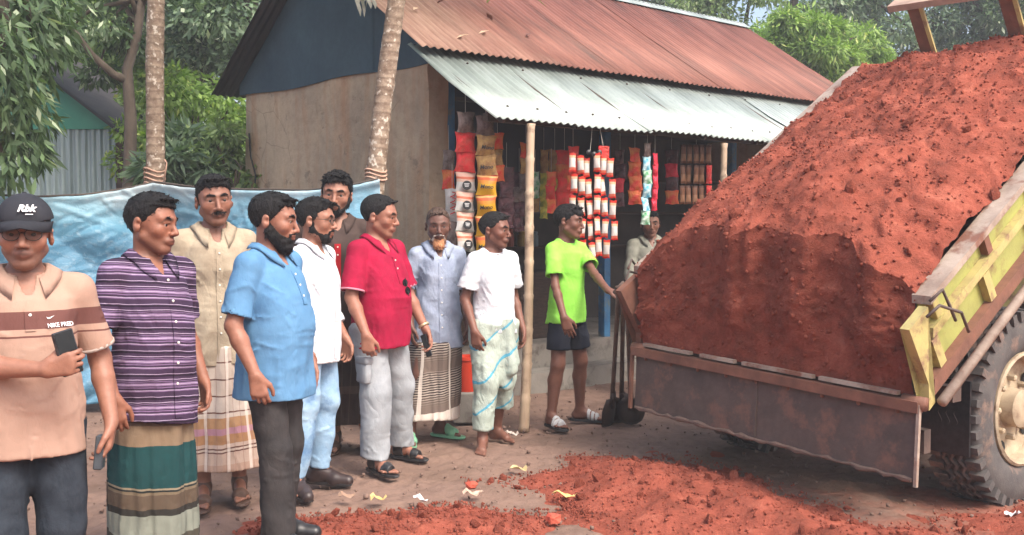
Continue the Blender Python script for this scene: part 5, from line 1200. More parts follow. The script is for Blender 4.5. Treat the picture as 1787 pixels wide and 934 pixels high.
bed = plank(MB(), 0, BL, 0, BW, -.05, 0).build("bed_floor", DSTEEL, truck)
for yy, sg in ((0.0, 1), (BW, -1)):
    inn = (lambda a, b: (yy + min(sg*a, sg*b), yy + max(sg*a, sg*b)))
    sb = plank(MB(), .02, BL, *inn(.030, .055), .002, SHH-.02, k).build("side_board", YELD, truck)
    cp = plank(MB(), .0, BL, *inn(-.03, .07), SHH-.018, SHH+.018, k).build("top_rail", CAPR, truck)
    plank(MB(), .05, BL, *inn(-.016, .029), .213, .258, k).build("middle_rail", YEL, truck)
    plank(MB(), .05, BL, *inn(-.02, .029), -.03, .04, k).build("bottom_rail", RUSTB, truck)
    for i in range(6):
        t_ = .16 + i*.56; plank(MB(), t_, t_+.06, *inn(-.012, .0285), .042, .203).build("stake", YEL, truck); plank(MB(), t_+.10, t_+.15, *inn(-.012, .0285), .268, SHH-.022).build("stake", RUSTB if i % 2 else YEL, truck)
    cpst = plank(MB(), -.012, .018, *inn(-.022, .028), -.06, SHH-.02, k).build("corner_post", YEL if yy < .5 else RUSTB, truck)
    for (a, b, c_, d_) in ((.30, SHH+.02, .10, SHH*.55), (.24, SHH-.03, .17, .10)): MB().tube([bp(a-.10, yy - sg*.045, b), bp(a-.02, yy - sg*.075, b+.015), bp(c_+.20, yy - sg*.07, (b+d_)/2), bp(c_+.22, yy - sg*.06, d_)], .008, 8).build("latch_handle", DSTEEL, truck, True)
    MB().tube([bp(-.05, yy - sg*.02, -.02), bp(-.05, yy + sg*.10, -.02)], .035, 10).build("hinge_pin", RUSTB, truck, True)
pipe = MB().tube([bp(.02, -.055, -.055), bp(1.6, -.055, -.055), bp(BL, -.055, -.055)], .026, 10).build("side_pipe", CAPR, truck, True)
plank(MB(), BL, BL+.04, .0, BW, 0, SHH-.05).build("headboard", YEL, truck)
for j, sg in ((.58, 1), (1.24, 1)):
    y = BW - j; plank(MB(), BL+.042, BL+.10, y-.045, y+.045, .1, SHH+.40).build("guard_post", RUSTB, truck); plank(MB(), BL+.035, BL+.05, y-.075, y-.046, .15, SHH+.40).build("guard_post_edge", YEL, truck)
plank(MB(), BL+.02, BL+.14, BW-1.56, BW-.40, SHH+.402, SHH+.45).build("guard_rail", mat("pale_worn_timber", srgb(176,150,134), srgb(140,116,102), 8, .8, .3, 30), truck)
# tailgate hangs from the hinge line
G0 = bp(-.02, 0, -.03)
def gp(y, d, o=0.0): b = bp(-.035, y, -.03); return Vector((b.x - o - .05*d, y, b.z - d))
mb = MB(); nn_ = 24; vs = []; fs = []; rr = random.Random(3)
for i in range(nn_+1):
    y = .02 + (BW-.04)*i/nn_; wv = rr.uniform(-.006, .006)
    for d, o in ((.03, .03), (.10, .028), (.24, .030 + .006*math.sin(i)), (.385+wv, .030)): vs.append(gp(y, d, o))
    for d, o in ((.385+wv, -.002), (.03, 0.0)): vs.append(gp(y, d, o))
for i in range(nn_):
    for q in range(6): fs.append((i*6+q, i*6+(q+1) % 6, i*6+6+(q+1) % 6, i*6+6+q))
fs += [tuple(range(6)), tuple(range(nn_*6, nn_*6+6))[::-1]]
tg = mk("tailgate", vs, fs, DSTEEL, truck); sm_auto(tg, 35)
mb = MB(); vs = [gp(y, d, o) for y, d, o in ((0, .0, .03), (BW, .0, .03))]; MB().beam(gp(.0, .015, .035), gp(BW, .015, .035), .05, .055).build("tailgate_lip", RUSTB, tg)
for a, b in ((.62, 1.10), (1.16, 1.42), (.12, .58), (1.50, 1.9)): MB().beam(gp(a, -.035, .03), gp(b, -.035, .03), .03, .02).build("hinge_bar", CAPR, tg)
MB().beam(gp(.0, .0, .045), gp(.0, .40, .045), .016, .02).build("tailgate_edge", CAPR, tg)
MB().beam(gp(BW, .0, .045), gp(BW, .385, .045), .02, .02).build("tailgate_edge", RUSTB, tg)
rr = random.Random(9); mb = MB(); mb.tube([gp(.03 + (BW-.06)*i/40, .378 + rr.uniform(-.008, .006), .034) for i in range(41)], [.006 + rr.uniform(0, .012) for i in range(41)], 7); mb.build("mud_crust", mat("dry_mud", srgb(112,90,80), srgb(84,68,62), 14, .95, .5, 40), tg)
for i in range(9): MB().lathe([(.012, 0), (.012, .006), (.006, .010)], 6, Matrix.Translation(gp(.12 + i*.22, .055, .031)) @ Matrix.Rotation(-math.pi/2, 4, 'Y')).build("bolt", RUSTB, tg)
MB().beam(gp(BW*.5, .05, .031), gp(BW*.5, .36, .036), .012, .010).build("weld_seam", DSTEEL, tg)
for y in (): MB().beam(gp(y, .05, .034), gp(y, .37, .034), .03, .012).build("tailgate_rib", DSTEEL, tg)
# chassis, axle, wheels
CH = mat("chassis_grime", srgb(92,74,66), srgb(60,50,46), 6, .8, .3, 25)
for y in (.62, 1.37): MB().box((.15, y-.04, .58), (6.0, y+.04, .76), bev=.01).build("chassis_rail", CH, truck)
for x in (.2, 1.0, 2.2, 3.4): MB().box((x, .66, .60), (x+.08, 1.33, .72)).build("cross_member", CH, truck)
MB().tube([(1.15, .2, .50), (1.15, BW-.2, .50)], .07, 12).build("axle", CH, truck, True)
MB().lathe([(.05, -.2), (.17, -.12), (.2, 0), (.17, .12), (.05, .2)], 14, Matrix.Translation((1.15, BW/2, .5)) @ Matrix.Rotation(math.pi/2, 4, 'X')).build("differential", CH, truck, True)
for i in range(6): MB().beam((.5, .55, .64 - .02*i), (1.8, .55, .64 - .02*i), .07, .016).build("leaf_spring", CH, truck)
MB().tube([(2.3, BW/2, .7), bp(1.9, BW/2, -.05)], .07, 12).build("hydraulic_ram", CAPR, truck, True)
MB().box((.28, .02, .62), (.36, .5, .70)).build("bumper_bracket", CH, truck)
MB().box((.16, BW*.5+.1, .36), (.22, BW-.1, .48)).build("rear_bumper", CH, truck)
MB().box((.16, .1, .36), (.22, BW*.5-.1, .48)).build("rear_bumper", CH, truck)
TYRE = mat("dusty_tyre_rubber", srgb(88,84,82), srgb(66,62,62), 9, .9, .25, 60, c3=srgb(128,106,94), scale3=5)
RIM = mat("dirty_cream_rim", srgb(176,160,134), srgb(140,122,100), 8, .7, .3, 30, c3=srgb(110,84,66), scale3=6)
def wheel(x, y0, sgn, R=.555, W=.28):
    """outer face towards sgn*y; tread of blocks"""
    root = empty("wheel", (x, y0, R - .06), 0, truck)
    A_ = Matrix.Rotation(-math.pi/2*sgn, 4, 'X') @ Matrix.Identity(4)
    M = Matrix.Rotation(math.pi/2, 4, 'X') if sgn < 0 else Matrix.Rotation(-math.pi/2, 4, 'X')    # local z -> outward
    prof = [(.56*R, -W*.42), (.62*R, -W*.5), (.86*R, -W*.5), (.955*R, -W*.42), (.965*R, -W*.2), (.97*R, 0), (.965*R, W*.2), (.955*R, W*.42), (.90*R, W*.5), (.78*R, W*.54), (.64*R, W*.5), (.60*R, W*.44), (.56*R, W*.40)]
    ty = MB().lathe(prof, 48, M, True).build("tyre", TYRE, root, True)
    n = 40; mb = MB(); wv = MB()
    for i in range(n):
        a = 2*math.pi*i/n
        for sd in (1, -1):
            b = MB().box((.90*R, -.024, 0), (1.0*R, .016, W*.30)); Mx = M @ Matrix.Rotation(a + (.08 if sd < 0 else 0), 4, 'Z') @ Matrix.Translation((0, 0, W*.24 if sd > 0 else -W*.54)); mb.add([Mx @ v for v in b.v], b.f)
    for r_ in (-.16, 0, .16):
        pts = [M @ Vector((.988*R*math.cos(q), .988*R*math.sin(q), r_*W + .012*math.sin(q*n))) for q in np.linspace(0, 2*math.pi, n*4+1)]; mb.tube(pts, .013, 6, False)
    mb.build("tread", TYRE, ty)
    rm = MB().lathe([(.57*R, -W*.35), (.575*R, W*.47), (.55*R, W*.50), (.52*R, W*.42), (.50*R, W*.18), (.40*R, W*.10), (.20*R, W*.16), (.19*R, W*.42), (.15*R, W*.46), (.02*R, W*.46)], 32, M).build("rim", RIM, root, True); sm_auto(rm, 35)
    for i in range(8):
        a = 2*math.pi*i/8; MB().lathe([(.018, 0), (.018, .045), (.010, .05)], 6, M @ Matrix.Rotation(a, 4, 'Z') @ Matrix.Translation((.30*R, 0, W*.12))).build("wheel_nut", RIM, rm)
    for i in range(5):
        a = 2*math.pi*(i+.5)/5; MB().lathe([(.0, 0), (.045, .001), (.045, .004), (.0, .005)], 10, M @ Matrix.Rotation(a, 4, 'Z') @ Matrix.Translation((.43*R, 0, W*.135))).build("hand_hole", mat("hole_black", (.008,.008,.008)), rm)
    return root
wheel(1.08, .18, -1); wheel(1.08, BW-.18, 1); wheel(5.0, .24, -1); wheel(5.0, BW-.24, 1)
for y0, y1 in ((.06, .40), (BW-.40, BW-.06)): MB().box((.52, y0, .30), (.535, y1, .70)).build("mud_flap", BLK, truck)
# cab (hidden behind the raised bed from here)
CABM = YEL
cab = MB(); cab.v = []; prof = [(4.45, .75), (6.35, .75), (6.45, 1.25), (6.40, 1.45), (6.05, 2.15), (4.45, 2.2)]
vs = [(x, y, z) for y in (.02, BW-.02) for x, z in prof]; n = 6
MB().add(vs, [tuple(range(n)), tuple(range(n, 2*n))[::-1]] + [(i, n+i, n+(i+1) % n, (i+1) % n) for i in range(n)]).build("cab", CABM, truck)
GLS = mat("cab_glass", (.03,.04,.045), rough=.08)
for y in (.014, BW-.014): MB().box((4.8, y-.003, 1.45), (5.9, y+.003, 2.0)).build("cab_window", GLS, truck)
MB().add([(6.415, .15, 1.5), (6.415, BW-.15, 1.5), (6.10, BW-.15, 2.1), (6.10, .15, 2.1)], [(0,1,2,3)]).build("windscreen", GLS, truck)
MB().box((6.40, .0, .55), (6.55, BW, .78), bev=.02).build("front_bumper", DSTEEL, truck)
# fuel tank and clutter seen beside the wheel
MB().lathe([(.02, -.3), (.2, -.3), (.22, -.28), (.22, .28), (.2, .3), (.02, .3)], 18, Matrix.Translation((2.4, .3, .62)) @ Matrix.Rotation(math.pi/2, 4, 'Y')).build("fuel_tank", CH, truck, True)
MB().box((1.75, .08, .78), (2.2, .45, 1.05), bev=.02).build("tool_box", CH, truck)
MB().tube([(1.5, .0, .98), (3.3, .0, .98)], .025, 8).build("side_bar", CAPR, truck, True)

# ------------------------------------------------------------------ the soil load (a thing resting in the bed)
load = empty("soil_load", R0, TY); tag(load, "great heap of red soil filling the raised truck bed, its rear face cut sheer", "soil load")
nt_, ny_ = 130, 92; T = np.linspace(0, BL+.02, nt_)[:, None]; Yb = np.linspace(.055, BW-.055, ny_)[None, :]
u = (Yb/BW)*np.ones_like(T); tt = T*np.ones_like(Yb); arch = np.clip(1 - np.abs(2*u - 1)**2.4, 0, 1)
hump = .27*np.exp(-((tt - .55)/.9)**2) + .12*np.exp(-((tt - 2.1)/.9)**2) + .05
topn = SHH + .01 + arch*hump + fbm(tt*1.0 + 3, u*2.0, 2.3, 4)*.09*arch**.3 + fbm(tt + 8, u*2, 14, 4, .6)*.03
slant = .58*topn     # rear cut is nearly plumb although the bed is tilted
# the top sheet starts where the sheer rear face ends
tst = SL + np.clip(arch, 0, 1)*.0 + .58*(topn[0] - SHH)[None, :] + .02*np.sin(u[0]*30)[None, :] + (fbm(u*9, u*0+3, 1, 3)*.10)[0][None, :]
ts = tst + (BL + .02 - tst)*(T/(BL+.02))
ca, sa = math.cos(TH), math.sin(TH)
def bpa(t_, y, n): return np.stack([t_*ca - n*sa, y*np.ones_like(t_), HZ + .039*y + t_*sa + n*ca], -1)
Vt = bpa(ts, Yb*np.ones_like(T), topn)
I = np.arange(nt_*ny_).reshape(nt_, ny_); Q = lambda I: np.stack([I[:-1, :-1], I[1:, :-1], I[1:, 1:], I[:-1, 1:]], -1).reshape(-1, 4)
lt = mk("load_top", Vt.reshape(-1, 3), Q(I), SOIL, load, True)
nf = 44; W_ = np.linspace(0, 1, nf)[:, None]; y2 = Yb*np.ones_like(W_); bot = bpa(np.full_like(y2, -.02), y2, np.zeros_like(y2)); topv = Vt[0][None]
rough_ = fbm(W_*3 + 5, y2*3.0, 1.3, 5)*.045 + fbm(W_*5, y2*4, 9, 3)*.022
Vf = bot*(1-W_[..., None]) + topv*W_[..., None]; Vf[..., 0] += rough_*np.sin(np.pi*np.clip(W_*1.02, 0, 1))**.5 - .02*np.sin(np.pi*W_)
I2 = np.arange(nf*ny_).reshape(nf, ny_); mk("load_face", Vf.reshape(-1, 3), Q(I2)[:, ::-1], SOIL_DK, load, True)
# loose soil sheds at side edges
rng = random.Random(21); cr = []
for i in range(4500):
    a = rng.randrange(nt_); b = rng.randrange(ny_); p = Vt[a, b]
    if i < 150: r = .006 + .04*rng.random()**5; add_clod(load, (p[0], p[1], p[2] + r*.3), r, rng)
    else: cr.append(((p[0] + rng.uniform(-.02, .02), p[1] + rng.uniform(-.02, .02), p[2] + .004), .004 + .009*rng.random()**2))
crumbs("soil_crumbs", load, cr, SOIL)
cr = []
for i in range(500):
    a = rng.randrange(nf); b = rng.randrange(ny_); p = Vf[a, b]; cr.append(((p[0] - .004, p[1], p[2]), .006 + .014*rng.random()**2))
crumbs("face_crumbs", load, cr, SOIL_DK)
# ------------------------------------------------------------------ three spades against the bed corner
SH_W = mat("worn_spade_wood", srgb(108,88,76), srgb(78,62,54), 8, .8, .3, 40, stretch=(2, 2, .4)); SH_B = mat("muddy_spade_steel", srgb(78,62,56), srgb(54,44,42), 8, .7, .3, 30)
def spade(label, foot_px, top, rot):
    p = at(foot_px[0], foot_px[1], CAMH*F/(foot_px[1]-392)); p.z = .0; tp = Vector(top); d = (tp - p).normalized(); L = (tp - p).length
    o = empty("spade", p); tag(o, label, "spade", "spades leaning on the truck"); q = d.to_track_quat('Z', 'Y').to_matrix().to_4x4() @ Matrix.Rotation(rot, 4, 'Z')
    mb = MB(); mb.tube([q @ Vector((0, 0, z)) for z in np.linspace(.26, L, 6)], [.018, .017, .016, .016, .017, .018], 9); mb.build("handle", SH_W, o, True)
    mb = MB(); mb.tube([q @ Vector((-.06, 0, L)), q @ Vector((.06, 0, L))], .014, 8); mb.build("grip", SH_W, o, True)
    vs = []; fs = []
    for i in range(8):
        z = .30*(i/7); w_ = .105*(1 - .25*max(0, 1 - i/2.5)**2) if i < 6 else .105*(1 - .55*(i-5)/2)
        for j in range(5): x = (j/4 - .5)*2*w_; vs.append(q @ Vector((x, .035*(abs(j-2)/2)**2 - .012 - .03*(1 - z/.3)*0, z)))
    for i in range(7):
        for j in range(4): fs.append((i*5+j, i*5+j+1, i*5+6+j, i*5+5+j))
    b = mk("blade", vs, fs, SH_B, o, True); b.modifiers.new("s", 'SOLIDIFY').thickness = .005
    MB().tube([q @ Vector((0, -.01, .2)), q @ Vector((0, -.004, .36))], [.024, .021], 9).build("socket", SH_B, o, True)
C_ = at(1090, 500, 6.75)
spade("leftmost of the three spades leaning on the truck's rear corner", (1066, 742), at(1080, 502, 6.75), 1.0)
spade("middle one of the three spades leaning on the truck's rear corner", (1084, 738), at(1088, 498, 6.72), .5)
spade("rightmost of the three spades leaning on the truck's rear corner", (1102, 742), at(1094, 505, 6.66), .1)
# ------------------------------------------------------------------ wares hanging in the shop front
def foil(name, c1, c2=None, rough=.32, sc=14):
    c2 = c2 or tuple(x*.75 for x in c1); c1 = tuple(min(.9, x*1.25) for x in c1); c2 = tuple(min(.9, x*1.25) for x in c2)
    t = NT(name); t.color(t.ramp(t.noise(sc, 4, .6), [(.4, c1), (.62, c2 or tuple(x*.75 for x in c1))])); t.bump(t.noise(40, 5, .65, dist=1.0), .9, .02); return t.set(rough*.8, .25, .6)
F_WHT = bands("white_chip_foil", -.0825, .0825, [(0, srgb(208,206,200)), (.06, srgb(150,160,140)), (.10, srgb(222,218,212)), (.5, srgb(232,196,176)), (.62, srgb(222,120,90)), (.72, srgb(236,190,170)), (.93, srgb(170,150,140))], rough=.35, warp=.02, wr=.4, soil=.15)
F_YEL = bands("yellow_chip_foil", -.0825, .0825, [(0, srgb(206,96,40)), (.07, srgb(226,170,48)), (.58, srgb(232,150,60)), (.72, srgb(228,110,70)), (.86, srgb(238,190,120)), (.94, srgb(200,90,50))], rough=.35, warp=.02, wr=.4, soil=.15)
F_RED = foil("red_foil", srgb(206,40,44), srgb(176,60,50)); F_DUL = foil("dull_gold_foil", srgb(176,140,84), srgb(140,104,66)); F_GRY = foil("smoky_clear_foil", srgb(120,104,98), srgb(90,74,70)); F_BRN = foil("dark_plum_foil", srgb(92,56,62), srgb(60,36,42))
F_RW = bands("red_white_sachet_foil", -.075, .075, [(0, srgb(214,40,36)), (.10, srgb(226,120,96)), (.24, srgb(236,226,220)), (.50, srgb(238,228,220)), (.72, srgb(236,190,150)), (.86, srgb(220,60,44))], rough=.35, warp=.012, wr=.3, soil=.12)
F_BLU = foil("turquoise_foil", srgb(70,170,200), srgb(200,226,220), sc=20); F_GRN = foil("green_white_foil", srgb(60,150,90), srgb(205,226,206), sc=18); F_PNK = foil("pink_red_foil", srgb(220,50,76), srgb(190,30,50)); F_GLD = foil("orange_gold_foil", srgb(196,120,60), srgb(206,60,50), sc=10); F_YLG = foil("yellow_sachet_foil", srgb(214,196,80), srgb(130,140,60), sc=12)
F_COF = bands("coffee_sachet_foil", -.09, .09, [(0, srgb(96,60,44)), (.15, srgb(150,110,84)), (.5, srgb(128,86,64)), (.85, srgb(96,60,46))], rough=.4)
def packet_mesh(w_, h, th, m, seed=0, crimp=.012):
    rr = np.random.RandomState(seed); nx, nz_ = 7, 9; vs = []; fs = []
    for side in (-1, 1):
        for i in range(nz_):
            v = i/(nz_-1); z = (v - .5)*h
            for j in range(nx):
                u = j/(nx-1); e = math.sin(math.pi*u)**.6*(math.sin(math.pi*np.clip((v*h - crimp)/(h-2*crimp), 0, 1))**.6); pin = 1 - .17*math.sin(math.pi*v)**.7
                vs.append(((u-.5)*w_*pin, side*(th/2*e + .0012) + rr.uniform(-.0015, .0015), z + .004*math.sin(u*9+seed)*(i in (0, nz_-1))))
    k = nx*nz_
    for i in range(nz_-1):
        for j in range(nx-1):
            a = i*nx+j; fs.append((a, a+1, a+nx+1, a+nx)); fs.append((k+a+1, k+a, k+a+nx, k+a+nx+1))
    for i in range(nz_-1): fs += [(i*nx, (i+1)*nx, k+(i+1)*nx, k+i*nx), ((i+1)*nx-1, k+(i+1)*nx-1, k+(i+2)*nx-1, (i+2)*nx-1)]
    me = bpy.data.meshes.new("packet"); me.from_pydata(vs, [], fs); me.update(); me.polygons.foreach_set("use_smooth", np.ones(len(fs), dtype=bool)); me.materials.append(m); return me
def strip(label, px, py0, D, mats_, w_, h, th, yaw=None, gap=.98, name="packet_strip", disc=None, word=None, group="packet strips hanging in the shop", sway=0.0, cord=.2):
    p = at(px, py0, D); o = empty(name, p, (HANG*.35 if yaw is None else yaw)); tag(o, label, "packet strip", group); rr = random.Random(int(px*7+py0)); ms = {}
    for i, m in enumerate(mats_):
        key = m.name
        if key not in ms: ms[key] = packet_mesh(w_, h, th, m, int(px)+i)
        q = bpy.data.objects.new("packet", ms[key]); COL.objects.link(q); q.parent = o; q.location = (rr.uniform(-.006, .006) + sway*i, rr.uniform(-.008, .008), -(i+.5)*h*gap); q.rotation_euler = (rr.uniform(-.2, .2), rr.uniform(-.07, .07), rr.uniform(-.4, .4))
        if disc and m in disc:
            d = MB().lathe([(.0, 0), (.036, .0), (.036, .003), (.0, .0035)], 18, Matrix.Translation((.004, -th/2 - .001, -.028)) @ Matrix.Rotation(math.pi/2, 4, 'X')).build("badge", BLK, q)
            for k_ in range(3): MB().box((-.018 + .003*k_, -th/2 - .0065, -.018 - .010*k_), (.022 - .003*k_, -th/2 - .0045, -.014 - .010*k_)).build("badge_print", WHITE, q)
        if word and m in word[1]: text("lettering", word[0], .042, BLK, q, Matrix.Translation((.0, -th/2 - .004, -.012)) @ Matrix.Rotation(math.pi/2, 4, 'X'), .0008, .0008, .2)
    MB().tube([(0, 0, cord), (.0, 0, 0)], .0015, 4).build("string", mat("pale_string", (.5,.47,.42)), o)
    return o
strip("strip of white snack packets with round black badges, hung below two red ones", 812, 196, 7.72, [F_GRY, F_RED, F_RED, F_WHT, F_WHT, F_WHT, F_WHT], .168, .155, .066, disc=[F_WHT])
strip("strip of yellow snack packets hung beside the white ones", 848, 202, 7.68, [F_GRY, F_DUL, F_DUL, F_YEL, F_YEL, F_YEL, F_YEL], .168, .155, .066, word=("Mono", [F_YEL, F_DUL]))
o = strip("large white packet with red writing, hung left of the badge packets", 789, 330, 7.95, [F_WHT.copy() if False else foil("plain_white_foil", srgb(206,200,194)), F_GRY], .12, .26, .05)
mb = MB(); rr = random.Random(1)
for k in range(4): mb.tube([(-.022, -.034, -.20 + .045*k), (.012, -.036, -.185 + .045*k), (.020, -.036, -.165 + .045*k), (-.006, -.036, -.16 + .045*k)], .0045, 5)
mb.build("red_writing", F_RED, o)
strip("strip of plum coloured packets left of the near bamboo pole", 884, 292, 8.2, [F_BRN]*4, .15, .125, .04); strip("dim dark packets behind the plum coloured strip", 906, 300, 8.6, [F_BRN, F_GRY, F_BRN, F_BRN], .12, .13, .04)
strip("red and gold packets hanging high beside the blue corner post", 783, 262, 8.1, [F_GRY, F_GLD], .11, .16, .04); strip("dim gold packets hanging high beside the near bamboo pole", 918, 250, 8.5, [F_GLD, F_DUL, F_GRY], .13, .13, .04); strip("green and white sachets hanging behind the bamboo pole", 934, 300, 8.9, [F_GRN, F_GRN, F_DUL], .08, .12, .03); strip("dim purple and red packets deep between orange packets and coffee sachets", 1172, 262, 9.5, [F_BRN, F_PNK, F_BRN, F_GLD], .14, .13, .04); strip("bright red packets hanging between the yellow sachets and the sachet bunch", 1000, 256, 8.35, [F_RED, F_RED, F_GLD], .10, .12, .04); strip("orange gold packets high behind the yellow snack strip", 868, 232, 8.0, [F_GLD, F_DUL, F_GLD], .12, .13, .045); strip("red packets hanging just right of the near bamboo pole", 962, 300, 8.6, [F_GLD, F_RED, F_GLD], .10, .12, .04); strip("narrow yellow sachet strip hanging right of the near bamboo pole", 949, 262, 9.1, [F_DUL, F_DUL, F_YLG, F_YLG, F_YLG, F_YLG], .08, .105, .02); strip("dim olive packets deep in the shop beside the yellow sachets", 968, 262, 9.4, [F_DUL, F_DUL, F_YLG, F_DUL], .12, .13, .03)
# the big bunch of red and white sachets
o = empty("sachet_bunch", at(1036, 262, 8.05), HANG*.3); tag(o, "big bunch of red and white sachets behind the boy's head", "sachet bunch"); rr = random.Random(9); sm_ = [packet_mesh(.060, .150, .030, F_RW, i) for i in range(4)]
for cix, x in enumerate((-.18, -.115, -.05, .012, .076, .138)):
    for r in range(5 if cix not in (0, 5) else 4):
        q = bpy.data.objects.new("sachet", sm_[rr.randrange(4)]); COL.objects.link(q); q.parent = o; q.location = (x + rr.uniform(-.008, .008) + .008*r, -.02*(cix % 2) + rr.uniform(-.015, .015), -.10 - r*.168 - .02*(cix % 3)); q.rotation_euler = (rr.uniform(-.15, .15), rr.uniform(-.08, .08), rr.uniform(-.5, .5))
MB().box((.045, .012, -.12), (.135, .018, .035), bev=.003).build("header_card", F_RED, o)
for k in range(3): MB().lathe([(.0, -.012), (.02, -.006), (.02, .006), (.0, .012)], 10, Matrix.Translation((-.05 + .045*k, -.03, -.02 - .015*(k % 2))) @ Matrix.Rotation(math.pi/2, 4, 'X')).build("clip_ring", BLK, o)
MB().tube([(-.03, 0, -.02), (-.005, .02, .2)], .002, 4).build("string", mat("pale_string", (.5,.47,.42)), o); MB().tube([(.08, 0, .03), (.045, .02, .24)], .002, 4).build("string", mat("pale_string", (.5,.47,.42)), o)
strip("dim red packets hanging left behind the red and white sachet bunch", 985, 262, 8.7, [F_RED, F_GLD, F_RED, F_RED, F_GLD], .17, .125, .04)
strip("orange and red snack packets hanging right of the sachet bunch", 1108, 258, 8.75, [F_GLD]*4, .13, .125, .045); strip("turquoise and green sachet strip in front of the shopkeeper's face", 1130, 250, 8.6, [F_GRY, F_BLU, F_GRN, F_BLU, F_BLU, F_GRN], .085, .118, .03, sway=-.002); strip("pink red sachet strip beside the turquoise one", 1143, 268, 8.65, [F_PNK]*5, .055, .10, .025); strip("dim plum packets between the sachet bunch and orange packets", 1082, 262, 9.1, [F_BRN, F_BRN, F_PNK, F_BRN], .12, .13, .04)
o = empty("sachet_bunch", at(1215, 252, 9.2), HANG*.3); tag(o, "bunch of brown coffee sachets hanging near the far bamboo pole", "sachet bunch"); sm_ = [packet_mesh(.058, .17, .025, F_COF, 3), packet_mesh(.058, .17, .025, F_RED, 5)]
for cix in range(5):
    for r in range(3): q = bpy.data.objects.new("sachet", sm_[1 if (cix == 4 and r > 0) else 0]); COL.objects.link(q); q.parent = o; q.location = (-.13 + .062*cix, rr.uniform(-.02, .02), -.09 - r*.185); q.rotation_euler = (rr.uniform(-.12, .12), 0, rr.uniform(-.3, .3))
MB().tube([(0, 0, .2), (0, 0, 0)], .002, 4).build("string", mat("pale_string", (.5,.47,.42)), o)
# jars and tins on the shelves
JC = [srgb(150,60,50), srgb(170,140,70), srgb(90,110,120), srgb(160,150,140), srgb(70,90,60), srgb(120,70,90)]
jm = []
for i, c in enumerate(JC):
    me = MB().lathe([(.05, 0), (.055, .01), (.055, .13), (.042, .15), (.042, .16), (.046, .16), (.046, .185), (.0, .187)], 12).build("jar", mat("jar_%d" % i, c, tuple(x*.7 for x in c), 20, .35)); jm.append(me)
rr = random.Random(5)
for zz in (1.275, 1.675, 2.075):
    for i in range(15):
        o = (jm[i % 6]).copy(); COL.objects.link(o); o.location = HM @ Vector((.65 + i*.155 + rr.uniform(-.02, .02), 2.76 + rr.uniform(-.04, .04), zz + .001)); s_ = rr.uniform(.85, 1.15); o.scale = (s_, s_, s_)
        tag(o, "screw-lid jar standing in the dim row on the shop's back shelves", "jar", "jars on the back shelves")
for o in jm: bpy.data.objects.remove(o)
# orange bucket, stool
p = at(814, 682, 7.7); bl = MB().box((-.10, -.10, 0), (.10, .10, p.z - .002), bev=.01).build("concrete_block", CONC); bl.location = (p.x, p.y, 0); tag(bl, "rough concrete block under the orange bucket", "block")
bk = MB().lathe([(.068, 0), (.090, .24), (.098, .245), (.098, .27), (.088, .27), (.064, .012), (.0, .012)], 24).build("bucket", mat("orange_red_plastic", srgb(206,64,38), srgb(186,54,34), 5, .45), None, True); sm_auto(bk, 40)
bk.location = p; tag(bk, "orange red plastic bucket between the elderly man and the barefoot man", "bucket")
MB().tube([(.097*math.cos(a), .097*math.sin(a)*.3 + .04, .26 - .08*math.sin(a)) for a in np.linspace(0, math.pi, 12)], .003, 5).build("bucket_handle", CAPR, bk)
st = empty("stool", R11['root'].location); tag(st, "low wooden stool under the shopkeeper", "stool"); MB().box((-.2, -.12, .44), (.2, .2, .475), bev=.006).build("seat", WOODD, st)
for sx in (-.16, .16):
    for sy in (-.09, .16): MB().box((sx-.02, sy-.02, 0), (sx+.02, sy+.02, .44)).build("leg", WOODD, st)
# ------------------------------------------------------------------ trees, tarpaulin, shed
def leaf_mat(name, stops, trans=.25, rough=.55):
    t = NT(name); a = t.n("ShaderNodeAttribute"); a.attribute_name = "tone"; c = t.ramp(a.outputs["Fac"], stops); t.color(c)
    tr = t.n("ShaderNodeBsdfTranslucent"); t.l(t.mix(1.0, c, (1.3, 1.5, .7), 'MULTIPLY'), tr.inputs[0]); mx = t.n("ShaderNodeMixShader"); mx.inputs[0].default_value = trans
    out = t.t.nodes["Material Output"]; t.l(t.b.outputs[0], mx.inputs[1]); t.l(tr.outputs[0], mx.inputs[2]); t.l(mx.outputs[0], out.inputs[0]); return t.set(rough, 0, .35)
L_DARK = leaf_mat("dark_mango_leaf", [(0, (0.044,0.077,0.043)), (.6, (0.100,0.163,0.077)), (.93, (0.163,0.250,0.112)), (1, (0.425,0.500,0.350))], .3)
L_MID = leaf_mat("mid_green_leaf", [(0, (0.091,0.143,0.065)), (.5, (0.221,0.312,0.130)), (.9, (0.351,0.468,0.195)), (1, (0.650,0.700,0.468))], .35)
L_LITE = leaf_mat("yellow_green_leaf", [(0, (0.095,0.162,0.041)), (.5, (0.216,0.338,0.081)), (.9, (0.338,0.486,0.121)), (1, (0.513,0.567,0.203))], .35)
L_BLUE = leaf_mat("grey_green_leaf", [(0, (0.061,0.105,0.070)), (.5, (0.149,0.223,0.135)), (.9, (0.243,0.338,0.203)), (1, (0.567,0.634,0.486))], .32)
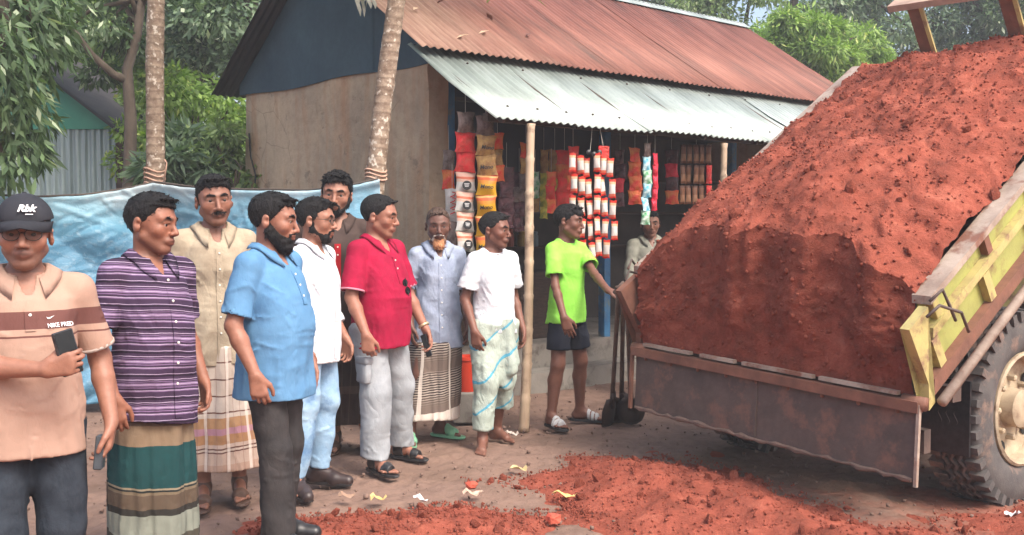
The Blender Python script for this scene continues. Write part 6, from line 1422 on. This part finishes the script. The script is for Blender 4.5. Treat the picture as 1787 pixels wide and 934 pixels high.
def leaves(clumps, ln, wd, seed, droop=.5, up=.3, compound=False):
    """rhombic leaves spread through clumps [(centre, radii, count)]"""
    rr = np.random.RandomState(seed); V = []; tone = []
    for c, r, n in clumps:
        d = rr.normal(size=(n, 3)); d /= np.linalg.norm(d, axis=1)[:, None]; rad = rr.uniform(.25, 1.0, (n, 1))**.45*rr.uniform(.8, 1.12, (n, 1)); p = np.array(c) + d*rad*np.array(r)
        ax = d*.8 + rr.normal(size=(n, 3))*.55; ax[:, 2] -= droop; ax /= np.linalg.norm(ax, axis=1)[:, None]
        nn = rr.normal(size=(n, 3))*.6 + np.array([0, -.25, .6 + up]); sd = np.cross(ax, nn); sd /= np.linalg.norm(sd, axis=1)[:, None] + 1e-6; nn = np.cross(sd, ax)
        L = ln*rr.uniform(.6, 1.35, (n, 1)); W = wd*rr.uniform(.7, 1.3, (n, 1))
        q = np.stack([p, p + ax*L*.45 + sd*W*.5 - nn*W*.12, p + ax*L - nn*L*.06, p + ax*L*.45 - sd*W*.5 - nn*W*.12], 1); V.append(q); tone.append(np.clip(rr.beta(2, 2.4, n)*.95 + rr.uniform(-.12, .12), 0, 1)); tone[-1][rr.rand(n) < .03] = 1
    V = np.concatenate(V).reshape(-1, 3); return V, np.arange(len(V)).reshape(-1, 4), np.concatenate(tone)
def crown(name, parent, clumps, ln, wd, m, seed, droop=.5):
    v, f, tn = leaves(clumps, ln, wd, seed, droop); o = mk(name, v, f, m, parent); a = o.data.attributes.new("tone", 'FLOAT', 'FACE'); a.data.foreach_set("value", tn.astype(np.float32)); return o
BARK = mat("grey_brown_bark", srgb(96,84,72), srgb(62,54,46), 9, .95, .7, 30, stretch=(1, 1, .4), bdist=.02)
def blob(center, rad, n_cl, per, seed, flat=.7):
    rr = np.random.RandomState(seed); out = []
    for i in range(n_cl):
        d = rr.normal(size=3); d /= np.linalg.norm(d); q = np.array(center) + d*np.array(rad)*rr.uniform(.2, 1.0)**.5; s_ = float(np.mean(rad))*rr.uniform(.22, .45); out.append((q, (s_*1.15, s_*1.0, s_*flat), int(per*rr.uniform(.6, 1.4))))
    return out
def tree(name, label, base, trunk, clumps, ln, wd, m, seed, droop=.5, limbs=True, cat="tree", group=None, r0=.14):
    o = empty(name, base); tag(o, label, cat, group); b = Vector(base)
    mb = MB(); tp = [Vector(p) - b for p in trunk]; mb.tube(tp, [r0*(1 - .55*i/(len(tp)-1)) for i in range(len(tp))], 10)
    if limbs:
        rr = random.Random(seed); top = tp[-1]
        for c, r, n in clumps[::max(1, len(clumps)//9)]:
            q = Vector(c) - b; s0 = tp[-2].lerp(top, rr.uniform(.1, 1)); mid = s0.lerp(q, .5) + Vector((rr.uniform(-.2, .2), rr.uniform(-.2, .2), rr.uniform(-.1, .3))); mb.tube([s0, mid, q], [r0*.38, r0*.25, r0*.1], 6)
    mb.build("trunk", BARK, o, True); cl = [(np.array(c) - np.array(base), r, n) for c, r, n in clumps]; crown("crown", o, cl, ln, wd, m, seed, droop); return o
A = lambda px, py, D: tuple(at(px, py, D))
G = lambda px, D: (at(px, 467, D).x, D, 0)
# left: near mango tree whose foliage hangs into the top-left corner
nl = []
for i, (px, py, D, r, n) in enumerate(((0, 30, 7.4, .50, 380), (60, 70, 7.6, .34, 260), (-20, 150, 7.2, .42, 340), (30, 205, 7.5, .30, 230), (5, 270, 7.3, .30, 220), (90, 0, 7.8, .30, 180), (45, 130, 7.9, .22, 120), (-70, 90, 7.0, .6, 420), (48, 265, 7.7, .20, 100))): nl.append((A(px, py, D), (r, r*.8, r*.8), n))
tree("mango_tree", "dark long-leaved tree hanging into the top left corner of the view", G(-120, 7.4), [G(-120, 7.4), A(-115, 420, 7.4), A(-100, 200, 7.4), A(-60, 0, 7.3), A(-20, -120, 7.3)], [(c, r, int(n*1.5)) for c, r, n in nl], .13, .034, L_DARK, 5, 1.1, group="trees round the house")
# forked tree behind the shed corner
cl = blob(A(170, -110, 11.5), (1.6, 1.0, .9), 18, 330, 7) + blob(A(150, 70, 11.6), (.8, .6, .5), 7, 220, 8)
fk = tree("forked_tree", "forked tree with bent side limb right of the green shed", G(228, 11.3), [G(228, 11.3), A(226, 330, 11.3), A(228, 210, 11.3), A(222, 120, 11.3), A(240, 60, 11.3), A(255, -60, 11.3)], cl, .12, .045, L_DARK, 7, .6, r0=.085, group="trees round the house")
MB().tube([Vector(A(222, 140, 11.3)) - Vector(G(228, 11.3)), Vector(A(198, 130, 11.2)) - Vector(G(228, 11.3)), Vector(A(160, 95, 11.1)) - Vector(G(228, 11.3)), Vector(A(120, 40, 11.0)) - Vector(G(228, 11.3))], [.05, .045, .035, .02], 8).build("limb", BARK, fk, True)
# bushes between the trunks
for i, (px, py, D, rx, rz, m, lb, n) in enumerate(((350, 235, 12.5, 1.0, .75, L_LITE, "bright leafy bush behind the coconut trunk and the house", 24), (405, 300, 10.9, .55, .5, L_MID, "grey green long-leaved shrub against the gable wall", 14), (320, 290, 10.8, .5, .45, L_BLUE, "long-leaved shrub right behind the coconut trunk", 12), (265, 240, 13.8, .7, .8, L_MID, "dark bush behind the shed's right corner", 14))):
    tree("leafy_bush", lb, G(px, D), [G(px, D), A(px, 420, D), A(px+4, py+20, D)], blob(A(px, py, D), (rx, rx*.8, rz), n, 300, 30+i), .19 if m is L_BLUE else .10, .042, m, 40+i, .5, cat="bush", r0=.05, group="bushes behind the tarpaulin")
# background canopy on the left
for i, (px, py, D, rx, rz, m, lb) in enumerate(((60, -10, 17, 3.0, 2.2, L_MID, "tall tree beyond the green shed"), (330, 60, 18, 2.2, 2.2, L_LITE, "tall feathery tree between the coconut trunk and the gable"), (200, 150, 20, 2.6, 2.0, L_LITE, "sunlit tree far behind the forked tree"), (440, -20, 16, 1.8, 1.6, L_BLUE, "tree whose crown meets the dark gable verge"), (-140, 120, 15, 2.2, 2.2, L_DARK, "dark tree at the far left beyond the shed"))):
    tree("background_tree", lb, G(px, D), [G(px, D), A(px, 350, D), A(px+8, py+140, D), A(px, py, D)], blob(A(px, py, D), (rx, rx*.8, rz), 44, 560, 50+i), .13, .055, m, 60+i, .35, group="trees beyond the house", r0=.16)
# right: trees over the roof and behind the truck
for i, (px, py, D, rx, rz, m, lb, ln, ncl) in enumerate(((1400, 90, 19, 1.25, .75, L_LITE, "light green bamboo clump right of the red roof's end", .24, 26), (1300, 40, 24, 1.7, 1.4, L_MID, "airy green tree behind the far end of the red roof", .22, 24), (1475, 120, 20, 1.0, .7, L_LITE, "yellow green clump just above the soil load", .22, 20), (1600, 40, 25, 2.6, 2.0, L_BLUE, "dark tree behind the cab guard rail", .24, 44), (1760, 40, 24, 2.2, 2.2, L_DARK, "dark green tree at the right edge above the soil", .24, 40), (1480, 20, 27, 1.8, 1.5, L_BLUE, "tall dark tree with sky showing through, right of the roof", .24, 26), (1150, -20, 26, 1.7, 1.1, L_BLUE, "tree top showing over the middle of the roof ridge", .22, 22), (1380, -70, 25, 1.6, 1.0, L_MID, "high crown at the top edge above the bamboo clump", .22, 18), (1900, 60, 24, 2.2, 2.2, L_MID, "green tree beyond the right edge", .24, 24))):
    tree("background_tree" if m is not L_LITE else "bamboo_clump", lb, G(px, D), [G(px, D), A(px, 300, D), A(px+6, py+60, D), A(px, py, D)], blob(A(px, py, D), (rx, rx*.8, rz), ncl, 520, 80+i), ln*.66, .06 if m is not L_LITE else .042, m, 90+i, .5, group="trees beyond the house", r0=.15)
# far-off wood closing the horizon
rr = np.random.RandomState(77); cl = []
for i in range(260):
    a = rr.uniform(-1.1, 1.1); D = rr.uniform(36, 60); cl.append(((math.sin(a)*D, math.cos(a)*D, rr.uniform(0, 4.0)), (2.0, 2.0, 1.6), 130))
wood = crown("far_wood", None, cl, .75, .42, L_MID, 99, .4); tag(wood, "far-off wood closing the view behind house and truck", "wood", kind="stuff")
# areca / coconut trunks
t = NT("palm_bark"); z = t.axis(2); rg = t.math('SINE', t.math('MULTIPLY', t.math('ADD', z, t.math('MULTIPLY', t.noise(6, 3), .05)), 95)); n1 = t.noise(16, 6, .7); n2 = t.noise(24, 3, .6)
c = t.ramp(n1, [(.32, srgb(112,94,80)), (.5, srgb(146,128,112)), (.68, srgb(172,156,138))]); c = t.mix(t.math('MULTIPLY', t.math('GREATER_THAN', rg, .72), .35), c, srgb(96,78,66)); c = t.mix(t.ramp(n2, [(.57, (0,0,0)), (.66, (1,1,1))]), c, srgb(206,196,182))
t.color(c); t.bump(rg, .15, .008); t.bump(n1, .6, .012); PALM = t.set(.95, 0, .1)
def palm(label, pts, r, seed):
    b = Vector(pts[0]); o = empty("palm_tree", b); tag(o, label, "palm tree", "palm trunks holding the tarpaulin"); P = [Vector(p) - b for p in pts]; cv = []; n = 60
    for i in range(n+1):
        u = i/n*(len(P)-1); k = min(int(u), len(P)-2); cv.append(P[k].lerp(P[k+1], u-k))
    rr = random.Random(seed); MB().tube(cv, [r*(1.12 - .2*i/n + rr.uniform(-.04, .04)) + (.004 if i % 2 else 0) for i in range(n+1)], 14).build("trunk", PALM, o, True)
    top = P[-1]; v = []; mb = MB(); V = []; rs = np.random.RandomState(seed); clv = []
    for k in range(11):
        a = 2*math.pi*k/11 + rs.uniform(-.2, .2); el = rs.uniform(.2, 1.0); pts_ = []; L = 2.1
        for i in range(9):
            u = i/8; pts_.append(top + Vector((math.cos(a)*L*u*math.cos(el*.6), math.sin(a)*L*u*math.cos(el*.6), L*u*math.sin(el)*.8 - 1.5*u*u)))
        mb.tube(pts_, [.022*(1-.8*i/8) for i in range(9)], 5)
        for i in range(26):
            u = .12 + .86*i/26; q = u*8; j = min(int(q), 7); p = pts_[j].lerp(pts_[j+1], q-j); dr = (pts_[j+1]-pts_[j]).normalized()
            for sd in (1, -1):
                sdv = dr.cross(Vector((0, 0, 1))).normalized()*sd; tip = p + (sdv*.8 + dr*.45 + Vector((0, 0, -.45)))*.55*(1 - .4*abs(u-.45)); wv = dr*.018; V += [p - wv, p + wv, tip.lerp(p, .4) + wv*1.2, tip]
    mb.build("frond_rib", mat("frond_green", (.05,.09,.025)), o, True); V = np.array([tuple(q) for q in V]); cr = mk("crown", V, np.arange(len(V)).reshape(-1, 4), L_MID, o); at2 = cr.data.attributes.new("tone", 'FLOAT', 'FACE'); at2.data.foreach_set("value", rs.uniform(.1, .9, len(V)//4).astype(np.float32)); return o
palm("upright palm trunk behind the tarpaulin, left of the cream shirt", [G(270, 8.5), A(272, 320, 8.5), A(270, 100, 8.5), A(274, -60, 8.5), A(276, -420, 8.5)], .070, 3)
palm("leaning palm trunk in front of the gable wall, tarpaulin tied to it", [G(628, 7.75), A(655, 312, 7.75), A(668, 180, 7.75), A(692, 0, 7.75), A(735, -330, 7.9)], .068, 4)
ROPE = mat("pale_rope", srgb(196,160,140), rough=.9)
# tarpaulin fence
t = NT("blue_white_tarpaulin"); z = t.axis(2); n1 = t.noise(2.2, 6, .6); n2 = t.noise(15, 6, .7, dist=.5, stretch=(1, 1, 1.6))
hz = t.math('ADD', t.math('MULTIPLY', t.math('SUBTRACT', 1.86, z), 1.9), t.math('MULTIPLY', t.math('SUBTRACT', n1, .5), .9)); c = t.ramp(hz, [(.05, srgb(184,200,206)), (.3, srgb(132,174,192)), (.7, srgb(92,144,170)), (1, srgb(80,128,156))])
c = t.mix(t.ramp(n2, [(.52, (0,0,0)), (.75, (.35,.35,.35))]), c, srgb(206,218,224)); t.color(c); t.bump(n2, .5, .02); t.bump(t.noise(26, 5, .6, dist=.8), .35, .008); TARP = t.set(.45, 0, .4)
def curvepts(keys, n):
    K = np.array(keys, float); u = np.linspace(0, len(K)-1, n); return np.stack([np.interp(u, np.arange(len(K)), K[:, i]) for i in range(3)], 1)
tk = [A(-60, 340, 7.9), A(60, 346, 8.0), A(150, 342, 8.15), A(215, 332, 8.3), A(270, 320, 8.38), A(330, 328, 8.25), A(420, 333, 8.0), A(540, 334, 7.75), A(620, 324, 7.65), A(664, 314, 7.62)]
nu, nv = 330, 100; top = curvepts(tk, nu); V = np.zeros((nu, nv, 3)); rs = fnoise(5, 3.2, 1, 5); rf = ridged(6, 6, 1, 4, (1, 1, .6)); rd = ridged(9, 11, 1, 3, (1.2, 1.2, .8))
for j in range(nv):
    v = j/(nv-1); V[:, j, 0] = top[:, 0]; V[:, j, 2] = top[:, 2]*(1-v) + .06*v; x = top[:, 0]; zc_ = V[:, j, 2]
    dep = .05*np.sin(x*3 + v*2) + (.05*rs(x, 0*x, zc_*1.2)) + .08*rf(x + zc_*.5, 0*x, zc_) + .04*rd(x - zc_*.8, 0*x, zc_)
    V[:, j, 1] = top[:, 1] - .03 - dep*min(1, v*6) - .10*v
rc = np.random.RandomState(12); XX, ZZ = V[..., 0], V[..., 2]
for _ in range(150):
    cx_, cz_ = rc.uniform(-3.7, -1.0), rc.uniform(.5, 1.75); an_ = rc.choice([rc.uniform(-.35, .35), rc.uniform(.3, 1.2), rc.uniform(-1.2, -.3)]); L_ = rc.uniform(.1, .5); w_ = rc.uniform(.010, .028); am_ = rc.uniform(.006, .026)
    a_ = (XX-cx_)*math.cos(an_) + (ZZ-cz_)*math.sin(an_); b_ = -(XX-cx_)*math.sin(an_) + (ZZ-cz_)*math.cos(an_) + .25*a_*a_; V[..., 1] -= am_*(np.exp(-(b_/w_)**2) - .5*np.exp(-(b_/(2.4*w_))**2))*np.exp(-(a_/L_)**4)
for j in range(3): V[:, j, 1] -= (.022, .026, .012)[j]
V[:, 0, 2] += .0015*np.sin(np.arange(nu)*.35)
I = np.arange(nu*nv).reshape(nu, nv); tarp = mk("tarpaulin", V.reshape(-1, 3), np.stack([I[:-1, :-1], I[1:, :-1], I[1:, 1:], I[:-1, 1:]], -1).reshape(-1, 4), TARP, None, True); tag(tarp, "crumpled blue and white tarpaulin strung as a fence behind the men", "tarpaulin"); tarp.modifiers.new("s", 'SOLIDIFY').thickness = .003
mb = MB(); mb.tube([Vector(p) + Vector((0, .02, .012)) for p in top[::5]], .010, 6); mb.build("top_rope", mat("dark_rope", srgb(86,76,70), rough=.9), tarp, True)
tie = MB()
for dz_ in (-.02, .02, .06, .10): tie.tube([Vector(A(270, 318, 8.5)) + Vector((.086*math.cos(a), .086*math.sin(a), dz_ + .02*math.sin(a*2))) for a in np.linspace(0, 6.28, 14)], .008, 5, False)
tie.tube([Vector(A(286, 318, 8.43)), Vector(A(291, 285, 8.42)), Vector(A(287, 278, 8.42))], .007, 5); tie.build("tie_rope", ROPE, tarp, True)
tie = MB()
for dz_ in (-.01, .02, .05): tie.tube([Vector(A(656, 310, 7.75)) + Vector((.083*math.cos(a), .083*math.sin(a), dz_ + .015*math.sin(a*2))) for a in np.linspace(0, 6.28, 14)], .007, 5, False)
tie.build("tie_rope", ROPE, tarp, True)
# green-gabled shed
SD = 12.3; sx1 = at(213, 330, SD).x; shed = empty("tin_shed", (sx1, SD, 0)); tag(shed, "small shed of ribbed grey tin with green gable, left behind the tarpaulin", "shed")
zt = at(213, 226, SD).z; Wd = 3.0; GREYT = mat("grey_ribbed_tin", srgb(150,166,166), srgb(120,136,138), 3, .55, metal=.2, stretch=(3, 3, .3)); GREENT = mat("green_painted_tin", srgb(52,132,108), srgb(42,112,92), 2, .6)
for i in range(4):
    x0, x1 = -(i+1)*.75, -i*.75; vs = []; fs = []; n = 36
    for k in range(n+1):
        x = x0 + (x1-x0)*k/n; h = .018*max(-1, min(1, 2.2*math.sin(2*math.pi*x/.094))); vs += [(x, -h, 0), (x, -h, zt)]
    for k in range(n): fs.append((2*k, 2*k+2, 2*k+3, 2*k+1))
    mk("wall_sheet", vs, fs, GREYT, shed)
pk = -1.5; zp = zt + 1.15
MB().add([(0, -.03, zt), (-3.0, -.03, zt), (pk, -.03, zp), (0, .0, zt), (-3, .0, zt), (pk, 0, zp)], [(0,1,2), (3,5,4), (0,3,4,1), (0,2,5,3), (1,4,5,2)]).build("gable_panel", GREENT, shed)
for sg, xe in ((1, .10), (-1, -3.10)):
    MB().beam((xe, -.25, zt - .07), (pk, -.25, zp + .02), .03, .07, (0, 1, 0)).build("verge_board", mat("black_board", (.02,.022,.026)), shed)
    MB().add([(xe, -.3, zt - .06), (pk, -.3, zp + .04), (pk, 2.6, zp + .04), (xe, 2.6, zt - .06)], [(0,1,2,3)]).build("roof_sheet", DARKTIN, shed)
MB().box((-.05, -.06, 0), (.03, .02, zt)).build("corner_post", WOODD, shed); MB().box((-.02, .02, 0), (.0, 2.5, zt)).build("side_wall", GREYT, shed); MB().box((-3.0, .02, 0), (-2.98, 2.5, zt)).build("side_wall", GREYT, shed)
# tuft of dry thatch/leaves hanging over the eave beside the palm
vs = []; rr = random.Random(3); c0 = Vector(A(640, -6, 7.6))
for i in range(9):
    a = rr.uniform(-.5, .5); L = rr.uniform(.08, .18); p = c0 + Vector((rr.uniform(-.10, .04), rr.uniform(-.05, .05), rr.uniform(0, .05))); vs += [p + Vector((-.014, 0, 0)), p + Vector((.014, 0, 0)), p + Vector((.010 + a*.1, 0, -L*.7)), p + Vector((a*.1, 0, -L))]
lf = mk("dry_frond", vs, [tuple(range(i*4, i*4+4)) for i in range(9)], mat("dry_leaf_grey", srgb(150,150,140), srgb(100,104,92), 12)); tag(lf, "dry palm leaf tips hanging beside the leaning trunk at the top edge", "leaf")

# fallen leaves on the red roof
me_ = None; rr = random.Random(8)
for i, (s_, q_) in enumerate(((.35, 1.5), (.8, 1.75), (.9, 1.25), (1.25, 1.6), (.55, 1.1), (1.5, 1.35))):
    zz_ = 2.93 + (q_ - .88)/2.02*1.34 + .025; lf = mk("dry_leaf", [(-.07, 0, 0), (-.01, .022, .012), (.075, .006, .004), (0, -.024, .014)], [(0, 3, 2, 1)], mat("roof_leaf_%d" % (i % 2), (srgb(196,166,140), srgb(110,72,60))[i % 2])); lf.location = HM @ Vector((s_, q_, zz_)); lf.rotation_euler = (.3, -.3, rr.uniform(0, 6)); tag(lf, "fallen dry leaf lying on the near part of the red tin roof", "leaf", "fallen leaves on the roof")

# thin haze volume, added to lift the blacks and soften contrast
hz_ = MB().box((-160, -40, -1.2), (160, 210, 12.0)).build("haze", None); tag(hz_, "thin pale haze volume added to lift the dark tones", "haze", kind="stuff"); hm_ = bpy.data.materials.new("added_haze"); hm_.use_nodes = True; n_ = hm_.node_tree.nodes; n_.remove(n_["Principled BSDF"]); pv = n_.new("ShaderNodeVolumePrincipled"); pv.inputs["Color"].default_value = (.92, .95, 1, 1); pv.inputs["Density"].default_value = .0034; hm_.node_tree.links.new(pv.outputs[0], n_["Material Output"].inputs["Volume"]); hz_.data.materials.append(hm_)
